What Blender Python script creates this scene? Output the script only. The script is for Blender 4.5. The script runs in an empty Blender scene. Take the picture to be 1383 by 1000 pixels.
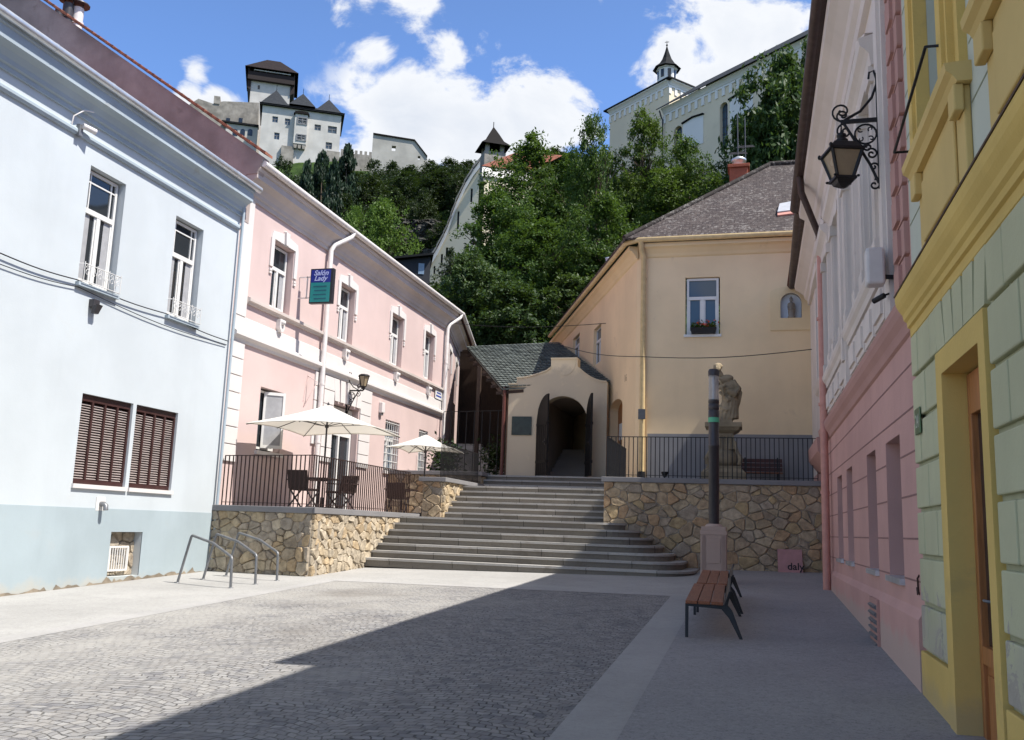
import bpy, bmesh, math, random
import numpy as np
from mathutils import Vector, Matrix
from mathutils.geometry import tessellate_polygon
rnd = random.Random(7)
scn = bpy.context.scene
COL = scn.collection
# ------------------------------------------------------------------ camera, sky, sun, exposure
F_PX, PITCH, ROLL, YAW = 1242.0, math.radians(9.655), math.radians(2.028), math.radians(14.95)
CAM = np.array([0, 0, 1.7])
F0 = np.array([-math.sin(YAW), math.cos(YAW), 0]); R0 = np.array([math.cos(YAW), math.sin(YAW), 0]); Z0 = np.array([0, 0, 1.])
FW = math.cos(PITCH)*F0 + math.sin(PITCH)*Z0; U0 = -math.sin(PITCH)*F0 + math.cos(PITCH)*Z0
RT = math.cos(ROLL)*R0 + math.sin(ROLL)*U0; UP = -math.sin(ROLL)*R0 + math.cos(ROLL)*U0
cam = bpy.data.cameras.new('camera'); cam.sensor_width = 36; cam.lens = F_PX/1383*36
cam.clip_start = .1; cam.clip_end = 3000
co = bpy.data.objects.new('camera', cam); COL.objects.link(co)
m = Matrix.Identity(4)
for i in range(3):
    m[i][0], m[i][1], m[i][2], m[i][3] = RT[i], UP[i], -FW[i], CAM[i]
co.matrix_world = m; scn.camera = co

SUN_EL, SUN_AZ = math.radians(57.5), math.radians(-7.5)      # azimuth measured from +X
SKY = .09
sl = bpy.data.lights.new('sun', 'SUN'); sl.energy = 5.0; sl.angle = math.radians(.53); sl.color = (1, .955, .88)
so = bpy.data.objects.new('sun', sl); COL.objects.link(so)
sd = Vector((math.cos(SUN_EL)*math.cos(SUN_AZ), math.cos(SUN_EL)*math.sin(SUN_AZ), math.sin(SUN_EL)))
so.rotation_euler = sd.to_track_quat('Z', 'Y').to_euler(); so.location = (30, -10, 60)
scn.view_settings.view_transform = 'Standard'; scn.view_settings.look = 'None'
scn.view_settings.exposure = .62; scn.view_settings.gamma = 1
scn.cycles.max_bounces = 6; scn.cycles.transparent_max_bounces = 8

def ray(x, y): return FW + RT*(x-691.5)/F_PX - UP*(y-500)/F_PX
def onX(x, y, X): d = ray(x, y); return CAM + d*(X/d[0])
def onY(x, y, Y): d = ray(x, y); return CAM + d*(Y/d[1])
def onZ(x, y, z): d = ray(x, y); return CAM + d*((z-CAM[2])/d[2])
def at(x, y, D): d = ray(x, y); return CAM + d*(D/(d@F0))     # D: horizontal distance along the view
def ground(x, y): return .0165*x + .033*y

# world: Nishita sky with a layer of clouds mixed in by direction
w = bpy.data.worlds.new('World'); scn.world = w; w.use_nodes = True
nt = w.node_tree; N = nt.nodes; Lk = nt.links; N.clear()
def wn(t, **k):
    n = N.new(t)
    for a, b in k.items(): setattr(n, a, b)
    return n
out = wn('ShaderNodeOutputWorld'); bg = wn('ShaderNodeBackground'); bg.inputs[1].default_value = SKY
sky = wn('ShaderNodeTexSky', sky_type='NISHITA', sun_disc=False, sun_elevation=SUN_EL, sun_rotation=math.radians(90)-SUN_AZ,
         air_density=1.0, dust_density=.6, ozone_density=2.2)
tc = wn('ShaderNodeTexCoord')
def wmath(op, a, b=None, clamp=False):
    n = wn('ShaderNodeMath', operation=op, use_clamp=clamp)
    for i, v in enumerate((a, b)):
        if v is None: continue
        if isinstance(v, (int, float)): n.inputs[i].default_value = v
        else: Lk.new(v, n.inputs[i])
    return n.outputs[0]
mp = wn('ShaderNodeMapping'); Lk.new(tc.outputs['Generated'], mp.inputs[0]); mp.inputs['Scale'].default_value = (1, 1, 1.35)
nz = wn('ShaderNodeTexNoise'); Lk.new(mp.outputs[0], nz.inputs[0]); nz.inputs['Scale'].default_value = 9.5; nz.inputs['Detail'].default_value = 9; nz.inputs['Roughness'].default_value = .6; nz.inputs['Distortion'].default_value = .35
nz2 = wn('ShaderNodeTexNoise'); Lk.new(mp.outputs[0], nz2.inputs[0]); nz2.inputs['Scale'].default_value = 4.0; nz2.inputs['Detail'].default_value = 5
blobs = [  # (px, py, radius in px, weight): where the cumulus banks of the day hang
    (560, 165, 95, 1.0), (640, 190, 100, 1.0), (720, 175, 80, 1.0), (620, 110, 60, .75), (500, 195, 70, .8), (770, 150, 50, .6), (430, 160, 40, .45),
    (900, 60, 75, 1.0), (985, 45, 85, .85), (1060, 40, 80, .85), (860, 85, 45, .7), (950, 110, 60, .8), (262, 95, 34, .95), (250, 128, 36, 1.0), (290, 138, 36, .95),
    (470, 5, 55, .55), (570, -5, 70, .62), (800, 20, 50, .45), (510, 70, 36, .85), (610, 70, 55, .9), (650, 45, 40, .6),
    (1300, 60, 120, .9), (-300, 60, 120, .6), (200, -260, 110, .6), (900, -260, 110, .7)]
tot = None
for px, py, r, wt in blobs:
    d = Vector(ray(px, py)).normalized(); ang = r/F_PX
    dn = wn('ShaderNodeVectorMath', operation='DISTANCE'); Lk.new(tc.outputs['Generated'], dn.inputs[0]); dn.inputs[1].default_value = d
    v = wmath('MULTIPLY', wmath('SUBTRACT', 1, wmath('DIVIDE', dn.outputs['Value'], ang*1.5), True), wt)
    tot = v if tot is None else wmath('MAXIMUM', tot, v)
# general cloud cover elsewhere, so that panes and the other half of the sky carry clouds too
sep = wn('ShaderNodeSeparateXYZ'); Lk.new(tc.outputs['Generated'], sep.inputs[0])
back = wmath('MULTIPLY', wmath('LESS_THAN', sep.outputs[1], .1), .36)
tot = wmath('MAXIMUM', tot, back)
dens = wmath('ADD', wmath('MULTIPLY', tot, 1.0), wmath('MULTIPLY', wmath('SUBTRACT', nz.outputs[0], .5), 2.5))
cov = wn('ShaderNodeMapRange', interpolation_type='SMOOTHSTEP'); Lk.new(dens, cov.inputs[0]); cov.inputs[1].default_value = .36; cov.inputs[2].default_value = .66
cov2 = wmath('MULTIPLY', cov.outputs[0], wmath('MINIMUM', wmath('MULTIPLY', tot, 3.2), 1))
shade = wn('ShaderNodeMapRange'); Lk.new(wmath('ADD', dens, wmath('MULTIPLY', nz2.outputs[0], .5)), shade.inputs[0]); shade.inputs[1].default_value = .7; shade.inputs[2].default_value = 1.75
ccol = wn('ShaderNodeMix', data_type='RGBA'); Lk.new(shade.outputs[0], ccol.inputs[0])
ccol.inputs[6].default_value = (7.1, 7.25, 7.5, 1); ccol.inputs[7].default_value = (5.4, 5.8, 6.5, 1)
skc = wn('ShaderNodeMix', data_type='RGBA', blend_type='MULTIPLY'); skc.inputs[0].default_value = 1; Lk.new(sky.outputs[0], skc.inputs[6]); el = wn('ShaderNodeMapRange', interpolation_type='SMOOTHSTEP'); Lk.new(sep.outputs[2], el.inputs[0]); el.inputs[1].default_value = .42; el.inputs[2].default_value = .85
tint = wn('ShaderNodeMix', data_type='RGBA'); Lk.new(el.outputs[0], tint.inputs[0]); tint.inputs[6].default_value = (1.12, 1.36, 1.75, 1); tint.inputs[7].default_value = (1.0, .93, .86, 1); Lk.new(tint.outputs[2], skc.inputs[7])
mx = wn('ShaderNodeMix', data_type='RGBA'); Lk.new(cov2, mx.inputs[0]); Lk.new(skc.outputs[2], mx.inputs[6]); Lk.new(ccol.outputs[2], mx.inputs[7])
Lk.new(mx.outputs[2], bg.inputs[0]); Lk.new(bg.outputs[0], out.inputs[0])

# ------------------------------------------------------------------ materials
def lin(c):
    return tuple((x/12.92 if x <= .04045 else ((x+.055)/1.055)**2.4) for x in c)
class Mat:
    def __init__(s, name):
        s.m = bpy.data.materials.new(name); s.m.use_nodes = True; s.t = s.m.node_tree
        s.b = s.t.nodes['Principled BSDF']; s.tc = s.n('ShaderNodeTexCoord')
        s.P = s.tc.outputs['Object']
    def n(s, t, **k):
        n = s.t.nodes.new(t)
        for a, b in k.items(): setattr(n, a, b)
        return n
    def l(s, a, b): s.t.links.new(a, b)
    def math(s, op, a, b=None, clamp=False):
        n = s.n('ShaderNodeMath', operation=op, use_clamp=clamp)
        for i, v in enumerate((a, b)):
            if v is None: continue
            if isinstance(v, (int, float)): n.inputs[i].default_value = v
            else: s.l(v, n.inputs[i])
        return n.outputs[0]
    def noise(s, scale, detail=4, rough=.55, vec=None, stretch=None, dist=0):
        n = s.n('ShaderNodeTexNoise'); v = vec or s.P
        if stretch:
            mp = s.n('ShaderNodeMapping'); mp.inputs['Scale'].default_value = stretch; s.l(v, mp.inputs[0]); v = mp.outputs[0]
        s.l(v, n.inputs[0]); n.inputs['Scale'].default_value = scale; n.inputs['Detail'].default_value = detail
        n.inputs['Roughness'].default_value = rough; n.inputs['Distortion'].default_value = dist
        return n.outputs[0]
    def ramp(s, v, a, b, smooth=True):
        n = s.n('ShaderNodeMapRange', interpolation_type='SMOOTHSTEP' if smooth else 'LINEAR'); s.l(v, n.inputs[0]); n.inputs[1].default_value = a; n.inputs[2].default_value = b
        return n.outputs[0]
    def mix(s, f, a, b, mode='MIX'):
        n = s.n('ShaderNodeMix', data_type='RGBA', blend_type=mode)
        for i, v in ((0, f), (6, a), (7, b)):
            if isinstance(v, (int, float)): n.inputs[i].default_value = v
            elif isinstance(v, tuple): n.inputs[i].default_value = (*v[:3], 1)
            else: s.l(v, n.inputs[i])
        return n.outputs[2]
    def bump(s, h, strength, dist):
        n = s.n('ShaderNodeBump'); n.inputs['Strength'].default_value = strength; n.inputs['Distance'].default_value = dist
        s.l(h, n.inputs['Height']); s.l(n.outputs[0], s.b.inputs['Normal'])
    def done(s, col, rough=.8, metal=0, spec=.3):
        if isinstance(col, tuple): s.b.inputs['Base Color'].default_value = (*col[:3], 1)
        else: s.l(col, s.b.inputs['Base Color'])
        if isinstance(rough, (int, float)): s.b.inputs['Roughness'].default_value = rough
        else: s.l(rough, s.b.inputs['Roughness'])
        s.b.inputs['Metallic'].default_value = metal; s.b.inputs['Specular IOR Level'].default_value = spec
        return s.m
def mul(c, k): return tuple(min(1, x*k) for x in c)
def plaster(name, c, var=.10, stain=0, staincol=(.25, .22, .18), bump=.25, scale=1.0, rough=.9, low=None, chip=None):
    M = Mat(name)
    big = M.noise(.55*scale, 5); fine = M.noise(9*scale, 5, .65); streak = M.noise(1.6*scale, 4, .6, stretch=(1, 1, .12))
    col = M.mix(M.ramp(big, .3, .7), mul(c, 1-var), mul(c, 1+var*.5))
    col = M.mix(M.math('MULTIPLY', M.ramp(streak, .5, .8), var*2.2), col, mul(c, .72))
    col = M.mix(M.math('MULTIPLY', M.ramp(fine, .55, .75), var*1.5), col, mul(c, .82))
    if stain:
        st = M.noise(1.15*scale, 7, .68, dist=.4)
        col = M.mix(M.math('MULTIPLY', M.ramp(st, .60, .70), stain), col, staincol)
    if low:                       # rising damp and splash dirt along the foot of a wall: (object z bottom, top, strength, colour)
        sx = M.n('ShaderNodeSeparateXYZ'); M.l(M.P, sx.inputs[0])
        g = M.math('ADD', M.ramp(sx.outputs[2], low[1], low[0]), M.math('MULTIPLY', M.math('SUBTRACT', M.noise(2.2, 6, .7), .5), 1.3))
        col = M.mix(M.math('MULTIPLY', M.ramp(g, .45, .95), low[2]), col, low[3])
    if chip:                      # flaked paint: (z below which it starts, z above which there is none, colour)
        sx = M.n('ShaderNodeSeparateXYZ'); M.l(M.P, sx.inputs[0]); cn = M.noise(2.6, 8, .72, dist=.5)
        k = M.ramp(M.math('ADD', cn, M.math('MULTIPLY', M.ramp(sx.outputs[2], chip[1], chip[0]), .16)), .665, .68); col = M.mix(k, col, M.mix(fine, mul(chip[2], .7), chip[2]))
    h = M.math('ADD', M.math('MULTIPLY', M.noise(38*scale, 4, .6), .5), M.noise(3.2*scale, 3))
    M.bump(h, bump, .012)
    return M.done(col, rough, 0, .2)
def plain(name, c, rough=.5, metal=0, var=.08, scale=6, bump=0, spec=.4):
    M = Mat(name); n = M.noise(scale, 5, .6)
    col = M.mix(M.ramp(n, .3, .7), mul(c, 1-var), mul(c, 1+var))
    if bump: M.bump(M.noise(scale*4, 4, .6), bump, .01)
    r = M.math('ADD', M.math('MULTIPLY', M.noise(scale*.7, 3), .25), rough-.12, True)
    return M.done(col, r, metal, spec)
def wood(name, c, axis=(1, 12, 12), rough=.55, var=.25, bump=.2):
    M = Mat(name); n = M.noise(3, 6, .65, stretch=axis); n2 = M.noise(1.1, 3)
    col = M.mix(M.ramp(n, .3, .7), mul(c, 1-var), mul(c, 1+var)); col = M.mix(M.math('MULTIPLY', M.ramp(n2, .45, .7), .3), col, mul(c, .7))
    M.bump(n, bump, .004); return M.done(col, rough, 0, .3)
def glass(name, c=(.02, .025, .03), rough=.04):
    M = Mat(name); n = M.noise(.8, 2); M.bump(n, .06, .05)
    return M.done(c, rough, 0, .6)
def tile_rows(name, c, c2, row=.18, wid=.2, lichen=0, lc=(.45, .45, .42), up=(0, 0, 1), bump=.6):
    # small roof tiles: bricks laid on (u, v) coordinates stored in the mesh's own UV map (metres)
    M = Mat(name); uv = M.n('ShaderNodeUVMap')
    b = M.n('ShaderNodeTexBrick'); M.l(uv.outputs[0], b.inputs[0]); b.offset = .5
    b.inputs['Scale'].default_value = 1; b.inputs['Brick Width'].default_value = wid; b.inputs['Row Height'].default_value = row
    b.inputs['Mortar Size'].default_value = .008; b.inputs['Mortar Smooth'].default_value = .4; b.inputs['Bias'].default_value = 0
    b.inputs['Color1'].default_value = (*c, 1); b.inputs['Color2'].default_value = (*c2, 1); b.inputs['Mortar'].default_value = (*mul(c, .3), 1)
    sx = M.n('ShaderNodeSeparateXYZ'); M.l(uv.outputs[0], sx.inputs[0])
    saw = M.math('FRACT', M.math('DIVIDE', sx.outputs[1], row))
    col = M.mix(M.math('MULTIPLY', M.ramp(M.noise(1.3, 5), .4, .7), .4), b.outputs[0], mul(c, .6))
    if lichen:
        col = M.mix(M.math('MULTIPLY', M.ramp(M.math('ADD', M.noise(8.5, 6, .78), M.math('MULTIPLY', M.noise(.7, 3), .25)), .64, .76), lichen), col, lc)
    M.bump(M.math('ADD', M.math('MULTIPLY', M.math('SUBTRACT', 1, saw), 1.0), M.math('MULTIPLY', b.outputs[1], -.5)), bump, .03)
    return M.done(col, .8, 0, .2)
def attr_stone(name, rough=.9):
    M = Mat(name); a = M.n('ShaderNodeAttribute', attribute_name='Col')
    n = M.noise(7, 6, .7); n2 = M.noise(28, 5, .65); 
    col = M.mix(M.ramp(n, .3, .7), (.62, .60, .58), (1.12, 1.1, 1.06)); col = M.mix(1, a.outputs[0], col, 'MULTIPLY')
    col = M.mix(M.math('MULTIPLY', M.ramp(n2, .5, .7), .3), col, (.30, .26, .20))
    M.bump(M.math('ADD', n2, M.math('MULTIPLY', M.noise(9, 4), 1.5)), .7, .025)
    return M.done(col, rough, 0, .2)

mt = {}
mt['blue'] = plaster('pale_blue_plaster', (.51, .55, .575), .06, .14, (.50, .50, .47), low=(.4, 2.2, .35, (.52, .50, .44)))
mt['bluegrey'] = plaster('grey_blue_plinth_paint', (.36, .425, .455), .10, .2, (.40, .41, .40), low=(.1, .9, .75, (.44, .42, .37)))
mt['bluetrim'] = plaster('grey_blue_moulding', (.36, .42, .465), .10, .35)  # base colour darkened: shade under the cornice painted in
mt['pinkL'] = plaster('light_pink_plaster', (.575, .445, .42), .06, .12, (.66, .56, .52))
mt['white'] = plaster('white_lime_paint', (.64, .605, .585), .05, .12, (.5, .45, .42))
mt['corn'] = plaster('dusty_white_cornice', (.54, .475, .44), .12, .35, (.36, .31, .28))
mt['firewall'] = plaster('rough_mauve_render', (.40, .335, .31), .28, .7, (.26, .215, .195), bump=.8, scale=1.5)
mt['pinkR'] = plaster('dusky_pink_plaster', (.60, .355, .31), .11, .3, (.46, .33, .30), bump=.5, low=(.25, .75, .7, (.52, .42, .36)))
mt['pinkRc'] = plaster('dusky_pink_moulding', (.50, .29, .25), .08, .15, (.4, .25, .22))
mt['ornate'] = plaster('old_cream_stucco', (.73, .65, .59), .10, .32, (.40, .34, .29), bump=.35)
mt['green'] = plaster('pale_green_plaster', (.55, .54, .345), .13, .32, (.42, .41, .30), bump=.5, low=(.6, 1.6, .6, (.46, .43, .34)), chip=(.7, 1.9, (.50, .45, .37)))
mt['greenhi'] = plaster('pale_green_upper_plaster', (.55, .57, .47), .06, .12, (.40, .40, .32))
mt['yellow'] = plaster('ochre_yellow_plaster', (.70, .495, .16), .12, .36, (.5, .38, .16), bump=.5, low=(.2, .7, .6, (.46, .36, .2)))
mt['yellowhi'] = plaster('weathered_yellow_stucco', (.66, .48, .19), .10, .3, (.45, .35, .2))
mt['joint'] = plain('mossy_joint', (.40, .40, .26), .9)
mt['cream'] = plaster('peach_cream_plaster', (.80, .615, .39), .08, .34, (.55, .40, .27))
mt['creamtrim'] = plaster('peach_cream_moulding', (.75, .585, .36), .08, .25, (.45, .33, .2))
mt['greydado'] = plaster('grey_cement_dado', (.26, .255, .26), .16, .4, (.17, .165, .165))
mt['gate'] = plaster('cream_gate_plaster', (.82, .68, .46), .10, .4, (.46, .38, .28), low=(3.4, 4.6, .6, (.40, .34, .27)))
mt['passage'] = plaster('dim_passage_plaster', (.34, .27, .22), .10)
mt['whiteframe'] = plain('white_window_paint', (.68, .67, .65), .45, var=.03)
mt['glass'] = glass('window_glass'); mt['glassblue'] = glass('blue_grey_glass', (.05, .085, .12), .05)
mt['brown'] = plain('brown_shutter_paint', (.045, .018, .016), .5, var=.15)
mt['iron'] = plain('black_iron', (.018, .017, .018), .5, .3, var=.2)
mt['railbrown'] = plain('brown_iron_rail', (.045, .025, .022), .5, .3)
mt['zinc'] = plain('zinc_gutter', (.62, .64, .66), .38, .75, var=.12, scale=2)
mt['steel'] = plain('galvanised_steel', (.20, .205, .215), .45, .5, var=.12)
mt['pipewhite'] = plain('off_white_pipe_paint', (.66, .62, .60), .45, var=.05)
mt['pipeyellow'] = plain('yellowed_pipe_paint', (.56, .42, .22), .5, var=.10)
mt['pipepink'] = plain('salmon_pipe_paint', (.56, .27, .22), .5, var=.08)
mt['pipebrown'] = plain('dark_brown_pipe_paint', (.055, .032, .028), .45, .2, var=.2)
mt['redtile'] = tile_rows('red_clay_tiles', (.25, .085, .055), (.19, .065, .045), .2, .18, .3, (.25, .18, .13))
mt['slate'] = tile_rows('mottled_purple_brown_tiles', (.080, .064, .060), (.05, .040, .040), .17, .2, .55, (.30, .28, .26))
mt['shingle'] = plain('weathered_grey_green_shingle', (.115, .13, .12), .85, var=.4, scale=3, bump=.3)
mt['darkroof'] = tile_rows('dark_slate_roof', (.022, .026, .032), (.032, .036, .042), .4, .5)
mt['brownroof'] = tile_rows('dark_brown_shingle_roof', (.014, .009, .009), (.022, .014, .013), .5, .5)
mt['stone'] = attr_stone('rubble_stone'); mt['mortar'] = plain('grey_brown_mortar', (.30, .26, .21), .95, var=.25, scale=9, bump=.5)
mt['coping'] = plaster('grey_granite_slab', (.215, .21, .215), .10, bump=.2, scale=2)
mt['slat'] = plain('sunlit_tone_slat', (.36, .30, .28), .6, var=.12)  # paler than the shutter frame: sun glare on the louvres put into colour
def stepmat(name, c, c2):
    M = Mat(name); sx = M.n('ShaderNodeSeparateXYZ'); M.l(M.P, sx.inputs[0]); row = M.math('FLOOR', M.math('MULTIPLY', sx.outputs[2], 5.8))
    xx = M.math('ADD', M.math('DIVIDE', sx.outputs[0], 1.65), M.math('FRACT', M.math('MULTIPLY', row, .377))); wn_ = M.n('ShaderNodeTexWhiteNoise', noise_dimensions='2D'); cv = M.n('ShaderNodeCombineXYZ'); M.l(M.math('FLOOR', xx), cv.inputs[0]); M.l(row, cv.inputs[1]); M.l(cv.outputs[0], wn_.inputs['Vector'])
    col = M.mix(wn_.outputs['Value'], mul(c, .80), mul(c, 1.1)); col = M.mix(M.math('MULTIPLY', M.ramp(M.noise(2.2, 6, .7), .5, .72), .6), col, c2); col = M.mix(M.math('MULTIPLY', M.ramp(M.noise(30, 4, .7), .52, .66), .35), col, mul(c, .5))
    j = M.math('GREATER_THAN', M.math('ABSOLUTE', M.math('SUBTRACT', M.math('FRACT', xx), .5)), .4955); col = M.mix(M.math('MULTIPLY', j, .8), col, mul(c, .2))
    M.bump(M.math('ADD', M.noise(34, 4, .65), M.math('MULTIPLY', M.noise(4, 4), 1.5)), .4, .012); return M.done(col, .85, 0, .25)
mt['step'] = stepmat('grey_granite_step', (.40, .385, .36), (.25, .22, .185))
mt['riser'] = stepmat('shade_toned_step_riser', (.205, .185, .155), (.13, .115, .095))  # step stone darkened: grazing shade on the risers, plus dirt, put into colour
mt['statue'] = plaster('weathered_sandstone', (.30, .245, .165), .28, .8, (.09, .08, .065), bump=.6, scale=3)
mt['pedestal'] = plaster('pinkish_concrete', (.46, .345, .29), .08, .2, (.36, .27, .22), bump=.4, scale=3)
mt['bark'] = wood('grey_brown_bark', (.10, .075, .055), (8, 8, 1), .95, .35, .6)
mt['benchwood'] = wood('reddish_bench_slat', (.255, .10, .052), (14, 1, 14), .55, .25)
mt['darkwood'] = wood('dark_brown_timber', (.045, .028, .020), (10, 10, 1), .7, .3)
mt['doorwood'] = wood('orange_brown_door_wood', (.42, .17, .06), (12, 12, 1), .45, .2)
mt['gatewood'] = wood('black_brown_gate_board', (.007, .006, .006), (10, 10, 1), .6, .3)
mt['plankwood'] = wood('dusty_brown_plank', (.16, .11, .08), (12, 12, 1), .85, .35)
mt['rattan'] = plain('dark_brown_rattan', (.035, .018, .015), .6, var=.3, scale=40, bump=.6)
mt['darkmetal'] = plain('dark_grey_lacquer', (.060, .056, .060), .4, .3, var=.08)
mt['benchmetal'] = plain('graphite_bench_metal', (.035, .038, .045), .42, .4)
mt['curtain'] = plain('grey_white_curtain', (.34, .34, .35), .9)
mt['skylight'] = plain('pale_skylight_cover', (.42, .43, .46), .4)
mt['brickred'] = plaster('red_chimney_brick', (.33, .10, .06), .2, .4, (.2, .07, .05), bump=.6, scale=4)
mt['antenna'] = plain('dull_aluminium', (.10, .10, .105), .5, .6)
def cobble():
    M = Mat('granite_setts'); sx = M.n('ShaderNodeSeparateXYZ'); M.l(M.P, sx.inputs[0]); X, Y = sx.outputs[0], sx.outputs[1]
    wob = M.math('MULTIPLY', M.math('SUBTRACT', M.noise(1.1, 3), .5), .5); wob2 = M.math('MULTIPLY', M.math('SUBTRACT', M.noise(5.5, 2), .5), .07)
    ph = M.math('FRACT', M.math('DIVIDE', M.math('ADD', X, wob), 1.55)); pp = M.math('SUBTRACT', ph, .5)
    arc = M.math('MULTIPLY', M.math('MULTIPLY', pp, pp), .8)                     # segmental arcs 1.55 m wide
    cv = M.n('ShaderNodeCombineXYZ'); M.l(M.math('ADD', M.math('ADD', X, wob), wob2), cv.inputs[0]); M.l(M.math('ADD', M.math('ADD', Y, arc), wob2), cv.inputs[1])
    b = M.n('ShaderNodeTexBrick'); M.l(cv.outputs[0], b.inputs[0]); b.offset = .5; b.squash = 1
    for k, v in (('Scale', 1), ('Brick Width', .108), ('Row Height', .095), ('Mortar Size', .010), ('Mortar Smooth', .7), ('Bias', 0)): b.inputs[k].default_value = v
    b.inputs['Color1'].default_value = (.19, .188, .192, 1); b.inputs['Color2'].default_value = (.32, .312, .304, 1); b.inputs['Mortar'].default_value = (.06, .057, .054, 1)
    vo = M.n('ShaderNodeTexVoronoi'); M.l(cv.outputs[0], vo.inputs[0]); vo.inputs['Scale'].default_value = 8.5
    hs = M.n('ShaderNodeSeparateXYZ'); M.l(vo.outputs['Color'], hs.inputs[0])
    col = M.mix(M.math('MULTIPLY', hs.outputs[0], .55), b.outputs[0], (.26, .243, .225))
    col = M.mix(M.math('MULTIPLY', M.ramp(hs.outputs[1], .80, .95), .5), col, (.11, .11, .125))
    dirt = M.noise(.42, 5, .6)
    col = M.mix(M.math('MULTIPLY', M.ramp(M.math('ADD', dirt, M.math('MULTIPLY', M.math('ADD', X, 5), -.04)), .44, .74), .75), col, (.36, .345, .32))      # pale dust over the joints; leftward weighting paints in the paler sunlit side
    col = M.mix(M.math('MULTIPLY', M.ramp(M.noise(.23, 4), .55, .72), .5), col, (.125, .108, .09))
    hgt = M.math('ADD', M.math('MULTIPLY', b.outputs[1], -1.0), M.math('ADD', M.math('MULTIPLY', M.noise(30, 4), .35), M.math('MULTIPLY', hs.outputs[2], .45)))
    M.bump(hgt, .6, .014); return M.done(col, .78, 0, .35)
def paving(name, c, joint=0, speck=.3):
    M = Mat(name); big = M.noise(.35, 5, .6); mid = M.noise(2.3, 6, .65); fine = M.math('ADD', M.math('MULTIPLY', M.noise(55, 4, .7), .5), M.math('MULTIPLY', M.noise(19, 5, .75), .5))
    col = M.mix(M.ramp(big, .3, .7), mul(c, .86), mul(c, 1.08)); col = M.mix(M.math('MULTIPLY', M.ramp(mid, .45, .75), .35), col, mul(c, .72))
    col = M.mix(M.math('MULTIPLY', M.ramp(fine, .51, .62), speck), col, mul(c, .5)); col = M.mix(M.math('MULTIPLY', M.ramp(fine, .48, .38), speck*.7), col, mul(c, 1.35))
    st = M.noise(.9, 6, .7, dist=.6); col = M.mix(M.math('MULTIPLY', M.ramp(st, .62, .72), .35), col, mul(c, .55))
    h = fine
    if joint:
        sx = M.n('ShaderNodeSeparateXYZ'); M.l(M.P, sx.inputs[0])
        j = M.math('GREATER_THAN', M.math('ABSOLUTE', M.math('SUBTRACT', M.math('FRACT', M.math('DIVIDE', sx.outputs[1], joint)), .5)), .494)
        col = M.mix(M.math('MULTIPLY', j, .6), col, mul(c, .4))
    M.bump(h, .35, .008); return M.done(col, .85, 0, .25)
def leafmat(name, c, c2, trans=.35):
    M = Mat(name); a = M.n('ShaderNodeAttribute', attribute_name='Col'); oi = M.n('ShaderNodeObjectInfo')
    sp = M.n('ShaderNodeSeparateXYZ'); M.l(a.outputs[0], sp.inputs[0])
    col = M.mix(sp.outputs[0], c, c2); col = M.mix(M.math('MULTIPLY', oi.outputs['Random'], .55), col, M.mix(.5, mul(c, .6), mul(c2, .7)))
    col = M.mix(M.math('MULTIPLY', M.ramp(M.math('FRACT', M.math('MULTIPLY', oi.outputs['Random'], 7.3)), .4, .95), .45), col, (c2[0]*1.35, c2[1]*1.0, c2[2]*.8))
    col = M.mix(M.math('MULTIPLY', M.ramp(sp.outputs[0], .8, .98), .35), col, (c2[0]*1.6, c2[1]*1.25, c2[2]*1.2))
    M.done(col, .55, 0, .25)
    tr = M.n('ShaderNodeBsdfTranslucent'); M.l(M.mix(.5, col, (.16, .26, .03)), tr.inputs[0])
    ms = M.n('ShaderNodeMixShader'); ms.inputs[0].default_value = trans
    o = next(n for n in M.t.nodes if n.type == 'OUTPUT_MATERIAL'); M.l(M.b.outputs[0], ms.inputs[1]); M.l(tr.outputs[0], ms.inputs[2]); M.l(ms.outputs[0], o.inputs[0])
    return M.m
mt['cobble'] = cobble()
mt['pavelight'] = paving('light_aggregate_paving', (.355, .347, .333), 0, .5)
mt['paveR'] = paving('grey_exposed_aggregate', (.31, .30, .30), 0, .7)
mt['kerb'] = paving('grey_kerb_band', (.365, .355, .345), 0, .3)
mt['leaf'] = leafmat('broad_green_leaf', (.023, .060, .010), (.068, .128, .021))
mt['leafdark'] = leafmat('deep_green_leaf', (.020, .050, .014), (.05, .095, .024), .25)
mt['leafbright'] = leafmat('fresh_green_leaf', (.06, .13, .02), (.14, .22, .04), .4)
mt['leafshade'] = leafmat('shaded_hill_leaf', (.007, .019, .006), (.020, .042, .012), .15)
mt['needle'] = leafmat('dark_conifer_needles', (.010, .026, .014), (.022, .05, .024), .1)
def terrmat():
    M = Mat('hill_grass_and_rock'); g = M.n('ShaderNodeNewGeometry'); sx = M.n('ShaderNodeSeparateXYZ'); M.l(g.outputs['Normal'], sx.inputs[0])
    n = M.noise(.12, 6, .65); n2 = M.noise(1.2, 6, .7)
    grass = M.mix(M.ramp(n, .35, .65), (.02, .04, .01), (.045, .08, .018)); rock = M.mix(M.ramp(n2, .3, .7), (.09, .085, .075), (.24, .22, .19))
    col = M.mix(M.ramp(M.math('ADD', sx.outputs[2], M.math('MULTIPLY', M.math('SUBTRACT', n2, .5), .5)), .62, .48), grass, rock)
    M.bump(n2, .8, .6); return M.done(col, .95, 0, .1)
mt['terrain'] = terrmat()
def rockmat():
    M = Mat('grey_limestone_rock'); n = M.noise(.28, 8, .72, stretch=(1, 1, .45), dist=.6); n2 = M.noise(1.9, 6, .7)
    col = M.mix(M.ramp(n, .3, .7), (.03, .029, .028), (.135, .13, .118)); col = M.mix(M.math('MULTIPLY', M.ramp(n2, .55, .7), .6), col, (.03, .04, .018))
    M.bump(M.math('ADD', n, n2), 1, .6); return M.done(col, .95, 0, .1)
mt['rock'] = rockmat()
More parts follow.
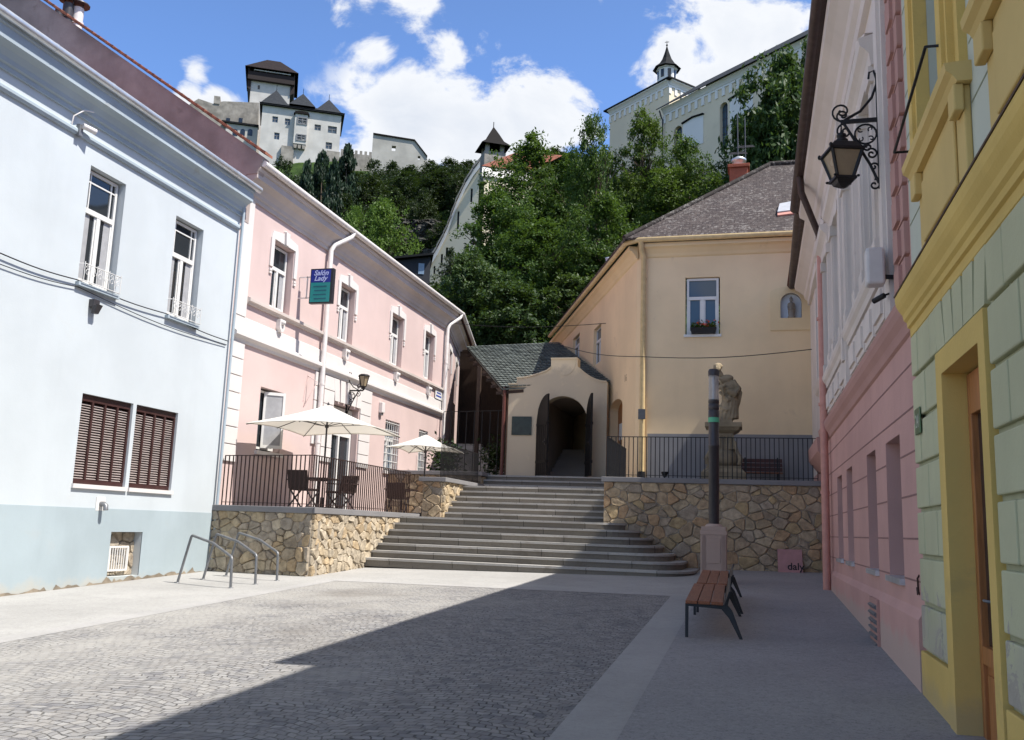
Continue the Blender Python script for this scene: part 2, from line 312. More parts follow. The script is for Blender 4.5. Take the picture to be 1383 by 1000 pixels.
mt['castlewhite'] = plaster('pale_castle_render', (.54, .52, .485), .14, .45, (.38, .36, .32), scale=.5)
mt['castlestone'] = plaster('grey_castle_stone', (.30, .275, .24), .40, .8, (.13, .12, .105), scale=.8, bump=.8)
mt['church'] = plaster('church_cream_plaster', (.76, .65, .48), .08, .2, (.45, .38, .28), scale=.3)
mt['churchtrim'] = plaster('church_white_trim', (.80, .775, .74), .07, .2, (.5, .48, .45), scale=.3)
mt['wallyel'] = plaster('pale_yellow_hill_wall', (.62, .57, .44), .08, .2, (.45, .4, .3), scale=.3)

# ------------------------------------------------------------------ mesh helpers
ORG = {}
class MB:
    def __init__(s): s.v = []; s.f = []; s.mi = []; s.sm = []; s.fc = []; s.uv = {}
    def add(s, vs, fs, mi=0, smooth=False, fc=None):
        o = len(s.v); s.v += [tuple(map(float, p)) for p in vs]
        for f in fs: s.f.append([i+o for i in f]); s.mi.append(mi); s.sm.append(smooth); s.fc.append(fc)
        return o
    def box(s, x0, x1, y0, y1, z0, z1, mi=0):
        vs = [(x, y, z) for x in (x0, x1) for y in (y0, y1) for z in (z0, z1)]
        s.add(vs, [(0, 1, 3, 2), (4, 6, 7, 5), (0, 4, 5, 1), (2, 3, 7, 6), (0, 2, 6, 4), (1, 5, 7, 3)], mi); return s
    def hexa(s, b, t, mi=0):       # b, t: 4 points each
        s.add(list(b)+list(t), [(3, 2, 1, 0), (4, 5, 6, 7), (0, 1, 5, 4), (1, 2, 6, 5), (2, 3, 7, 6), (3, 0, 4, 7)], mi); return s
    def poly(s, pts, mi=0): s.add(pts, [tuple(range(len(pts)))], mi); return s
    def prism(s, pts, vec, mi=0, smooth=False):
        n = len(pts); v = np.array(vec, float); q = [tuple(np.array(p, float)+v) for p in pts]
        s.add(list(pts)+q, [tuple(range(n-1, -1, -1)), tuple(range(n, 2*n))], mi)
        s.add(list(pts)+q, [(i, (i+1) % n, n+(i+1) % n, n+i) for i in range(n)], mi, smooth); return s
    def tube(s, pts, r, n=8, mi=0, smooth=True, caps=True):
        pts = [Vector(p) for p in pts]; rs = r if isinstance(r, (list, tuple)) else [r]*len(pts); rings = []; up = None
        for i, p in enumerate(pts):
            t = (pts[min(i+1, len(pts)-1)]-pts[max(i-1, 0)]).normalized()
            if up is None:
                up = Vector((0, 0, 1)) if abs(t.z) < .9 else Vector((1, 0, 0))
            a = (up - t*up.dot(t)).normalized(); up = a; b = t.cross(a)
            rings.append([tuple(p+(a*math.cos(2*math.pi*k/n+math.pi/n)+b*math.sin(2*math.pi*k/n+math.pi/n))*rs[i]) for k in range(n)])
        vs = [q for rg in rings for q in rg]; fs = []
        for i in range(len(pts)-1):
            for k in range(n): fs.append((i*n+k, i*n+(k+1) % n, (i+1)*n+(k+1) % n, (i+1)*n+k))
        s.add(vs, fs, mi, smooth)
        if caps: s.add(rings[0], [tuple(range(n))[::-1]], mi); s.add(rings[-1], [tuple(range(n))], mi)
        return s
    def bar(s, a, b, w, h, mi=0, up=(0, 0, 1)):   # rectangular bar from a to b
        a, b = Vector(a), Vector(b); t = (b-a).normalized(); u = Vector(up); u = (u-t*u.dot(t)).normalized(); r = t.cross(u)
        q = lambda p: [tuple(p+r*(i*w/2)+u*(j*h/2)) for i, j in ((-1, -1), (1, -1), (1, 1), (-1, 1))]
        s.hexa(q(a), q(b), mi); return s
    def lathe(s, prof, c, n=16, mi=0, smooth=True, ang=0, sx=1, sy=1):
        vs = [(c[0]+r*sx*math.cos(ang+2*math.pi*k/n), c[1]+r*sy*math.sin(ang+2*math.pi*k/n), c[2]+z) for r, z in prof for k in range(n)]; fs = []
        for i in range(len(prof)-1):
            for k in range(n): fs.append((i*n+k, i*n+(k+1) % n, (i+1)*n+(k+1) % n, (i+1)*n+k))
        s.add(vs, fs, mi, smooth)
        for i in (0, len(prof)-1):
            if prof[i][0] > 1e-4: s.add([vs[i*n+k] for k in range(n)], [tuple(range(n))], mi)
        return s
    def ell(s, c, r, n=12, m=8, mi=0, rot=None):
        vs = []; R = rot or Matrix.Identity(3)
        for i in range(m+1):
            th = math.pi*i/m
            for k in range(n):
                p = R @ Vector((r[0]*math.sin(th)*math.cos(2*math.pi*k/n), r[1]*math.sin(th)*math.sin(2*math.pi*k/n), r[2]*math.cos(th)))
                vs.append((c[0]+p.x, c[1]+p.y, c[2]+p.z))
        s.add(vs, [(i*n+k, (i+1)*n+k, (i+1)*n+(k+1) % n, i*n+(k+1) % n) for i in range(m) for k in range(n)], mi, True); return s
    def roof(s, quad, mi=0, thick=.08):    # tiled slope: quad a,b along the eave, c,d along the ridge; UV in metres
        a, b, c, d = [Vector(p) for p in quad]; u = (b-a).normalized(); nrm = u.cross(d-a).normalized()
        if nrm.z < 0: nrm = -nrm
        vdir = nrm.cross(u)
        if vdir.z < 0: vdir = -vdir
        i0 = len(s.f)
        pts = [a, b, c, d] if (c-d).length > 1e-4 else [a, b, c]
        k = len(pts); o = len(s.v); low = [p-nrm*thick for p in pts]
        s.add([tuple(p) for p in pts+low], [tuple(range(k)), tuple(range(2*k-1, k-1, -1))]+[(i, k+i, k+(i+1) % k, (i+1) % k) for i in range(k)], mi)
        for i, p in enumerate(pts+low): s.uv[o+i] = ((p-a).dot(u)+50, (p-a).dot(vdir)+50)
        return s
    def build(s, name, mats, parent=None, org=None, bevel=0, recalc=True, label=None, uvs=None):
        o0 = Vector(ORG.get(parent.name, (0, 0, 0))) if parent else Vector(org or (0, 0, 0))
        me = bpy.data.meshes.new(name)
        me.from_pydata([tuple(Vector(p)-o0) for p in s.v], [], s.f)
        mats = mats if isinstance(mats, (list, tuple)) else [mats]
        for x in mats: me.materials.append(mt[x] if isinstance(x, str) else x)
        me.polygons.foreach_set('material_index', s.mi); me.polygons.foreach_set('use_smooth', s.sm)
        if any(c is not None for c in s.fc):
            at_ = me.color_attributes.new('Col', 'FLOAT_COLOR', 'CORNER'); arr = []
            for f, c in zip(s.f, s.fc): arr += [*(c or (.5, .5, .5)), 1.]*len(f)
            at_.data.foreach_set('color', arr)
        if s.uv:
            ul = me.uv_layers.new(name='UVMap'); arr = []
            for f in s.f:
                for i in f: arr += list(s.uv.get(i, (0, 0)))
            ul.data.foreach_set('uv', arr)
        if recalc:
            bm = bmesh.new(); bm.from_mesh(me)
            if len(s.v) < 60000: bmesh.ops.recalc_face_normals(bm, faces=bm.faces)
            bm.to_mesh(me); bm.free()
        ob = bpy.data.objects.new(name, me); COL.objects.link(ob)
        if parent: ob.parent = parent
        else: ob.location = o0
        ORG[ob.name] = tuple(o0)
        if label: ob['label'] = label
        if bevel:
            b = ob.modifiers.new('bevel', 'BEVEL'); b.width = bevel; b.segments = 2; b.limit_method = 'ANGLE'; b.angle_limit = math.radians(40)
        return ob
def tag(o, label, cat, group=None):
    o['label'] = label; o['category'] = cat
    if group: o['group'] = group
    return o
def thing(name, label, cat, loc, group=None, rotz=0):
    o = bpy.data.objects.new(name, None); COL.objects.link(o); o.location = loc; o.rotation_euler = (0, 0, rotz); o.empty_display_size = .3
    ORG[o.name] = tuple(loc); return tag(o, label, cat, group)
def structure(o, kind='structure'): o['kind'] = kind; return o
def dup(root, loc, rotz=0, label=None, group=None, scale=None):
    def cp(o, par):
        c = o.copy(); COL.objects.link(c); c.parent = par
        for ch in list(o.children): cp(ch, c)
        return c
    r = cp(root, None); r.location = loc; r.rotation_euler = (0, 0, rotz)
    if label: r['label'] = label
    if group: r['group'] = group
    if scale: r.scale = scale
    return r
class Pl:
    def __init__(s, O, u, n):
        s.O = np.array([O[0], O[1], 0.]); s.u = np.array([u[0], u[1], 0.])/math.hypot(*u[:2]); s.n = np.array([n[0], n[1], 0.])/math.hypot(*n[:2])
    def p(s, a, z, d=0): q = s.O+s.u*a+s.n*d; return (q[0], q[1], z)
    def box(s, mb, s0, s1, z0, z1, d0, d1, mi=0):
        mb.hexa([s.p(s0, z0, d0), s.p(s1, z0, d0), s.p(s1, z0, d1), s.p(s0, z0, d1)], [s.p(s0, z1, d0), s.p(s1, z1, d0), s.p(s1, z1, d1), s.p(s0, z1, d1)], mi)
    def run(s, mb, prof, s0, s1, mi=0):      # moulding: closed profile [(d, z)] swept from s0 to s1
        mb.prism([s.p(s0, z, d) for d, z in prof], s.u*(s1-s0), mi)
    def ext(s, mb, pts, d0, d1, mi=0):       # polygon [(s, z)] given thickness from d0 to d1
        mb.prism([s.p(a, z, d0) for a, z in pts], s.n*(d1-d0), mi)
    def facade(s, mb, outer, holes, depth, mi=0, d=0, mi2=None):
        loops = [[Vector((a, z, 0)) for a, z in lp] for lp in [outer]+list(holes)]
        tris = tessellate_polygon(loops); flat = [(v.x, v.y) for lp in loops for v in lp]
        mb.add([s.p(a, z, d) for a, z in flat], [tuple(t) for t in tris], mi)
        for h in holes:
            k = len(h); vs = [s.p(a, z, d) for a, z in h]+[s.p(a, z, d-depth) for a, z in h]
            mb.add(vs, [(i, (i+1) % k, k+(i+1) % k, k+i) for i in range(k)], mi if mi2 is None else mi2)
def rect(s0, s1, z0, z1): return [(s0, z0), (s1, z0), (s1, z1), (s0, z1)]
def archpts(s0, s1, z0, zs, zt, n=10):
    c, r = (s0+s1)/2, (s1-s0)/2
    return [(s0, z0), (s1, z0)]+[(c+r*math.cos(math.pi*k/n), zs+(zt-zs)*math.sin(math.pi*k/n)) for k in range(n+1)]
def window(pl, s0, s1, z0, z1, par, d=-.14, kind='T', frame='whiteframe', pane='glass', fw=.06, name='window', curtain=False):
    """sash window: casing, transom, mullions in one frame mesh; panes and curtain hang on it"""
    f = MB(); b = lambda a0, a1, y0, y1, e0=-.03, e1=.03: pl.box(f, a0, a1, y0, y1, d+e0, d+e1)
    b(s0, s0+fw, z0, z1); b(s1-fw, s1, z0, z1); b(s0+fw, s1-fw, z0, z0+fw); b(s0+fw, s1-fw, z1-fw, z1)
    h = z1-z0; c = (s0+s1)/2
    if kind in ('T', 'F'):
        zt = z0+h*.64; b(s0+fw, s1-fw, zt-.05, zt+.05, -.02, .05); b(c-.05, c+.05, z0+fw, zt-.05, -.02, .045)
        for a0, a1 in ((s0+fw, c-.05), (c+.05, s1-fw)):
            b(a0, a0+.035, z0+fw, zt-.05, -.02, .02); b(a1-.035, a1, z0+fw, zt-.05, -.02, .02); b(a0+.035, a1-.035, z0+fw, z0+fw+.05, -.02, .02)
        if kind == 'F':
            for q in (.18, .82): b(s0+(s1-s0)*q-.014, s0+(s1-s0)*q+.014, zt+.05, z1-fw, -.012, .02)
            zz = zt+(z1-zt)*.72; b(s0+fw, s1-fw, zz-.014, zz+.014, -.012, .018)
    elif kind == 'C': b(c-.05, c+.05, z0+fw, z1-fw, -.02, .045)
    fo = f.build(name, frame, par)
    g = MB(); pl.box(g, s0+fw*.5, s1-fw*.5, z0+fw*.5, z1-fw*.5, d-.012, d-.004); g.build('pane', pane, fo)
    if curtain:
        cb = MB(); n = 14
        for a0, a1 in ((s0+fw, s0+fw+(s1-s0)*.22), (s1-fw-(s1-s0)*.22, s1-fw)):
            pts = [pl.p(a0+(a1-a0)*k/n, 0, d+.002+.004*(k % 2)) for k in range(n+1)]
            cb.add([(*p[:2], z0+fw) for p in pts]+[(*p[:2], z0+h*.62) for p in pts], [(k, k+1, n+2+k, n+1+k) for k in range(n)])
        cb.build('curtain', 'curtain', fo)
    return fo
def stones(mb, pl, s0, s1, z0, z1, size=.34, seed=1, mi=0, tones=None, d0=0, clip=None):
    """rubble facing: Voronoi cells cut in plane, each stone raised and cushioned"""
    R = random.Random(seed); W, H = s1-s0, z1-z0; nx, ny = max(1, round(W/(size*1.12))), max(1, round(H/(size*.82)))
    P = []
    for j in range(-1, ny+1):
        for i in range(-1, nx+1):
            if R.random() < .16: continue
            P.append((s0+(i+.5+.5*(j % 2)-.25+R.uniform(-.40, .40))*W/nx, z0+(j+.5+R.uniform(-.38, .38))*H/ny))
    tones = tones or [(.36, .25, .135), (.30, .22, .14), (.40, .30, .18), (.27, .215, .16), (.33, .20, .095), (.42, .34, .235), (.25, .22, .19), (.36, .275, .17)]
    AS = 1.32; P = [(x, y*AS) for x, y in P]; P += [(x+R.uniform(-.5, .5)*size*.7, y+R.uniform(-.5, .5)*size*.7) for x, y in P if R.random() < .22]
    for i, (px, py) in enumerate(P):
        poly = [(s0, z0*AS), (s1, z0*AS), (s1, z1*AS), (s0, z1*AS)]
        near = sorted(P, key=lambda q: (q[0]-px)**2+(q[1]-py)**2)[1:16]
        for qx, qy in near:
            nx_, ny_ = qx-px, qy-py; L = math.hypot(nx_, ny_); mxx, my = (px+qx)/2, (py+qy)/2; new = []
            f = lambda v: ((v[0]-mxx)*nx_+(v[1]-my)*ny_)/L+.0075
            for k in range(len(poly)):
                a, b = poly[k], poly[(k+1) % len(poly)]; fa, fb = f(a), f(b)
                if fa <= 0: new.append(a)
                if (fa < 0 < fb) or (fb < 0 < fa): t = fa/(fa-fb); new.append((a[0]+(b[0]-a[0])*t, a[1]+(b[1]-a[1])*t))
            poly = new
            if len(poly) < 3: break
        if len(poly) < 3: continue
        poly = [(a, b/AS) for a, b in poly]
        cx, cz = sum(p[0] for p in poly)/len(poly), sum(p[1] for p in poly)/len(poly)
        area = abs(sum(poly[k][0]*poly[(k+1) % len(poly)][1]-poly[(k+1) % len(poly)][0]*poly[k][1] for k in range(len(poly))))/2
        if area < .002: continue
        if clip and not clip(cx, cz): continue
        ch = []                                     # cut the corners so that the stones look worn
        for k in range(len(poly)):
            a, b = poly[k], poly[(k+1) % len(poly)]; t = R.uniform(.07, .2)
            ch += [(a[0]+(b[0]-a[0])*t, a[1]+(b[1]-a[1])*t), (a[0]+(b[0]-a[0])*(1-t), a[1]+(b[1]-a[1])*(1-t))]
        n = len(ch); h = R.uniform(.03, .085); tx, tz = R.uniform(-.05, .05), R.uniform(-.06, .06)
        sh = lambda k, p: (cx+(p[0]-cx)*k, cz+(p[1]-cz)*k)
        base = [pl.p(*p, d0) for p in ch]; mid = [pl.p(*sh(.985, p), d0+h*.7) for p in ch]
        top = [pl.p(*sh(.87, p), d0+h+(p[0]-cx)*tx+(p[1]-cz)*tz+R.uniform(-.006, .006)) for p in ch]
        c = R.choice(tones); k = R.uniform(.84, 1.15); c = tuple((x*.72+y*.28)*k for x, y in zip(c, (.43, .385, .325)))
        mb.add(base+mid+top, [(i, (i+1) % n, n+(i+1) % n, n+i) for i in range(n)]+[(n+i, n+(i+1) % n, 2*n+(i+1) % n, 2*n+i) for i in range(n)]+[tuple(range(2*n, 3*n))], mi, False, c)
def railing(name, label, path, h, step, mat='iron', bar=.011, group=None, low=.07):
    base = path[0]; r = thing(name, label, 'railing', base, group)
    t = MB(); lo = MB()
    for a, b in zip(path, path[1:]):
        t.bar((a[0], a[1], a[2]+h), (b[0], b[1], b[2]+h), .035, .02); lo.bar((a[0], a[1], a[2]+low), (b[0], b[1], b[2]+low), .03, .014)
    t.build('top_rail', mat, r); lo.build('bottom_rail', mat, r)
    proto = None
    for a, b in zip(path, path[1:]):
        L = math.dist(a, b); n = max(1, round(L/step))
        for i in range(n+1):
            if i == 0 and a is not path[0]: continue
            p = [a[k]+(b[k]-a[k])*i/n for k in range(3)]
            if proto is None:
                m_ = MB(); m_.box(p[0]-bar, p[0]+bar, p[1]-bar, p[1]+bar, p[2], p[2]+h-.01); proto = m_.build('baluster', mat, r)
            else:
                c = proto.copy(); COL.objects.link(c); c.parent = r; c.location = (p[0]-base[0], p[1]-base[1], p[2]-base[2])
    return r
def text_mesh(txt, size, name, mat, parent=None, loc=None, right=(1, 0, 0), up=(0, 0, 1), shear=0, depth=.004, org=None, bold=0):
    cu = bpy.data.curves.new(name, 'FONT'); cu.body = txt; cu.size = size; cu.extrude = depth; cu.shear = shear; cu.align_x = 'CENTER'; cu.offset = bold
    ob = bpy.data.objects.new('tmp', cu); COL.objects.link(ob); dg = bpy.context.evaluated_depsgraph_get()
    me = bpy.data.meshes.new_from_object(ob.evaluated_get(dg)); bpy.data.objects.remove(ob)
    r, u = Vector(right).normalized(), Vector(up).normalized(); nn = r.cross(u)
    mb = MB(); mb.add([tuple(Vector(loc)+r*v.co.x+u*v.co.y+nn*v.co.z) for v in me.vertices], [tuple(p.vertices) for p in me.polygons])
    return mb.build(name, mat, parent, org=org, recalc=False)
def hit(pl, x, y):           # measured point on a wall plane -> (s, z)
    d = ray(x, y); t = ((pl.O-CAM)@pl.n)/(d@pl.n); q = CAM+d*t; return float((q-pl.O)@pl.u), float(q[2])
def onG(x, y): d = ray(x, y); t = -1.7/(d[2]-.0165*d[0]-.033*d[1]); q = CAM+d*t; return (float(q[0]), float(q[1]), float(q[2]))
# ------------------------------------------------------------------ ground
def sheet(name, mat, pts, lift, nx=1, drop=0):
    mb = MB(); P = [(x, y, ground(x, y)+lift) for x, y in pts]; mb.poly(P)
    return structure(mb.build(name, mat, recalc=False))
sheet('plaza_paving', 'pavelight', [(-30, -40), (12, -40), (12, 27), (-30, 27)], 0)
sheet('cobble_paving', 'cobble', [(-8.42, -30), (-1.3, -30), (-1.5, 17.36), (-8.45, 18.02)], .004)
sheet('kerb_strip', 'kerb', [(-1.3, -30), (-.82, -30), (-1.02, 17.9), (-1.5, 17.36)], .006)
sheet('kerb_strip', 'kerb', [(-8.42, -30), (-8.45, 18.02), (-8.78, 18.36), (-8.75, -30)], .006)
sheet('kerb_strip', 'kerb', [(-8.45, 18.02), (-1.5, 17.36), (-1.02, 17.7), (-8.78, 18.36)], .008)
sheet('pavement', 'paveR', [(-.82, -30), (1.6, -30), (1.7, 24.7), (-1.05, 24.7)], .005)

# ------------------------------------------------------------------ blue house
PL = Pl((-12.35, 0), (0, 1), (1, 0))
bh = thing('town_house', 'pale blue plastered house with brown louvred shutters and a grey blue plinth', 'house', (-12.35, 11, 0))
W1, W2 = rect(14.2, 15.24, 5.97, 8.3), rect(16.96, 18.02, 5.97, 8.24)
S1, S2 = rect(14.68, 16.18, 2.18, 3.92), rect(16.29, 17.72, 2.18, 3.92); BW = rect(15.9, 16.88, .44, 1.32)
W0, W00 = rect(6.4, 7.44, 5.97, 8.3), rect(9.6, 10.64, 5.97, 8.3)
mb = MB(); PL.facade(mb, rect(1, 19.5, -.4, 9.74), [W0, W00, W1, W2, S1, S2, BW], .24)
mb.box(-24, -12.6, 1, 1.1, -.4, 9.6); mb.box(-24, -12.6, 19.3, 19.4, -.4, 9.6); mb.box(-24, -23.9, 1, 19.4, -.4, 9.6)
mb.build('wall', 'blue', bh, recalc=False)
mb = MB(); PL.facade(mb, rect(1, 19.5, -.4, 1.77), [BW], .02, d=.012); mb.add([PL.p(1, 1.77, .012), PL.p(19.5, 1.77, .012), PL.p(19.5, 1.77, 0), PL.p(1, 1.77, 0)], [(0, 1, 2, 3)]); mb.build('plinth', 'bluegrey', bh, recalc=False)
mb = MB(); y = 1.0; R = random.Random(9); ed = []
while y < 19.4: ed.append((y, ground(-12.35, y)+max(0, R.gauss(.035, .03))+(.07 if R.random() < .08 else 0))); y += R.uniform(.05, .16)
for a, b in zip(ed, ed[1:]): mb.add([PL.p(a[0], -.4, .02), PL.p(b[0], -.4, .02), PL.p(b[0], b[1], .019), PL.p(a[0], a[1], .019)], [(0, 1, 2, 3)])
mb.build('broken_render', plaster('crumbling_brown_render', (.28, .235, .18), .4, .8, (.10, .085, .07), bump=1, scale=4), bh, recalc=False)
mb = MB(); PL.run(mb, [(0, 8.7), (.05, 8.7), (.08, 8.74), (.08, 8.79), (.05, 8.83), (0, 8.86)], 1, 19.42); mb.build('string_course', 'bluetrim', bh)
mb = MB(); PL.run(mb, [(0, 9.08), (.05, 9.08), (.05, 9.17), (.10, 9.19), (.115, 9.27), (.19, 9.37), (.29, 9.42), (.33, 9.43), (.33, 9.64), (.37, 9.66), (.37, 9.735), (0, 9.735)], 1, 19.47); mb.build('cornice', 'bluetrim', bh)
mb = MB(); mb.tube([(-11.93, 1, 9.785), (-11.93, 19.6, 9.785)], .082, 10)
for k in range(12): mb.tube([(-11.93, 2+k*1.5, 9.785), (-11.93, 2.03+k*1.5, 9.785)], .089, 10)
mb.build('gutter', 'zinc', bh)
mb = MB(); mb.tube([(-12.22, 19.42, 9.6), (-12.26, 19.42, .5)], .035, 8); mb.build('conduit', 'bluetrim', bh)
mb = MB(); mb.roof([(-11.98, 1, 9.845), (-11.98, 19.5, 9.845), (-18.6, 19.5, 13.8), (-18.6, 1, 13.8)]); mb.roof([(-25.4, 1, 9.7), (-25.4, 19.5, 9.7), (-18.6, 19.5, 13.8), (-18.6, 1, 13.8)]); mb.build('roof', 'redtile', bh)
def spiral(c, r, turns, a0, pl, n=22, sgn=1, r1=.15):
    out_ = []
    for k in range(n+1):
        t = k/n; rr = r*(1-t*(1-r1)); a = a0+sgn*turns*2*math.pi*t; out_.append(pl.p(c[0]+rr*math.cos(a), c[1]+rr*math.sin(a), c[2]))
    return out_
for W in (W0, W00, W1, W2):
    s0, z0 = W[0]; s1, z1 = W[2]
    wo = window(PL, s0+.05, s1-.05, z0+.03, z1-.03, bh, -.17, 'F', curtain=True)
    mb = MB(); PL.box(mb, s0-.06, s1+.06, z0-.07, z0, -.16, .09); mb.build('sill', 'bluetrim', wo)
    mb = MB()
    for zz in (z0+.03, z0+.36): mb.tube([PL.p(s0, zz, 0), PL.p(s0, zz, .13), PL.p(s1, zz, .13), PL.p(s1, zz, 0)], .009, 6)
    for k in range(7):
        a = s0+(s1-s0)*k/6; mb.tube([PL.p(a, z0+.02, .13), PL.p(a, z0+.40 if k % 2 == 0 else z0+.36, .13)], .008, 5)
        if k < 6:
            c = a+(s1-s0)/12; mb.tube(spiral((c, z0+.2, .13), .075, 1.2, 0, PL, 14), .006, 4); mb.tube(spiral((c, z0+.29, .13), .05, 1.1, 3.14, PL, 12, -1), .006, 4)
    mb.build('window_guard', 'whiteframe', wo)
for S in (S1, S2):
    s0, z0 = S[0]; s1, z1 = S[2]; mb = MB(); w4 = (s1-s0-.05)/4
    PL.box(mb, s0, s1, z0+.03, z0+.12, -.16, -.06); PL.box(mb, s0, s1, z1-.13, z1, -.16, -.06)
    for k in range(5): PL.box(mb, s0+k*w4, s0+k*w4+.05, z0+.12, z1-.13, -.16, -.055)
    for k in range(4):
        for j in range(30):
            zz = z0+.14+j*(z1-z0-.29)/30; a0, a1 = s0+k*w4+.05, s0+(k+1)*w4
            mb.hexa([PL.p(a0, zz+.026, -.145), PL.p(a1, zz+.026, -.145), PL.p(a1, zz-.012, -.085), PL.p(a0, zz-.012, -.085)], [PL.p(a0, zz+.034, -.141), PL.p(a1, zz+.034, -.141), PL.p(a1, zz-.004, -.081), PL.p(a0, zz-.004, -.081)], 1)
    PL.box(mb, s0, s1, z0, z1, -.22, -.2)
    so_ = mb.build('shutter', ['brown', 'slat'], bh)
    mb = MB(); PL.box(mb, s0-.03, s1+.03, z0-.05, z0+.03, -.1, .05); mb.build('sill', 'white', so_)
mb = MB(); stones(mb, Pl((-12.35, 0), (0, 1), (1, 0)), 15.9, 16.88, .44, 1.32, .3, 5, 0, [(.42, .36, .28), (.36, .3, .23), (.46, .41, .34)], d0=-.22); PL.box(mb, 15.9, 16.88, .44, 1.32, -.25, -.21, 1); bo = mb.build('basement_recess', ['stone', 'mortar'], bh)
mb = MB(); q = Pl((-14.36, -.1), (.0, 1), (1, .0))
for k in range(8): a = 16.16+k*.072; q.box(mb, a, a+.022, .56, 1.0, 1.9, 1.92)
for zz in (.54, 1.0): q.box(mb, 16.12, 16.72, zz, zz+.035, 1.9, 1.925)
for a in (16.12, 16.69): q.box(mb, a, a+.035, .575, 1.0, 1.9, 1.925)
mb.build('vent_grate', 'whiteframe', bo)

# ------------------------------------------------------------------ pink house on the left
ph = thing('town_house', 'light pink two storey house behind the cafe terrace, with white window hoods and string courses', 'house', (-12.35, 27, 1.9))
PW = [(21.2, 22.3, 7.2, 9.02), (25.34, 26.42, 7.2, 8.97), (29.56, 30.68, 7.2, 9.0), (32.97, 34.03, 7.26, 9.08)]
G1 = rect(21.12, 22.34, 3.4, 5.05); DR = rect(25.4, 27.25, 1.9, 5.22); G2 = rect(29.54, 30.86, 3.45, 5.22); G3 = rect(32.87, 33.85, 3.45, 5.24)
mb = MB(); PL.facade(mb, rect(19.5, 35.6, 0, 10.46), [rect(*p) for p in PW]+[G1, DR, G2, G3], .28)
PW_ = Pl((-12.35, 35.6), (-.229, .973), (.973, .229))       # wing that turns away
a0 = hit(PW_, 611, 481); a1 = hit(PW_, 617, 518); b0 = hit(PW_, 622, 487); b1 = hit(PW_, 627, 520)
PW_.facade(mb, rect(0, 12, 0, 10.46), [rect(1.1, 2.2, 7.2, 9.1), rect(4.2, 5.3, 7.2, 9.1)], .28)
mb.box(-32.5, -15.5, 46.5, 46.7, 0, 10.4); mb.box(-32.5, -32.4, 19.6, 46.5, 0, 10.4)
mb.build('wall', 'pinkL', ph, recalc=False)
mb = MB(); mb.prism([(-12.0, 19.5, 10.2), (-11.85, 19.5, 10.62), (-22.4, 19.5, 17.97), (-32.8, 19.5, 10.8), (-32.8, 19.5, 9), (-12.3, 19.5, 9.0), (-12.3, 19.5, 10.2)], (0, .3, 0)); mb.build('gable_wall', 'firewall', ph)
mb = MB()
for a, b in (((-11.75, 10.66), (-22.4, 18.05)), ((-33, 10.7), (-22.4, 18.05))):
    n = 46
    for k in range(n):
        t0, t1 = k/n, (k+1.25)/n; x0, z0 = a[0]+(b[0]-a[0])*t0, a[1]+(b[1]-a[1])*t0; x1, z1 = a[0]+(b[0]-a[0])*t1, a[1]+(b[1]-a[1])*t1
        j = rnd.uniform(-.012, .012); mb.hexa([(x0, 19.4+j, z0), (x0, 19.75, z0), (x1, 19.75, z1-.02), (x1, 19.4+j, z1-.02)], [(x0, 19.4+j, z0+.07), (x0, 19.75, z0+.07), (x1, 19.75, z1+.03), (x1, 19.4+j, z1+.03)])
mb.build('verge_tiles', plain('terracotta_verge', (.26, .10, .06), .8, var=.35, scale=5), ph)
mb = MB(); mb.roof([(-11.9, 19.75, 10.54), (-11.9, 36.1, 10.54), (-22.4, 40, 17.9), (-22.4, 19.75, 17.9)]); mb.roof([(-11.9, 36.1, 10.54), (-14.2, 46.2, 10.54), (-22.4, 47, 17.9), (-22.4, 40, 17.9)]); mb.roof([(-33, 19.75, 10.6), (-33, 47, 10.6), (-22.4, 47, 17.9), (-22.4, 19.75, 17.9)]); mb.build('roof', 'redtile', ph)
CP = [(0, 9.66), (.05, 9.66), (.05, 9.76), (.09, 9.79), (.11, 9.88), (.19, 10.0), (.30, 10.09), (.35, 10.11), (.35, 10.27), (.39, 10.29), (.42, 10.35), (.42, 10.44), (0, 10.46)]
mb = MB(); PL.run(mb, CP, 19.52, 35.75); PW_.run(mb, CP, .05, 12); mb.build('cornice', 'corn', ph)
mb = MB(); mb.tube([(-11.86, 19.55, 10.47), (-11.86, 36.1, 10.47), (-14.1, 45.9, 10.47)], .085, 10); mb.build('gutter', 'pipewhite', ph)
mb = MB(); PL.run(mb, [(0, 7.0), (.05, 7.0), (.08, 7.05), (.13, 7.07), (.13, 7.15), (0, 7.2)], 20.06, 35.3); mb.build('string_course', 'corn', ph)
mb = MB(); PL.run(mb, [(0, 5.98), (.04, 5.98), (.06, 6.05), (.12, 6.09), (.16, 6.12), (.16, 6.2), (.10, 6.24), (.03, 6.27), (.03, 6.62), (0, 6.64)], 19.52, 35.4); mb.build('string_course', 'white', ph)
mb = MB()
PL.box(mb, 19.53, 20.06, 6.64, 9.72, 0, .04); mb.build('pilaster', 'white', ph); mb = MB(); PL.box(mb, 35.2, 35.55, 6.64, 9.72, 0, .03); mb.build('pilaster', 'white', ph); mb = MB()
for k in range(7):
    z0 = 3.02+k*.425; PL.box(mb, 19.53, 20.12, z0, z0+.405, 0, .05)
mb.build('quoins', 'white', ph, bevel=.01); mb = MB()
for k in range(5):
    z0 = 3.85+k*.425; PL.box(mb, 24.05, 24.36, z0, z0+.405, 0, .05)
mb.build('quoins', 'white', ph, bevel=.01); mb = MB()
for k in range(6):
    z0 = 3.4+k*.43
    PL.box(mb, 24.66, 25.34, z0, z0+.41, 0, .05)
    PL.box(mb, 27.31, 28.16, z0, z0+.41, 0, .05)
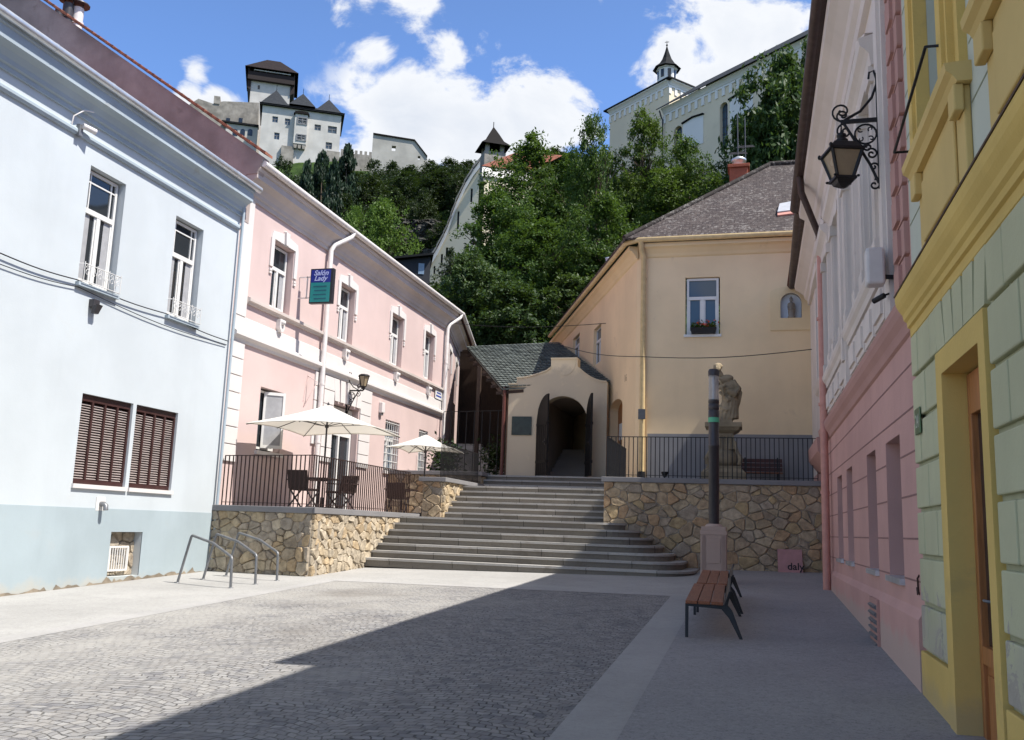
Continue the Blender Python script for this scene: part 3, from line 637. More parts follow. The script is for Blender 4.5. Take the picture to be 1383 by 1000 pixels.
for k in range(5):
    a = 25.36+k*.39; PL.ext(mb, [(a+.03+(2-k)*-.0, 5.28), (a+.36, 5.28), (a+.37-(2-k)*.06, 5.95), (a+.02-(2-k)*.06, 5.95)], 0, .055 if k != 2 else .09)
mb.build('door_surround', 'white', ph, bevel=.01)
for (s0, s1, z0, z1) in PW:
    wo = window(PL, s0+.06, s1-.06, z0+.02, z1-.04, ph, -.2, 'T', curtain=True)
    mb = MB(); zt = z1-.75; e = .19
    PL.ext(mb, [(s0-e, zt), (s0-.02, zt), (s0-.02, z1+.02), (s1+.02, z1+.02), (s1+.02, zt), (s1+e, zt), (s1+e, z1+.02), (s1+e-.06, z1+.22), (s1-.2, z1+.27), ((s0+s1)/2+.13, z1+.3), ((s0+s1)/2, z1+.42), ((s0+s1)/2-.13, z1+.3), (s0+.2, z1+.27), (s0-e+.06, z1+.22), (s0-e, z1+.02)], 0, .04)
    c = (s0+s1)/2; PL.ext(mb, [(c-.07, z1-.0), (c+.07, z1-.0), (c+.11, z1+.36), (c-.11, z1+.36)], 0, .10)
    for a in (s0-e, s1+.03):
        for j in range(2): PL.box(mb, a+.02, a+.14, zt-.12-j*.08, zt-.06-j*.08, 0, .04)
    mb.build('window_hood', 'white', wo)
    mb = MB(); PL.ext(mb, [(c-.13, 6.96), (c+.13, 6.96), (c+.13, 6.72), (c+.05, 6.62), (c-.05, 6.62), (c-.13, 6.72)], 0, .13); mb.lathe([(0, -.05), (.07, -.03), (.08, .05), (0, .08)], PL.p(c, 6.86, .14), 8); mb.build('corbel', 'white', wo)
for s0, s1, z0, z1 in ((1.1, 2.2, 7.2, 9.1), (4.2, 5.3, 7.2, 9.1)):
    wo = window(PW_, s0+.05, s1-.05, z0, z1, ph, -.2, 'T'); mb = MB(); PW_.box(mb, s0-.18, s0-.02, z0+1, z1+.2, 0, .04); PW_.box(mb, s1+.02, s1+.18, z0+1, z1+.2, 0, .04); PW_.box(mb, s0-.02, s1+.02, z1+.02, z1+.24, 0, .04); mb.build('window_hood', 'white', wo)
wo = window(PL, 21.18, 22.28, 3.46, 5.0, ph, -.2, 'C')
q = Pl(PL.p(21.62, 0, -.18)[:2], (.80, .6), (.6, -.8)); mb = MB()
for r4 in ((0, .06, 3.5, 4.98), (.5, .56, 3.5, 4.98), (.06, .5, 3.5, 3.58), (.06, .5, 4.9, 4.98)): q.box(mb, *r4, 0, .045)
cs = mb.build('casement', 'whiteframe', wo); mb = MB(); q.box(mb, .06, .5, 3.58, 4.9, .018, .026); mb.build('pane', 'curtain', cs)
mb = MB(); PL.box(mb, 21.05, 22.4, 3.3, 3.4, -.2, .08); mb.build('sill', 'white', wo)
for s0, s1, z0, z1 in ((29.54, 30.86, 3.45, 5.22), (32.87, 33.85, 3.45, 5.24)):
    wo = window(PL, s0+.05, s1-.05, z0+.03, z1-.04, ph, -.22, 'T', pane='glassblue'); mb = MB()
    for k in range(7): a = s0+.06+(s1-s0-.12)*k/6; PL.box(mb, a-.009, a+.009, z0+.02, z1-.02, -.05, -.03)
    for k in range(7): zz = z0+.08+(z1-z0-.16)*k/6; PL.box(mb, s0+.01, s1-.01, zz-.01, zz+.01, -.03, -.012)
    mb.build('window_grille', 'whiteframe', wo); mb = MB(); PL.box(mb, s0-.05, s1+.05, z0-.1, z0, -.2, .08); mb.build('sill', 'white', wo)
mb = MB(); PL.box(mb, 25.44, 25.54, 1.95, 5.18, -.27, -.2); PL.box(mb, 27.12, 27.22, 1.95, 5.18, -.27, -.2); PL.box(mb, 25.54, 27.12, 5.06, 5.18, -.27, -.2); PL.box(mb, 25.54, 27.12, 4.3, 4.42, -.27, -.2); PL.box(mb, 26.3, 26.4, 1.95, 4.3, -.27, -.2); PL.box(mb, 25.54, 25.66, 1.95, 2.6, -.26, -.21)
do = mb.build('door', 'whiteframe', ph); mb = MB(); PL.box(mb, 25.5, 27.2, 1.95, 5.1, -.29, -.272); mb.build('pane', 'glass', do)
def downpipe(pts, r, mat, par, zs=()):
    mb = MB(); mb.tube(pts, r, 10)
    for z in zs:
        x, y = pts[-1][0], pts[-1][1]; mb.lathe([(r+.012, -.03), (r+.012, .03)], (x, y, z), 10)
    return mb.build('downpipe', mat, par)
downpipe([(-11.86, 25.0, 10.42), (-11.88, 24.9, 10.26), (-12.15, 24.35, 9.85), (-12.2, 24.24, 9.65), (-12.2, 24.24, 1.98)], .075, 'pipewhite', ph, (8.9, 5.6, 3.9))
downpipe([(-11.86, 35.9, 10.42), (-11.88, 35.8, 10.25), (-12.15, 35.3, 9.85), (-12.2, 35.2, 9.65), (-12.2, 35.2, 2)], .075, 'pipewhite', ph, (8.2, 5.2))
# roof pipes
for i, (px, py0, py1, r, cap, lb) in enumerate([(80, 14, 40, .11, 0, 'short plain black pipe on the tiled ridge, leftmost of three flues'), (93, 6, 42, .15, 1, 'black flue with a wide rain cap in the middle of three roof pipes'), (106, 12, 52, .16, 1, 'pale grey flue with a black rain cap, rightmost of three on the tiled ridge')]):
    p = onY(px, py0, 20.6+i*.25); b = onY(px, py1, 20.6+i*.25)
    t = thing('flue_pipe', lb, 'flue', (p[0], p[1], b[2]-.6)); mb = MB(); mb.tube([(p[0], p[1], b[2]-.6), (p[0], p[1], p[2])], r, 12); mb.lathe([(r+.03, -.05), (r+.03, .05)], (p[0], p[1], (p[2]+b[2])/2), 12); mb.build('pipe', 'darkmetal' if i < 2 else 'pipewhite', t)
    if cap: mb = MB(); mb.lathe([(r*2.0, 0), (r*2.0, .03), (r*.5, .16), (0, .18)], (p[0], p[1], p[2]+.1), 12); mb.tube([(p[0]-r, p[1], p[2]), (p[0]-r, p[1], p[2]+.12)], .02, 5); mb.tube([(p[0]+r, p[1], p[2]), (p[0]+r, p[1], p[2]+.12)], .02, 5); mb.build('rain_cap', 'darkmetal', t)

# ------------------------------------------------------------------ left terrace
mb = MB(); mb.add([(-12.36, 19.5, 1.955), (-9.6, 18.95, 1.955), (-9.6, 30.1, 1.955), (-12.36, 30.1, 1.955)], [(0, 1, 2, 3)]); structure(mb.build('terrace_floor', 'pavelight', recalc=False))
tw = thing('terrace_wall', 'low sunlit rubble stone wall with a granite coping under the cafe terrace', 'wall', (-9.5, 19, .4))
PF = Pl((-12.36, 19.46), (2.86, -.6), (-.6, -2.86)); PS = Pl((-9.5, 0), (0, 1), (1, 0)); LF = math.hypot(2.86, .6)
mb = MB(); stones(mb, PF, 0, LF, .3, 1.83, .27, 11, 0, [(.46, .36, .22), (.40, .32, .22), (.50, .41, .27), (.37, .31, .24), (.45, .32, .17), (.52, .44, .32), (.35, .30, .24)]); stones(mb, PS, 18.86, 24.6, .3, 1.83, .22, 12, 0, [(.52, .42, .28), (.48, .40, .285), (.56, .48, .36), (.46, .40, .31), (.52, .39, .23), (.58, .51, .40)])
PF.box(mb, 0, LF, .2, 1.83, -.3, .02, 1); PS.box(mb, 18.87, 25.4, .2, 1.83, -.3, .02, 1); mb.build('stone_facing', ['stone', 'mortar'], tw)
mb = MB(); q = lambda *a: PF.p(*a)
mb.hexa([PF.p(0, 1.83, .08), PF.p(LF+.06, 1.83, .08), (-9.86, 19.2, 1.83), (-12.36, 19.75, 1.83)], [PF.p(0, 1.965, .08), PF.p(LF+.06, 1.965, .08), (-9.86, 19.2, 1.965), (-12.36, 19.75, 1.965)])
mb.hexa([(-9.41, 18.79, 1.832), (-9.41, 25.45, 1.832), (-9.86, 25.45, 1.832), (-9.86, 18.88, 1.832)], [(-9.41, 18.79, 1.968), (-9.41, 25.45, 1.968), (-9.86, 25.45, 1.968), (-9.86, 18.88, 1.968)])
mb.build('coping', 'coping', tw, bevel=.012)
railing('terrace_railing', 'brown iron railing round the sunlit cafe terrace', [(-12.25, 19.6, 1.968), (-9.64, 19.04, 1.968), (-9.64, 25.1, 1.968)], 1.17, .125, 'railbrown')
pw = thing('stair_wall', 'stone pier with grey slab top at the left of the upper flight of steps', 'wall', (-9.1, 25.6, 1.9))
PA = Pl((0, 25.6), (1, 0), (0, -1)); PB = Pl((-8.8, 0), (0, 1), (1, 0)); mb = MB()
stones(mb, PA, -9.4, -8.8, 1.86, 2.92, .28, 21, 0); stones(mb, PB, 25.6, 29.4, 1.86, 2.92, .25, 22, 0, [(.52, .40, .235), (.47, .37, .235), (.56, .46, .31), (.45, .375, .27)])
PA.box(mb, -9.4, -8.81, 1.85, 2.92, -3.9, .02, 1); mb.build('stone_facing', ['stone', 'mortar'], pw)
mb = MB(); mb.box(-9.52, -8.68, 25.5, 29.5, 2.92, 3.045); mb.build('coping', 'coping', pw, bevel=.012)
railing('stair_railing', 'black iron railing on the slab left of the upper steps', [(-8.9, 25.65, 3.045), (-8.9, 29.4, 3.045)], 1.0, .12, 'iron')
p2 = thing('landing_wall', 'small stone wall with slab top left of the topmost steps', 'wall', (-9.0, 30, 2.8)); mb = MB()
PA2 = Pl((0, 30.0), (1, 0), (0, -1)); stones(mb, PA2, -12.3, -9.02, 1.96, 3.36, .34, 23, 0); stones(mb, Pl((-9.02, 0), (0, 1), (1, 0)), 30, 30.9, 2.6, 3.36, .3, 24, 0)
mb.box(-12.34, -9.03, 30.0, 30.9, 1.9, 3.36, 1); mb.build('stone_facing', ['stone', 'mortar'], p2)
mb = MB(); mb.box(-12.34, -8.9, 29.9, 31.0, 3.36, 3.49); mb.build('coping', 'coping', p2, bevel=.012)

# ------------------------------------------------------------------ steps
st = thing('staircase', 'broad flight of grey granite steps rising to the cream gate', 'steps', (-5.5, 21.8, .65))
def step(x0, x1, y0, y1, z, h, rounded):
    def outl(e):
        if not rounded: return [(x0, y0-e), (x1, y0-e), (x1, y1), (x0, y1)]
        rx, ry = .75, min(1.05, y1-y0-.1); pts = [(x0, y0-e)]
        for k in range(9):
            a = math.pi/2*k/8; pts.append((x1-rx+(rx+e)*math.sin(a), y0+ry-(ry+e)*math.cos(a)))
        return pts+[(x1+e, y1), (x0, y1)]
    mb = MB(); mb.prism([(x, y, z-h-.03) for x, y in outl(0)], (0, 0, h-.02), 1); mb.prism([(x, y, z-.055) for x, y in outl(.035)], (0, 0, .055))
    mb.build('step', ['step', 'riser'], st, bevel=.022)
ZS = [.81+.179*i for i in range(7)]
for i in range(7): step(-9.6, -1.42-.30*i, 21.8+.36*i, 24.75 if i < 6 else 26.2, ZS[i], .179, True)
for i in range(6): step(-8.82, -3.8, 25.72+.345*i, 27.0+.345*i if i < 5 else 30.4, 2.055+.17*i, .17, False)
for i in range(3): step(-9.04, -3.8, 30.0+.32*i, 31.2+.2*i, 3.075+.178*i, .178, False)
mb = MB(); mb.add([(-12.4, 30.98, 3.40), (-8.9, 30.98, 3.40), (-8.9, 30.7, 3.42), (-3.6, 30.7, 3.42), (-3.6, 38, 3.5), (-13, 38, 3.5)], [(0, 1, 2, 3, 4, 5)]); structure(mb.build('upper_landing', 'pavelight', recalc=False))

# ------------------------------------------------------------------ right retaining wall and terrace
rw = thing('retaining_wall', 'tall shaded rubble stone wall under the statue terrace', 'wall', (-1, 24.6, .6)); PR = Pl((0, 24.6), (1, 0), (0, -1)); mb = MB()
stones(mb, PR, -3.9, 1.72, .5, 2.97, .275, 31, 0, [(.44, .31, .18), (.40, .295, .19), (.48, .355, .21), (.37, .285, .20), (.43, .26, .125), (.50, .39, .25), (.36, .29, .22), (.45, .32, .15), (.51, .42, .30)])
mb.box(-3.9, 1.72, 24.58, 24.95, .4, 2.97, 1); mb.box(-3.9, -3.5, 24.9, 28.6, 1.8, 2.97, 1); mb.build('stone_facing', ['stone', 'mortar'], rw)
mb = MB(); mb.box(-3.97, 1.72, 24.5, 24.98, 2.97, 3.1); mb.box(-3.972, -3.5, 24.98, 28.6, 2.972, 3.098); mb.build('coping', 'coping', rw, bevel=.012)
mb = MB(); mb.add([(-3.6, 24.9, 3.04), (6, 24.9, 3.04), (6, 28.7, 3.06), (-3.6, 28.7, 3.06)], [(0, 1, 2, 3)]); structure(mb.build('statue_terrace', 'coping', recalc=False))
railing('terrace_railing', 'black iron railing along the top of the shaded stone wall', [(-3.85, 28.4, 3.1), (-3.85, 24.68, 3.1), (1.55, 24.68, 3.1)], 1.09, .118, 'iron')
# ------------------------------------------------------------------ peach-cream house above the stone wall
ch = thing('town_house', 'peach cream house with mottled purple tile roof, flower window and saint niche', 'house', (0, 28.5, 3))
PC = Pl((0, 28.5), (1, 0), (0, -1)); PCL = Pl((-3.6, 28.66), (-5.65, 14.3), (-14.3, -5.65))
HW = rect(-2.06, -1.0, 7.78, 9.62); NI = archpts(.80, 1.42, 8.24, 8.72, 9.02)
mb = MB(); PC.facade(mb, rect(-3.22, 8, 2.9, 10.8), [HW, NI], .16)
pts = [(-3.22, 28.5), (-3.42, 28.53), (-3.6, 28.66)]
for a, b in zip(pts, pts[1:]): mb.add([(*a, 2.9), (*b, 2.9), (*b, 10.8), (*a, 10.8)], [(0, 1, 2, 3)], 0, True)
s_a, z_a = hit(PCL, 823, 592); s_b, _ = hit(PCL, 840, 592); _, zt = hit(PCL, 832, 540); _, zs = hit(PCL, 824, 556)
lo_, hi_ = min(s_a, s_b), max(s_a, s_b)
AD = archpts(lo_, hi_, 3.2, zs, zt)
wl = []
for c in ((801, 812, 436, 496), (773, 783, 449, 492)):
    sa, za = hit(PCL, c[0], c[3]); sb, zb = hit(PCL, c[1], c[2]); wl.append((min(sa, sb), max(sa, sb), za, zb))
PCL.facade(mb, rect(0, 17, 2.9, 10.8), [AD]+[rect(*q) for q in wl], .3)
mb.box(3, 8, 44, 44.2, 2.9, 10.8); mb.box(7.9, 8, 28.6, 44, 2.9, 10.8); mb.build('wall', 'cream', ch, recalc=False)
mb = MB(); PC.box(mb, -3.2, 8, 3, 4.68, .002, .008); mb.build('dado', 'greydado', ch)
mb = MB(); PCL.box(mb, lo_-.02, hi_+.02, 3.2, zt+.05, -.34, -.3); mb.build('door', 'doorwood', ch)
wo = window(PC, -2.02, -1.04, 7.8, 9.6, ch, -.10, 'T', pane='glassblue', fw=.07); mb = MB(); PC.box(mb, -2.1, -.96, 7.7, 7.78, -.1, .06); mb.build('sill', 'whiteframe', wo)
for q in wl: window(PCL, q[0]+.03, q[1]-.03, q[2]+.03, q[3]-.03, ch, -.14, 'T', pane='glassblue', fw=.05)
mb = MB()
o = [(.5, 7.86), (1.75, 7.86), (1.75, 9.05)]+[(1.125+.625*math.cos(math.pi*k/8), 9.05+.17*math.sin(math.pi*k/8)) for k in range(1, 8)]+[(.5, 9.05)]
PC.facade(mb, o, [NI], .03, d=.045)
for i in range(len(o)): a, b = o[i], o[(i+1) % len(o)]; mb.add([PC.p(*a, 0), PC.p(*b, 0), PC.p(*b, .045), PC.p(*a, .045)], [(0, 1, 2, 3)])
np_ = mb.build('niche_surround', 'creamtrim', ch, recalc=False)
mb = MB(); PC.facade(mb, NI, [], 0, d=-.15); PC.box(mb, .7, 1.5, 8.0, 9.2, -.3, -.2)
for i in range(len(NI)): a, b = NI[i], NI[(i+1) % len(NI)]; mb.add([PC.p(*a, .04), PC.p(*b, .04), PC.p(*b, -.155), PC.p(*a, -.155)], [(0, 1, 2, 3)])
mb.build('niche_lining', plaster('pale_blue_niche', (.72, .77, .86), .05), np_, recalc=False)
sx_ = thing('statuette', 'small dark stone saint figure standing in the pale blue wall niche', 'statuette', (1.12, 28.52, 8.24)); mb = MB()
mb.lathe([(.10, 0), (.11, .05), (.085, .07), (.10, .2), (.085, .35), (.115, .42), (.09, .47), (.04, .5)], (1.12, 28.52, 8.24), 10); mb.ell((1.12, 28.51, 8.80), (.05, .05, .065)); mb.lathe([(.06, 0), (.02, .07), (0, .1)], (1.12, 28.51, 8.84), 8); mb.tube([(1.03, 28.5, 8.62), (1.04, 28.44, 8.5), (1.12, 28.42, 8.52)], .03, 6); mb.tube([(1.21, 28.5, 8.62), (1.2, 28.44, 8.5), (1.12, 28.42, 8.52)], .03, 6); mb.build('figure', 'castlestone', sx_)
CC = [(0, 10.3), (.05, 10.34), (.09, 10.42), (.2, 10.55), (.3, 10.6), (.3, 10.72), (0, 10.72)]
mb = MB(); PC.run(mb, CC, -3.45, 8); PCL.run(mb, CC, -.1, 16.8); mb.build('cornice', 'creamtrim', ch)
mb = MB(); mb.tube([(8, 28.1, 10.8), (-3.5, 28.1, 10.8), (-3.95, 28.4, 10.8), (-9.5, 42.4, 10.8)], .085, 10); mb.build('gutter', 'pipeyellow', ch)
downpipe([(-3.42, 28.08, 10.75), (-3.42, 28.2, 10.5), (-3.36, 28.36, 10.3), (-3.36, 28.4, 3.45)], .085, 'pipeyellow', ch, (9.6, 8.3, 6.8))
mb = MB(); mb.tube([(-3.36, 28.4, 3.06), (-3.36, 28.4, 3.5)], .11, 10); mb.build('pipe_shoe', 'iron', ch)
mb = MB(); e0 = (-3.95, 28.05, 10.87)
mb.roof([e0, (9, 28.05, 10.87), (9, 32.5, 14.8), (.62, 32.5, 14.8)]); mb.roof([(-9.6, 42.4, 10.87), e0, (.62, 32.5, 14.8), (-3.5, 44, 14.8)]); mb.roof([(9, 37, 10.9), (-2, 37, 10.9), (.62, 32.5, 14.8), (9, 32.5, 14.8)])
mb.tube([(.6, 32.5, 14.83), (9, 32.5, 14.83)], .1, 8); mb.tube([e0, (.62, 32.5, 14.83)], .09, 8); rf = mb.build('roof', 'slate', ch)
p = onY(998, 250, 33.2); mb = MB(); mb.box(p[0]-.33, p[0]+.33, 32.87, 33.53, p[2]-1.2, p[2]+.55); mb.box(p[0]-.39, p[0]+.39, 32.80, 33.60, p[2]+.55, p[2]+.68); ck = mb.build('chimney', 'brickred', rf, bevel=.02)
mb = MB(); mb.lathe([(.2, 0), (.2, .22), (.27, .24), (.27, .32), (.1, .42), (0, .44)], (p[0], 33.2, p[2]+.66), 12); mb.build('chimney_cowl', 'zinc', ck)
nrm = np.cross([1, 0, 0], [0, 4.45, 3.93]); nrm = nrm/np.linalg.norm(nrm)
def onroof(x, y): d = ray(x, y); t = ((np.array(e0)-CAM)@nrm)/(d@nrm); return CAM+d*t
A, B, C_, D_ = [Vector(onroof(*q)) for q in ((1050, 290), (1074, 287), (1073, 275), (1053, 279))]; nv = Vector(nrm)
if nv.z < 0: nv = -nv
mb = MB(); mb.hexa([A, B, C_, D_], [q+nv*.10 for q in (A, B, C_, D_)]); mb.build('skylight', 'skylight', rf)
mb = MB(); off = Vector((0, -.12, -.12)); mb.hexa([A+off, B+off, B+off*.1, A+off*.1], [A+off+nv*.06, B+off+nv*.06, B+off*.1+nv*.06, A+off*.1+nv*.06]); mb.build('skylight_flashing', 'pipepink', rf)
a1_ = at(822, 350, 35)
vp = thing('flue_pipe', 'slim shiny metal flue at the left eave of the peach cream house', 'flue', (a1_[0], a1_[1], a1_[2]-1.2)); mb = MB(); mb.tube([(a1_[0], a1_[1], a1_[2]-1.2), tuple(a1_)], .11, 10); mb.lathe([(.14, 0), (.14, .04), (0, .07)], tuple(a1_), 10); mb.build('pipe', 'zinc', vp)
for i, (px, p0, p1, lb) in enumerate(((996, 155, 218, 'thin roof antenna pole left of its taller-looking twin by the red chimney'), (1006, 160, 226, 'thin roof antenna pole with rods, nearest the purple roof slope'))):
    a, b = onY(px, p0, 33.6+i*.2), onY(px+1, p1, 33.6+i*.2); t = thing('antenna', lb, 'antenna', tuple(b-np.array([0, 0, .8]))); mb = MB(); mb.tube([tuple(b-np.array([0, 0, .8])), tuple(a)], .022, 6); mb.build('mast', 'antenna', t)
    mb = MB()
    for k in range(5): z = b[2]+.2+k*.06+i*.5; mb.tube([(b[0]-.35+k*.02, b[1]+.1*k-.2, z), (b[0]+.35-k*.02, b[1]+.1*k-.2, z)], .009, 5)
    mb.tube([(b[0], b[1]-.25, b[2]+.19+i*.5), (b[0], b[1]+.25, b[2]+.45+i*.5)], .012, 5); mb.build('aerial_rods', 'antenna', t)
# flower box
fb = thing('flower_box', 'black window box of red and orange flowers on the white sill', 'flower box', (-1.5, 28.38, 7.79)); mb = MB()
mb.hexa([(-1.86, 28.34, 7.79), (-1.14, 28.34, 7.79), (-1.14, 28.48, 7.79), (-1.86, 28.48, 7.79)], [(-1.9, 28.3, 7.97), (-1.1, 28.3, 7.97), (-1.1, 28.5, 7.97), (-1.9, 28.5, 7.97)]); mb.build('trough', 'iron', fb)
def leafcloud(name, mat, par, n, fn, size, seed, org=None):
    R = random.Random(seed); mb = MB()
    for i in range(n):
        c = Vector(fn(R)); a = Vector((R.gauss(0, 1), R.gauss(0, 1), R.gauss(0, .7))).normalized(); b = a.cross(Vector((R.gauss(0, 1), R.gauss(0, 1), R.gauss(0, 1)))).normalized(); s = size*R.uniform(.6, 1.3)
        k = R.random(); mb.add([tuple(c-a*s), tuple(c+b*s*.45), tuple(c+a*s), tuple(c-b*s*.45)], [(0, 1, 2, 3)], 0, False, (k, k, k))
    return mb.build(name, mat, par, org=org, recalc=False)
leafcloud('foliage', 'leaf', fb, 260, lambda R: (R.uniform(-1.88, -1.12), 28.4+R.gauss(0, .06), 7.98+abs(R.gauss(0, .09))), .05, 3)
leafcloud('flowers', plain('orange_red_petal', (.55, .07, .02), .6, var=.4, scale=12), fb, 60, lambda R: (R.choice((-1.45, -1.6, -1.3))+R.gauss(0, .12), 28.36+R.gauss(0, .05), 8.06+R.gauss(0, .06)), .045, 4)
t16 = text_mesh('16', .34, 'house_number', plain('faded_brown_paint', (.42, .30, .2), .8), None, PCL.p(1.35, 6.55, .006), right=tuple(-PCL.u), up=(0, 0, 1), depth=.002, org=PCL.p(1.35, 6.55, .006))
tag(t16, 'faded painted house number on the cream wall right of the gate', 'number')
pn = hit(PCL, 831, 583); mb = MB(); PCL.box(mb, pn[0]-.3, pn[0]+.22, pn[1]-.28, pn[1]+.28, -.2, -.18); nb = mb.build('notice_board', 'whiteframe', None, org=PCL.p(pn[0], pn[1]-.28, -.18)); tag(nb, 'white notice sheet at the cream arched doorway beside the railing', 'notice')
pb = hit(PC, 866, 558); mb = MB(); mb.box(-3.47, -3.25, 28.27, 28.31, 5.1, 5.42); tag(mb.build('notice_plate', 'antenna', None, org=(-3.36, 28.3, 5.1), bevel=.01), 'small grey plate strapped to the yellow downpipe', 'plate')

# ------------------------------------------------------------------ gate
gt = thing('gatehouse', 'cream plastered gatehouse with curved parapet and dark open arch at the stair head', 'gatehouse', (-6.7, 31.5, 3.4)); PG = Pl((0, 31.5), (1, 0), (0, -1))
OP = archpts(-7.42, -5.62, 3.43, 5.35, 6.3, 14)
def curve(a, b, n=8, sag=.0): return [(a[0]+(b[0]-a[0])*k/n, a[1]+(b[1]-a[1])*k/n + sag*math.sin(math.pi*k/n)) for k in range(n+1)]
topl = [(-8.22, 6.7), (-8.22, 6.93)]+[(-8.22+1.1*k/8, 6.93+.26*(k/8)**1.7) for k in range(1, 9)]+[(-6.98, 7.3), (-6.98, 7.62), (-6.02, 7.62), (-6.02, 7.3)]+[(-5.88+.9*k/8, 7.2-.42*(1-(1-k/8)**2)) for k in range(9)]
outer = [(-8.5, 3.2), (-4.95, 3.2)]+topl[::-1][:0]+[(-4.95, 6.78)]+topl[::-1]+[(-8.5, 6.7)]
mb = MB(); PG.facade(mb, outer, [OP], .5); n = len(outer)
for i in range(n): a, b = outer[i], outer[(i+1) % n]; mb.add([PG.p(*a, 0), PG.p(*b, 0), PG.p(*b, -.5), PG.p(*a, -.5)], [(0, 1, 2, 3)])
PG.facade(mb, outer, [OP], .0, d=-.5); mb.build('wall', 'gate', gt, recalc=False)
mb = MB(); PG.run(mb, [(.002, 6.68), (.05, 6.72), (.05, 6.76), (-.45, 6.76), (-.45, 6.68)], -8.52, -8.22)
for a, b in zip(topl[1:], topl[2:]):
    if abs(b[0]-a[0]) > .005: PG.ext(mb, [a, b, (b[0], b[1]+.05), (a[0], a[1]+.05)], -.52, .05)
mb.build('parapet_coping', 'gate', gt)
mb = MB(); cc = (-6.5, 7.62); PG.ext(mb, [(-6.5+.42*math.cos(math.pi+math.pi*k/12), 7.52+.5*math.sin(math.pi+math.pi*k/12)) for k in range(13)], 0, .018); mb.build('shield_relief', 'gate', gt)
mb = MB()
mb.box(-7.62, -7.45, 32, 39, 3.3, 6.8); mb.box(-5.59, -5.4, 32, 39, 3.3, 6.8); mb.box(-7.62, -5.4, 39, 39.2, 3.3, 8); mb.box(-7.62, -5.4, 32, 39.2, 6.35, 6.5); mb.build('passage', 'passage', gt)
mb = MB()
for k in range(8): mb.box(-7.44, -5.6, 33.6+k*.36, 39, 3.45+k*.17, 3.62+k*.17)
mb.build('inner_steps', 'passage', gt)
def leaf_door(hx, hy, ux, uy, w_, mirror):
    pl = Pl((hx, hy), (ux, uy), (uy, -ux)); o = [(0, 3.47), (w_, 3.47)]+[(w_*(1-k/8), 6.27-.9*(1-math.cos(math.asin(k/8)))) for k in range(9)]
    mb = MB(); pl.ext(mb, o, -.03, .03)
    for k in range(1, 6): pl.box(mb, w_*k/6-.008, w_*k/6+.008, 3.5, 5.3, .03, .04); pl.box(mb, w_*k/6-.008, w_*k/6+.008, 3.5, 5.3, -.04, -.03)
    for z in (3.9, 5.2): pl.box(mb, .03, w_-.03, z, z+.09, .04, .055); pl.box(mb, .03, w_-.03, z, z+.09, -.055, -.04)
    lf = mb.build('gate_leaf', 'gatewood', gt); mb = MB(); mb.lathe([(.05, -.02), (.06, 0), (.05, .02)], pl.p(w_-.12, 4.6, .08), 10); pl.box(mb, w_-.16, w_-.06, 4.5, 4.72, .03, .06); mb.build('lock', 'iron', lf)
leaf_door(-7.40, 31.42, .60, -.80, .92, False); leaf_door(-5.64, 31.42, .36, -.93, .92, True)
pl_ = thing('memorial_plaque', 'dark green slate plaque on the cream gate wall left of the arch', 'plaque', (-7.98, 31.5, 4.9)); mb = MB(); PG.box(mb, -8.34, -7.62, 4.9, 5.56, .012, .05); mb.build('slab', plain('dark_green_slate', (.022, .035, .032), .35, var=.3), pl_, bevel=.008)
mb = MB()
for a in (-8.28, -7.68):
    for z in (4.96, 5.5): mb.lathe([(.018, -.01), (.018, .01)], PG.p(a, z, .05), 8)
mb.build('bolts', 'iron', pl_)
downpipe([(-8.64, 31.45, 6.6), (-8.64, 31.42, 3.42)], .06, plain('rust_brown_pipe', (.10, .03, .022), .5), gt)
# shingled roof of the covered way behind the gate
cw = thing('covered_stairway', 'dark timber covered stairway with weathered grey green shingle roof behind the gate', 'covered stair', (-9.5, 33, 3.4))
P1, P2, P3, P4 = [Vector(v) for v in ((-8.72, 31.35, 6.58), (-4.9, 31.95, 6.85), (-8.55, 40.2, 10.02), (-12.9, 40.0, 9.85))]; mb = MB(); n = 26
nn = (P2-P1).cross(P4-P1).normalized()
for k in range(n):
    t0, t1 = k/n, (k+1.3)/n; a, b = P1.lerp(P4, t0), P2.lerp(P3, t0); c, d = P2.lerp(P3, min(t1, 1.02)), P1.lerp(P4, min(t1, 1.02)); m_ = 26
    for j in range(m_):
        u0, u1 = j/m_+.004, (j+1)/m_-.004; w_ = rnd.uniform(-.02, .02)
        q = [a.lerp(b, u0)-(d-a)*w_*.5, a.lerp(b, u1)-(d-a)*w_*.5, d.lerp(c, u1), d.lerp(c, u0)]; lift = .055+rnd.uniform(0, .018)
        mb.hexa([q[0]+nn*(lift-.03), q[1]+nn*(lift-.03), q[2]-nn*.01, q[3]-nn*.01], [q[0]+nn*lift, q[1]+nn*lift, q[2]+nn*.012, q[3]+nn*.012])
mb.hexa([P1-nn*.08, P2-nn*.08, P3-nn*.08, P4-nn*.08], [P1-nn*.03, P2-nn*.03, P3-nn*.03, P4-nn*.03]); mb.build('roof', 'shingle', cw)
mb = MB()
for k in range(9):
    t = k/8.; e = P1.lerp(P4, t)-nn*.16; mb.bar(tuple(e+Vector((-.25, .12, -.02))), tuple(e+(P2-P1)*.2), .09, .11)
mb.bar(tuple(P1+Vector((.1, .2, -.26))), tuple(P4+Vector((.1, .1, -.26))), .14, .16); mb.build('rafters', 'darkwood', cw)
mb = MB(); mb.hexa([(-8.62, 31.75, 3.4), (-8.5, 31.75, 3.4), (-8.5, 38, 3.4), (-8.62, 38, 3.4)], [(-8.62, 31.75, 6.5), (-8.5, 31.75, 6.5), (-8.5, 38, 8.6), (-8.62, 38, 8.6)]); mb.build('side_planking', 'plankwood', cw)
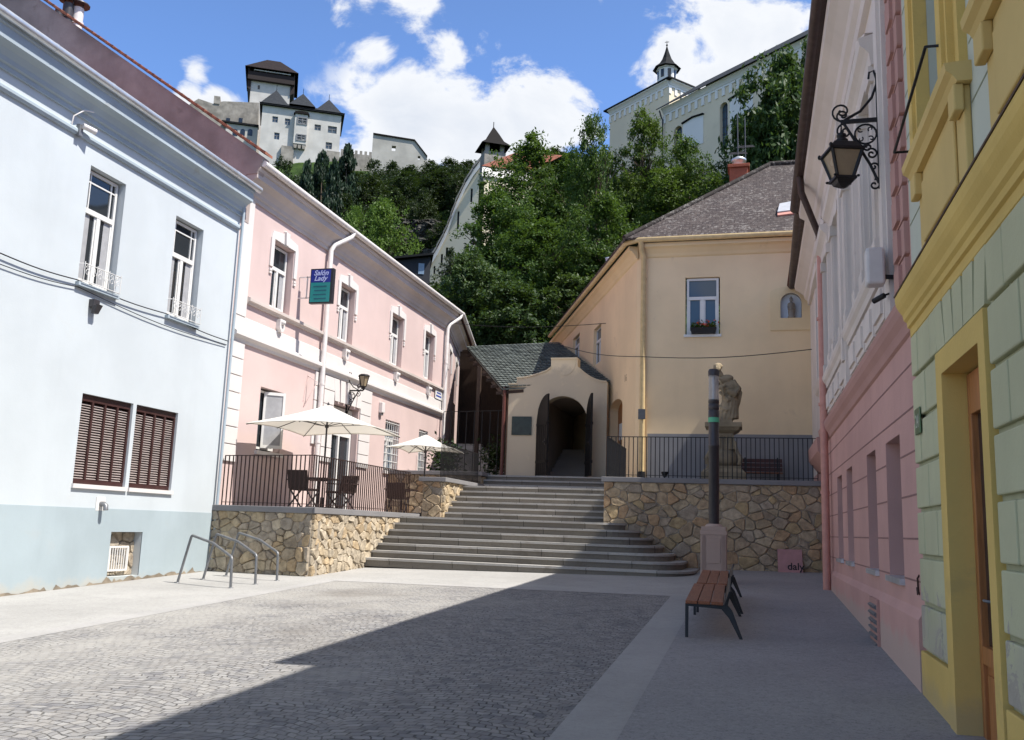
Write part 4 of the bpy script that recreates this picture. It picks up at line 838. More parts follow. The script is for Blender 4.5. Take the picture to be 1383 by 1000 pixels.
mb = MB(); mb.box(-13.3, -8.4, 40.3, 40.4, 3.4, 9.7); mb.build('timber_wall', 'darkwood', cw); mb = MB(); mb.box(-10.3, -10.16, 33.4, 33.55, 3.4, 7.7); mb.build('post', 'darkwood', cw)
mb = MB()
for k in range(9): mb.box(-11.9-.1*k, -9.0-.25*k, 33.6+.38*k, 37, 3.42+.18*k, 3.6+.18*k)
mb.build('inner_steps', 'step', cw)
railing('iron_fence', 'tall thin black iron fence in the shade left of the gate', [(-11.3, 32.6, 3.42), (-8.75, 32.2, 3.42)], 2.45, .34, 'iron', .012)
for i, (x, y, h, lb) in enumerate(((-10.9, 31.9, 1.1, 'dark leafy bush behind the stair railing, left one of two in the shade'), (-9.2, 32.6, 1.25, 'dark leafy bush at the foot of the cream gate wall'))):
    t = thing('shrub', lb, 'shrub', (x, y, 3.42), 'bushes in the shade beside the gate'); mb = MB()
    for k in range(6): a = k*1.05; mb.tube([(x, y, 3.42), (x+.2*math.cos(a), y+.2*math.sin(a), 3.42+h*.7)], .012, 5)
    mb.build('stems', 'bark', t); leafcloud('foliage', 'leafshade', t, 700, lambda R: (x+R.gauss(0, .28), y+R.gauss(0, .22), 3.5+abs(R.gauss(h*.5, h*.25))), .085, 40+i)

# ------------------------------------------------------------------ houses along the right
PRt = Pl((1.5, 0), (0, 1), (-1, 0))
rh = thing('town_house', 'shaded house with dusky pink ground floor and ornate cream stucco upper floor', 'house', (1.5, 15, .3))
LW = [rect(17.42, 18.42, 1.33, 2.82), rect(15.6, 16.55, 1.33, 2.84), rect(12.6, 13.58, 1.31, 2.84), rect(10.53, 11.63, 1.3, 2.82)]
UW = [(11.45, 12.45), (13.75, 14.75), (16.1, 17.1), (18.5, 19.5)]
mb = MB(); PRt.facade(mb, rect(9.37, 21.35, 0, 3.85), LW, .38); PRt.facade(mb, rect(9.37, 10.2, 3.85, 9.1), [], 0)
mb.box(1.75, 12, 21.2, 21.3, 0, 9); mb.box(11.9, 12, 9.4, 21.3, 0, 9.1); mb.build('wall', 'pinkR', rh, recalc=False)
mb = MB(); PRt.facade(mb, rect(10.2, 21.35, 3.85, 9.1), [rect(a, b, 5.15, 7.35) for a, b in UW], .2); mb.build('upper_wall', 'ornate', rh, recalc=False)
mb = MB(); PRt.run(mb, [(-.02, -.3), (.055, -.3), (.055, .98), (.0, 1.07), (-.02, 1.07)], 9.4, 21.33); mb.build('plinth', 'pinkR', rh)
mb = MB()
edges = sorted([9.4]+[v for l in LW for v in (l[0][0]-.02, l[1][0]+.02)]+[21.3])
for z in (3.42, 2.99): PRt.box(mb, 9.38, 21.3, z-.009, z+.009, .001, .004)
for z in (2.56, 2.14, 1.72, 1.32):
    for k in range(0, len(edges), 2): PRt.box(mb, edges[k], edges[k+1], z-.009, z+.009, .001, .004)
mb.build('joint_lines', plain('dark_pink_groove', (.27, .15, .135), .9), rh)
PK = [(0, 3.70), (.03, 3.72), (.045, 3.78), (.055, 3.81), (.10, 3.88), (.125, 3.95), (.13, 4.02), (.09, 4.06), (0, 4.08)]
mb = MB(); PRt.run(mb, PK, 9.38, 21.4); mb.build('string_course', 'pinkRc', rh)
mb = MB()
for k in range(14):
    z = 4.12+k*.37; PRt.ext(mb, [(9.42, z), (10.14, z+.0), (10.14, z+.34), (9.42, z+.34)], 0, .05)
    PRt.ext(mb, [(9.62, z+.03), (9.94, z+.03), (9.94, z+.31), (9.62, z+.31)], .05, .085)
mb.build('pilaster', 'pinkRc', rh, bevel=.02)
for l in LW:
    (s0, z0), (s1, z1) = l[0], l[2]; wo = window(PRt, s0+.02, s1-.02, z0+.02, z1-.02, rh, -.33, 'C'); mb = MB(); PRt.box(mb, s0-.02, s1+.02, z0-.06, z0+.004, -.3, .05); mb.build('sill', 'zinc', wo)
for a, b in UW:
    wo = window(PRt, a+.03, b-.03, 5.17, 7.33, rh, -.15, 'T'); mb = MB()
    for e in (a-.34, b+.04):                         # fluted pilasters beside the window
        PRt.box(mb, e, e+.30, 5.02, 7.32, 0, .07)
        for k in range(3): PRt.box(mb, e+.03+.09*k, e+.09+.09*k, 5.2, 7.15, .07, .10)
        PRt.box(mb, e-.03, e+.33, 5.0, 5.18, .0, .12); PRt.box(mb, e-.03, e+.33, 7.16, 7.35, 0, .13)
    PRt.run(mb, [(0, 7.35), (.1, 7.35), (.12, 7.5), (.16, 7.55), (.22, 7.6), (.24, 7.7), (0, 7.76)], a-.42, b+.42)
    PRt.ext(mb, [(a-.42, 7.76), (b+.42, 7.76), ((a+b)/2, 8.15)], 0, .16)
    mb.build('window_surround', 'ornate', wo)
mb = MB()
for s0, s1 in ((10.85, 15.25), (15.45, 20.4)):
    PRt.run(mb, [(0, 4.72), (.06, 4.72), (.08, 4.80), (.12, 4.85), (.14, 4.91), (.14, 4.95), (0, 5.0)], s0, s1)
    for k in range(4):
        a = s0+.15+k*(s1-s0-.3)/4; PRt.box(mb, a, a+(s1-s0)/4-.2, 4.2, 4.66, 0, .05); PRt.box(mb, a+.1, a+(s1-s0)/4-.3, 4.28, 4.58, .05, .08)
for s in (10.22, 15.2, 20.55):
    PRt.box(mb, s, s+.42, 4.09, 8.5, 0, .09); PRt.box(mb, s+.08, s+.34, 4.5, 8.3, .09, .13); PRt.box(mb, s-.05, s+.47, 8.3, 8.52, 0, .15)
mb.build('apron_panels', 'ornate', rh)
EV = [(0, 8.5), (.08, 8.5), (.10, 8.64), (.17, 8.7), (.2, 8.8), (.34, 8.92), (.44, 8.98), (.46, 9.1), (0, 9.12)]
mb = MB(); PRt.run(mb, EV, 9.4, 21.4); mb.build('cornice', 'ornate', rh)
mb = MB(); mb.tube([(.93, 8.25, 9.22), (.95, 21.45, 9.22)], .10, 10); mb.box(.93, 1.3, 8.25, 21.45, 9.13, 9.2); mb.build('gutter', 'pipebrown', rh)  # near end overruns the neighbour, unseen: added to shape the ground shadow
downpipe([(.97, 19.2, 9.15), (1.0, 19.25, 8.8), (1.36, 19.7, 8.0), (1.39, 19.75, 7.8)], .07, 'pipebrown', rh); downpipe([(1.39, 19.75, 7.85), (1.37, 19.75, .66)], .08, 'pipepink', rh, (6.2, 4.4, 2.6))
mb = MB(); mb.roof([(.85, 8.2, 9.24), (.85, 21.5, 9.24), (6.5, 21.5, 12.6), (6.5, 8.2, 12.6)]); mb.roof([(12.2, 9.4, 9.24), (12.2, 21.5, 9.24), (6.5, 21.5, 12.6), (6.5, 9.4, 12.6)]); mb.box(1.6, 11.9, 9.42, 9.5, 9, 9.3); mb.build('roof', 'redtile', rh)  # street slope likewise carried past the house, out of view, for that shadow
mb = MB(); PRt.box(mb, 12.2, 12.98, .33, .98, .056, .085)
vg = mb.build('vent_frame', 'pinkRc', rh); mb = MB()
for k in range(6): mb.hexa([PRt.p(12.27, .40+k*.09, .086), PRt.p(12.91, .40+k*.09, .086), PRt.p(12.91, .43+k*.09, .115), PRt.p(12.27, .43+k*.09, .115)], [PRt.p(12.27, .46+k*.09, .086), PRt.p(12.91, .46+k*.09, .086), PRt.p(12.91, .445+k*.09, .115), PRt.p(12.27, .445+k*.09, .115)])
mb.build('vent_louvres', 'steel', vg)
# next house beyond, towards the stone wall
PR2 = Pl((1.66, 0), (0, 1), (-1, 0)); r2 = thing('town_house', 'narrow strip of a white and pink house beyond the salmon downpipe', 'house', (1.66, 25, .8))
mb = MB(); PR2.facade(mb, rect(21.4, 30, 0, 9.1), [rect(23, 24, 5.6, 7.7)], .2); mb.box(1.7, 12, 29.9, 30, 0, 9); mb.build('wall', 'ornate', r2, recalc=False)
mb = MB(); PR2.facade(mb, rect(21.42, 28, 0, 3.4), [], 0, d=.01); mb.build('lower_wall', 'pinkR', r2, recalc=False)
mb = MB(); PR2.run(mb, [(0, 3.3), (.08, 3.32), (.14, 3.4), (.3, 3.6), (.32, 3.9), (0, 4.0)], 21.5, 25); mb.build('string_course', 'pinkRc', r2)
mb = MB(); PR2.run(mb, [(0, 5.2), (.14, 5.3), (.2, 5.4), (0, 5.45)], 22.4, 24.6); PR2.box(mb, 21.5, 21.8, .7, 3.3, 0, .1); PR2.box(mb, 21.5, 21.95, 4, 8.5, 0, .12); PR2.box(mb, 22.6, 22.95, 5.45, 8, 0, .12); PR2.box(mb, 24.05, 24.4, 5.45, 8, 0, .12); PR2.run(mb, [(0, 8), (.2, 8.05), (.22, 8.2), (0, 8.25)], 22.4, 24.6); PR2.run(mb, EV, 21.45, 28); mb.build('stucco_trim', 'ornate', r2); window(PR2, 23.03, 23.97, 5.62, 7.68, r2, -.15, 'T')
mb = MB(); mb.tube([(1.06, 21.5, 9.22), (1.14, 28.4, 9.22)], .11, 10); mb.box(1.1, 1.5, 21.5, 28.4, 9.13, 9.2); mb.build('gutter', 'pipebrown', r2)
mb = MB(); mb.roof([(1.0, 21.5, 9.24), (1.0, 28.4, 9.24), (6.6, 28.4, 12.6), (6.6, 21.5, 12.6)]); mb.build('roof', 'redtile', r2)
# green and yellow house
gh = thing('town_house', 'pale green house with ochre yellow cornice, plinth and door surround', 'house', (1.5, 5, .1))
DO = rect(6.55, 7.86, .05, 3.05)
mb = MB(); PRt.facade(mb, rect(-8, 9.37, -.5, 3.7), [DO], .4); mb.build('wall', 'joint', gh, recalc=False)
mb = MB(); R = random.Random(3); zl = [.73+.4157*k for k in range(8)]
for r_ in range(7):
    z0, z1 = zl[r_]+.02, zl[r_+1]-.02
    for (sa, sb) in ((8.08, 9.35), (-8, 6.38)):
        x = sa+.0; L = (.62 if r_ % 2 else .31)
        while x < sb-.02:
            e = min(sb, x+L); 
            if sb-e < .16: e = sb
            if e > 0: PRt.box(mb, x+.012, e-.012, z0, z1, -.01, .035+R.uniform(0, .006))
            x = e; L = .62
for k in range(5):
    a = 6.43+k*.33; t = (k-2)*.05; PRt.ext(mb, [(a+.01, 3.24), (a+.32, 3.24), (a+.32+t, 3.62), (a+.01+t, 3.62)], -.01, .038)
mb.build('rusticated_blocks', 'green', gh, bevel=.012)
mb = MB(); PRt.box(mb, 8.08, 9.36, -.4, .72, -.01, .05); PRt.box(mb, -8, 6.38, -.4, .72, -.01, .05); mb.build('plinth', 'yellow', gh, bevel=.008)
mb = MB(); PRt.facade(mb, [(6.4, -.3), (6.4, 3.21), (8.06, 3.21), (8.06, -.3), (7.83, -.3), (7.83, 3.015), (6.58, 3.015), (6.58, -.3)], [], 0, d=.06)
for a, b in (((6.4, -.3), (6.4, 3.21)), ((6.4, 3.21), (8.06, 3.21)), ((8.06, 3.21), (8.06, -.3))): mb.add([PRt.p(*a, 0), PRt.p(*b, 0), PRt.p(*b, .06), PRt.p(*a, .06)], [(0, 1, 2, 3)])
for a, b in (((7.83, -.3), (7.83, 3.015)), ((7.83, 3.015), (6.58, 3.015)), ((6.58, 3.015), (6.58, -.3))): mb.add([PRt.p(*a, .06), PRt.p(*b, .06), PRt.p(*b, -.14), PRt.p(*a, -.14)], [(0, 1, 2, 3)])
mb.build('door_surround', 'yellow', gh, recalc=False)
mb = MB(); bx = lambda a, b, c, d, e0=-.20, e1=-.12: PRt.box(mb, a, b, c, d, e0, e1)
bx(7.73, 7.825, .1, 3.0); bx(6.585, 6.68, .1, 3.0); bx(6.68, 7.73, 2.68, 3.0); bx(6.68, 7.73, .1, .2); bx(6.68, 7.73, .82, .95); bx(7.16, 7.25, .2, 2.68, -.2, -.123); bx(6.68, 7.16, .2, .82, -.18, -.15); bx(7.25, 7.73, .2, .82, -.18, -.15)
for a in (6.74, 7.31): bx(a, a+.36, .27, .75, -.15, -.135)
do = mb.build('door', 'doorwood', gh, bevel=.006); mb = MB(); PRt.box(mb, 6.68, 7.73, .95, 2.68, -.18, -.17); mb.build('pane', 'glass', do); mb = MB(); PRt.box(mb, 7.18, 7.23, 1.15, 1.35, -.123, -.105); mb.tube([PRt.p(7.2, 1.3, -.11), PRt.p(7.2, 1.3, -.06), PRt.p(7.32, 1.3, -.06)], .011, 6); mb.build('handle', 'steel', do)
mb = MB(); PRt.box(mb, 6.42, 8.0, .08, .125, .062, .16); mb.build('threshold', 'coping', gh, bevel=.01)
YK = [(0, 3.62), (.03, 3.64), (.03, 3.72), (.055, 3.73), (.06, 3.78), (.085, 3.80), (.095, 3.85), (.13, 3.90), (.15, 3.94), (.16, 3.99), (.16, 4.03), (0, 4.08)]
mb = MB(); PRt.run(mb, YK, -8, 9.4); mb.build('string_course', 'yellow', gh); mb = MB(); PRt.run(mb, [(0, 4.082), (.168, 4.032), (.172, 4.042), (0, 4.10)], -8, 9.4); mb.build('flashing', 'pipebrown', gh)
UG = [(7.12, 8.12), (4.55, 5.6)]
mb = MB(); PRt.facade(mb, rect(-8, 9.37, 3.7, 8.9), [rect(a, b, 5.1, 7.4) for a, b in UG], .25); mb.box(1.8, 12, -8, -7.9, 0, 9); mb.box(11.9, 12, -8, 9.3, 0, 9); mb.build('upper_wall', 'greenhi', gh, recalc=False)
mb = MB()
for z in (4.75, 5.2, 5.65, 6.1, 6.55, 7.0, 7.45):
    for a, b in ((8.6, 9.36), (6.0, 6.65), (-8, 4.0)): PRt.box(mb, a, b, z-.007, z+.007, .001, .004)
mb.build('joint_lines', plain('grey_green_groove', (.30, .32, .22), .9), gh)
for a, b in UG:
    wo = window(PRt, a+.03, b-.03, 5.1, 7.38, gh, -.2, 'T'); mb = MB()
    for s0, s1 in ((a-.42, a-.0), (b+.0, b+.42)):
        PRt.box(mb, s0, s1, 5.06, 7.5, -.002, .06); c0 = s0+.12 if s0 < a else s0; PRt.box(mb, c0, c0+.30, 5.06, 7.5, .06, .11); PRt.box(mb, c0+.06, c0+.22, 5.06, 7.4, .11, .14)
    PRt.run(mb, [(0, 7.5), (.16, 7.5), (.2, 7.7), (.3, 7.8), (.32, 7.92), (0, 8.0)], a-.5, b+.5); mb.build('window_surround', 'yellow', wo)
    mb = MB(); PRt.run(mb, [(-.2, 4.9), (.1, 4.9), (.13, 4.95), (.17, 4.98), (.18, 5.04), (-.2, 5.06)], a-.52, b+.46); mb.build('sill', 'yellowhi', wo)
    mb = MB(); PRt.box(mb, a-.45, b+.4, 4.11, 4.9, 0, .05); PRt.box(mb, a-.2, b+.14, 4.24, 4.78, .05, .075); PRt.box(mb, a-.48, a-.28, 4.70, 4.9, .05, .12); PRt.box(mb, b+.2, b+.42, 4.70, 4.9, .05, .12); mb.build('apron', 'yellowhi', wo, bevel=.012)
mb = MB(); PRt.run(mb, [(0, 8.4), (.1, 8.4), (.12, 8.6), (.3, 8.75), (.32, 8.9), (0, 8.92)], -8, 9.37); mb.build('cornice', 'yellow', gh)
mb = MB(); mb.roof([(1.12, -8, 8.94), (1.12, 9.36, 8.94), (6.5, 9.36, 12.3), (6.5, -8, 12.3)]); mb.roof([(12.2, -8, 8.94), (12.2, 9.36, 8.94), (6.5, 9.36, 12.3), (6.5, -8, 12.3)]); mb.build('roof', 'redtile', gh)
t = thing('window_bar', 'thin black iron guard bar before the yellow framed upper window', 'guard bar', (1.3, 7.6, 5.3)); mb = MB()
mb.tube([(1.5, 8.62, 5.22), (1.27, 8.62, 5.22), (1.27, 6.95, 5.36), (1.5, 6.95, 5.36)], .013, 6); mb.build('bar', 'iron', t)
# ------------------------------------------------------------------ street furniture and small things
# bicycle hoops
fR, fL = onG(311.5, 794.5), onG(239, 787); tR, tL = onY(313.5, 753, fR[1]), onY(259, 723, fL[1])
rk = thing('bike_rack', 'grey steel bicycle hoop nearest the blue house wall, leftmost of three', 'bike rack', fR, 'bicycle hoops before the terrace wall')
def rnd_path(P, r=.09, n=5):
    P = [Vector(p) for p in P]; o = [P[0]]
    for a, b, c in zip(P, P[1:], P[2:]):
        d1, d2 = (a-b).normalized(), (c-b).normalized(); s, e = b+d1*r, b+d2*r
        for k in range(n+1): t = k/n; o.append(s*(1-t)**2+b*2*t*(1-t)+e*t*t)
    return [tuple(p) for p in o+[P[-1]]]
mid = (Vector(tL)*.45+Vector(tR)*.55)+Vector((0, 0, .07)); mb = MB(); mb.tube(rnd_path([tuple(Vector(fL)-Vector((0, 0, .05))), tuple(tL), tuple(mid), tuple(tR), tuple(Vector(fR)-Vector((0, 0, .05)))], .06), .026, 10); mb.build('hoop', 'steel', rk)
mb = MB()
for f in (fL, fR): mb.lathe([(.055, 0), (.055, .008), (.03, .012)], f, 12)
mb.build('foot_plates', 'steel', rk)
for (x, y), lb in (((344.8, 789.5), 'grey steel bicycle hoop in the middle of the row of three'), ((374, 784.5), 'grey steel bicycle hoop nearest the sunlit terrace corner, rightmost of three')):
    g = onG(x, y); dup(rk, g, 0, lb)
# umbrellas
def umbrella(name, label, cx, cy, zb, half, ze, za, group, tilt=0):
    r = thing(name, label, 'parasol', (cx, cy, zb), group); mb = MB(); n = 10; apex = Vector((cx, cy, za)); cs = [Vector((cx+sx*half[0], cy+sy*half[1], ze)) for sx, sy in ((-1, -1), (1, -1), (1, 1), (-1, 1))]
    for i in range(4):
        a, b = cs[i], cs[(i+1) % 4]
        for j in range(n):
            rows = []
            for k in range(n+1):
                t, u = k/n, None; row = []
                for jj in (j, j+1):
                    s = jj/n; e = a.lerp(b, s); p = apex.lerp(e, t); sag = .10*math.sin(math.pi*s)*t*t-.05*math.sin(math.pi*t); row.append((p.x, p.y, p.z+sag*.7))
                rows.append(row)
            for k in range(n): mb.add([rows[k][0], rows[k+1][0], rows[k+1][1], rows[k][1]], [(0, 1, 2, 3)], 0, True)
    o = mb.build('canopy', canopy, r, recalc=False)
    mb = MB()
    for i in range(4): mb.tube([tuple(cs[i].lerp(cs[(i+1) % 4], k/12)+Vector((0, 0, .07*math.sin(math.pi*k/12)-.01))) for k in range(13)], .012, 5)
    mb.build('hem', canopy, o)
    mb = MB(); mb.tube([(cx, cy, zb+.03), (cx, cy, za-.02)], .024, 10); mb.lathe([(.05, -.04), (.05, .04)], (cx, cy, za-.55), 10); mb.build('pole', 'darkmetal', r)
    for i in range(8):
        e = cs[i//2] if i % 2 == 0 else (cs[i//2]+cs[(i//2+1) % 4])/2+Vector((0, 0, .07)); m_ = apex.lerp(e, .55)-Vector((0, 0, .06))
        mb = MB(); mb.tube([tuple(apex-Vector((0, 0, .06))), tuple(m_+Vector((0, 0, -.0))), tuple(e-Vector((0, 0, .035)))], .011, 5); mb.tube([(cx, cy, za-.55), tuple(m_)], .009, 5); mb.build('rib', 'darkmetal', r)
    mb = MB(); mb.box(cx-.3, cx+.3, cy-.3, cy+.3, zb, zb+.06); mb.lathe([(.05, .06), (.045, .3)], (cx, cy, zb), 10); mb.build('base', 'darkmetal', r)
    mb = MB(); mb.lathe([(.03, 0), (.035, .03), (0, .09)], (cx, cy, za), 8); mb.build('finial', 'darkmetal', r); return r
Mc = Mat('cream_canvas'); Mc.done((.80, .78, .73), .9, 0, .1); tr = Mc.n('ShaderNodeBsdfTranslucent'); tr.inputs[0].default_value = (.80, .75, .65, 1); ms = Mc.n('ShaderNodeMixShader'); ms.inputs[0].default_value = .30
Mc.bump(Mc.noise(140, 2), .15, .002); oo = next(n for n in Mc.t.nodes if n.type == 'OUTPUT_MATERIAL'); Mc.l(Mc.b.outputs[0], ms.inputs[1]); Mc.l(tr.outputs[0], ms.inputs[2]); Mc.l(ms.outputs[0], oo.inputs[0]); canopy = Mc.m
umbrella('parasol', 'large open square cream parasol over the terrace table', -10.62, 21.55, 1.96, (1.42, 1.5), 3.98, 4.62, 'open cream parasols on the terrace')
umbrella('parasol', 'smaller white parasol near the stone stair pier', -10.12, 27.6, 1.96, (.95, 1.0), 4.0, 4.5, 'open cream parasols on the terrace')
# rattan chairs and tables
def chair(label, loc, rz):
    r = thing('terrace_chair', label, 'chair', loc, 'dark rattan chairs on the terrace'); x, y, z = loc
    mb = MB(); mb.box(x-.25, x+.25, y-.24, y+.24, z+.40, z+.45); mb.build('seat', 'rattan', r, bevel=.01)
    mb = MB(); mb.hexa([(x-.26, y-.27, z+.43), (x+.26, y-.27, z+.43), (x+.26, y-.23, z+.43), (x-.26, y-.23, z+.43)], [(x-.27, y-.36, z+.86), (x+.27, y-.36, z+.86), (x+.27, y-.32, z+.86), (x-.27, y-.32, z+.86)]); mb.build('backrest', 'rattan', r, bevel=.01)
    for sx in (-1, 1):
        for a, b in (((-.24, .27), (.20, 0)), ((.24, 0), (-.20, 0))): pass
        mb = MB(); mb.bar((x+sx*.25, y+.26, z+.43), (x+sx*.25, y-.26, z), .03, .025, up=(1, 0, 0)); mb.build('leg', 'darkmetal', r)
        mb = MB(); mb.bar((x+sx*.22, y-.26, z+.43), (x+sx*.22, y+.26, z), .03, .025, up=(1, 0, 0)); mb.build('leg', 'darkmetal', r)
        mb = MB(); mb.bar((x+sx*.28, y-.32, z+.64), (x+sx*.28, y+.22, z+.64), .045, .025); mb.bar((x+sx*.28, y+.2, z+.43), (x+sx*.28, y+.2, z+.63), .025, .03, up=(0, 1, 0)); mb.build('armrest', 'rattan', r)
    r.rotation_euler = (0, 0, rz); return r
c0 = chair('dark rattan chair left of the terrace table with its back to the railing', (-10.2, 19.75, 1.96), math.radians(-6))
for (x, y, rz, lb) in ((-9.95, 21.2, math.radians(165), 'dark rattan chair on the far right side of the terrace table'), (-9.95, 25.05, math.radians(8), 'dark rattan chair alone beside the stone stair pier')):
    dup(c0, (x, y, 1.96), rz, lb)
def table(label, x, y, z):
    t = thing('terrace_table', label, 'table', (x, y, z), 'dark terrace tables'); mb = MB(); mb.box(x-.4, x+.4, y-.4, y+.4, z+.70, z+.735); mb.build('tabletop', 'rattan', t, bevel=.008)
    mb = MB(); mb.tube([(x, y, z+.03), (x, y, z+.7)], .035, 8); mb.box(x-.22, x+.22, y-.03, y+.03, z+.66, z+.70); mb.build('column', 'darkmetal', t); mb = MB(); mb.box(x-.3, x+.3, y-.04, y+.04, z, z+.035); mb.box(x-.04, x+.04, y-.3, y+.3, z+.002, z+.037); mb.build('foot', 'darkmetal', t)
table('dark square table under the large parasol', -10.25, 20.55, 1.96); table('dark square table below the smaller parasol', -10.35, 26.3, 1.96)
# lamp post in its pedestal
lx, ly = -.86, 20.5; g = ground(lx, ly); lp = thing('lamp_post', 'round dark lamp post with clear top and green band in a pinkish pedestal', 'street lamp', (lx, ly, g))
def lat(name, mat, prof, n=24): m_ = MB(); m_.lathe(prof, (lx, ly, 0), n); return m_.build(name, mat, lp)
lat('post', 'darkmetal', [(.112, g+.3), (.112, 3.57), (.118, 3.575), (.118, 3.60), (.112, 3.61), (.111, 4.08), (.111, 4.1)])
lat('green_band', plain('mint_green_band', (.10, .42, .24), .5), [(.121, 4.10), (.121, 4.205)])
lat('louvre', 'darkmetal', [(.117, 4.205), (.117, 4.36), (.108, 4.365), (.108, 4.375), (.117, 4.38), (.117, 4.50), (.108, 4.505), (.108, 4.515), (.117, 4.52), (.117, 4.60)])
Mg = Mat('clear_acrylic'); Mg.b.inputs['Roughness'].default_value = .12; Mg.b.inputs['Base Color'].default_value = (.42, .41, .41, 1); Mg.b.inputs['Alpha'].default_value = .55
o = lat('diffuser', Mg.m, [(.113, 4.60), (.113, 5.14)]); lat('reflector', 'zinc', [(.05, 4.6), (.035, 4.8), (.05, 5.0), (.03, 5.12)], 12); lat('cap', 'darkmetal', [(.121, 5.13), (.121, 5.24), (.1, 5.28), (0, 5.29)])
mb = MB(); w_ = .265; yc = ly
mb.box(lx-w_, lx+w_, yc-w_, yc+w_, g-.05, 1.76); mb.box(lx-w_-.012, lx+w_+.012, yc-w_-.012, yc+w_+.012, g+.0, g+.10); mb.box(lx-w_-.012, lx+w_+.012, yc-w_-.012, yc+w_+.012, 1.68, 1.76); mb.box(lx-w_+.01, lx+w_-.01, yc-w_+.01, yc+w_-.01, 1.76, 1.85); mb.lathe([(.2, 1.85), (.15, 1.90), (.125, 1.91)], (lx, yc, 0), 16)
for k in range(5):
    for sgn in (-1, 1): mb.box(lx+sgn*(.17+.018*k)-.005, lx+sgn*(.17+.018*k)+.005, yc-w_-.012, yc-w_, g+.12, 1.66)
    mb.box(lx-w_-.012, lx-w_, yc-.15+.07*k, yc-.12+.07*k, g+.12, 1.66)
mb.box(lx-.13, lx+.13, yc-w_-.008, yc-w_, g+.25, g+.27); mb.box(lx-.14, lx+.14, yc-w_-.014, yc-w_, g+.42, 1.60); pd = mb.build('pedestal', 'pedestal', lp, bevel=.012)
# benches
def bench(label, A, B):
    A, B = Vector(A), Vector(B); t = (B-A); L = t.length; tx, ty = t.x/L, t.y/L; rx, ry = ty, -tx
    r = thing('street_bench', label, 'bench', tuple(A), 'slatted benches on the right pavement'); gz = lambda s: A.z+(B.z-A.z)*s/L
    P = lambda s, c, z: (A.x+tx*s+rx*c, A.y+ty*s+ry*c, gz(s)+z)
    for c0 in (.005, .165, .325):
        mb = MB(); mb.hexa([P(0, c0, .425), P(0, c0+.148, .425), P(L, c0+.148, .425), P(L, c0, .425)], [P(0, c0, .465), P(0, c0+.148, .465), P(L, c0+.148, .465), P(L, c0, .465)]); mb.build('seat_slat', 'benchwood', r, bevel=.006)
    mb = MB(); mb.hexa([P(.0, .485, .43), P(.0, .50, .44), P(L, .50, .44), P(L, .485, .43)], [P(.0, .545, .60), P(.0, .56, .60), P(L, .56, .60), P(L, .545, .60)]); mb.build('rear_rail', 'benchmetal', r)
    for s in (.05, L-.09):
        mb = MB(); fr = [(0, 0), (.038, 0), (.042, .392), (.45, .372), (.54, .27), (.68, 0), (.718, 0), (.585, .36), (.53, .425), (.575, .60), (.55, .60), (.49, .425), (0, .425)]
        mb.prism([P(s, c, z) for c, z in fr], Vector((tx, ty, 0))*.045); mb.build('end_frame', 'benchmetal', r, bevel=.004)
    return r
b0 = onG(925, 862); bdir = Vector((-.02, 1, .033)); B0 = Vector(b0)
bench('wooden slatted bench nearest the camera on dark metal frames', B0, B0+bdir*2.55); B1 = B0+bdir*2.75+Vector((.03, 0, 0)); bench('farther wooden slatted bench in front of the lamp pedestal', B1, B1+bdir*2.75)
bb = thing('terrace_bench', 'dark red brown bench against the house behind the statue', 'bench', (.2, 27.9, 3.05)); mb = MB()
for k in range(3): mb.box(-.4, .78, 27.62+k*.13, 27.73+k*.13, 3.47, 3.5)
mb.build('seat', 'benchwood', bb); mb = MB()
for k in range(3): mb.box(-.4, .78, 28.05+k*.02, 28.08+k*.02, 3.55+k*.13, 3.66+k*.13)
mb.build('backrest', plain('dark_red_slat', (.07, .025, .022), .5), bb)
for x in (-.3, .62): mb = MB(); mb.box(x, x+.05, 27.65, 28.0, 3.05, 3.1); mb.box(x, x+.05, 27.66, 27.71, 3.1, 3.47); mb.box(x, x+.05, 27.96, 28.01, 3.1, 3.47); mb.bar((x+.025, 28.0, 3.47), (x+.025, 28.08, 3.95), .05, .04, up=(1, 0, 0)); mb.build('leg', 'iron', bb)
# statue
sxx, syy = -.82, 26.0; stt = thing('statue', 'weathered sandstone saint statue on a carved pedestal behind the railing', 'statue', (sxx, syy, 3.05))
mb = MB(); sq = lambda h0, h1, a, b=None: mb.lathe([(a*1.414, h0), ((b or a)*1.414, h1)], (sxx, syy, 0), 4, 0, False, math.pi/4)
sq(3.04, 3.34, .585); sq(3.34, 3.44, .575, .49); sq(3.44, 3.52, .46)
mb.lathe([(.40, 3.52), (.47, 3.60), (.485, 3.72), (.43, 3.86), (.36, 3.94), (.33, 3.98)], (sxx, syy, 0), 8, 0, True, math.pi/8, 1.05, 1.05)
sq(3.98, 4.42, .33, .26); sq(4.42, 4.5, .27, .40); sq(4.5, 4.58, .40, .45); sq(4.58, 4.70, .49)
for k in range(-2, 3): mb.box(sxx+k*.09-.018, sxx+k*.09+.018, syy-.34, syy-.29, 4.0, 4.36)
for sgn in (-1, 1): mb.tube([(sxx+sgn*.42, syy-.44, 3.56), (sxx+sgn*.46, syy-.47, 3.7), (sxx+sgn*.36, syy-.38, 3.9), (sxx+sgn*.30, syy-.32, 4.2)], [.06, .07, .05, .035], 8)
mb.build('pedestal', 'statue', stt, bevel=.018)
mb = MB(); sq(4.70, 4.82, .25, .23); E3 = lambda c, r, rot=None: mb.ell((sxx+c[0], syy+c[1], c[2]), r, 14, 10, 0, rot); Rx = lambda d, ax: Matrix.Rotation(math.radians(d), 3, ax)
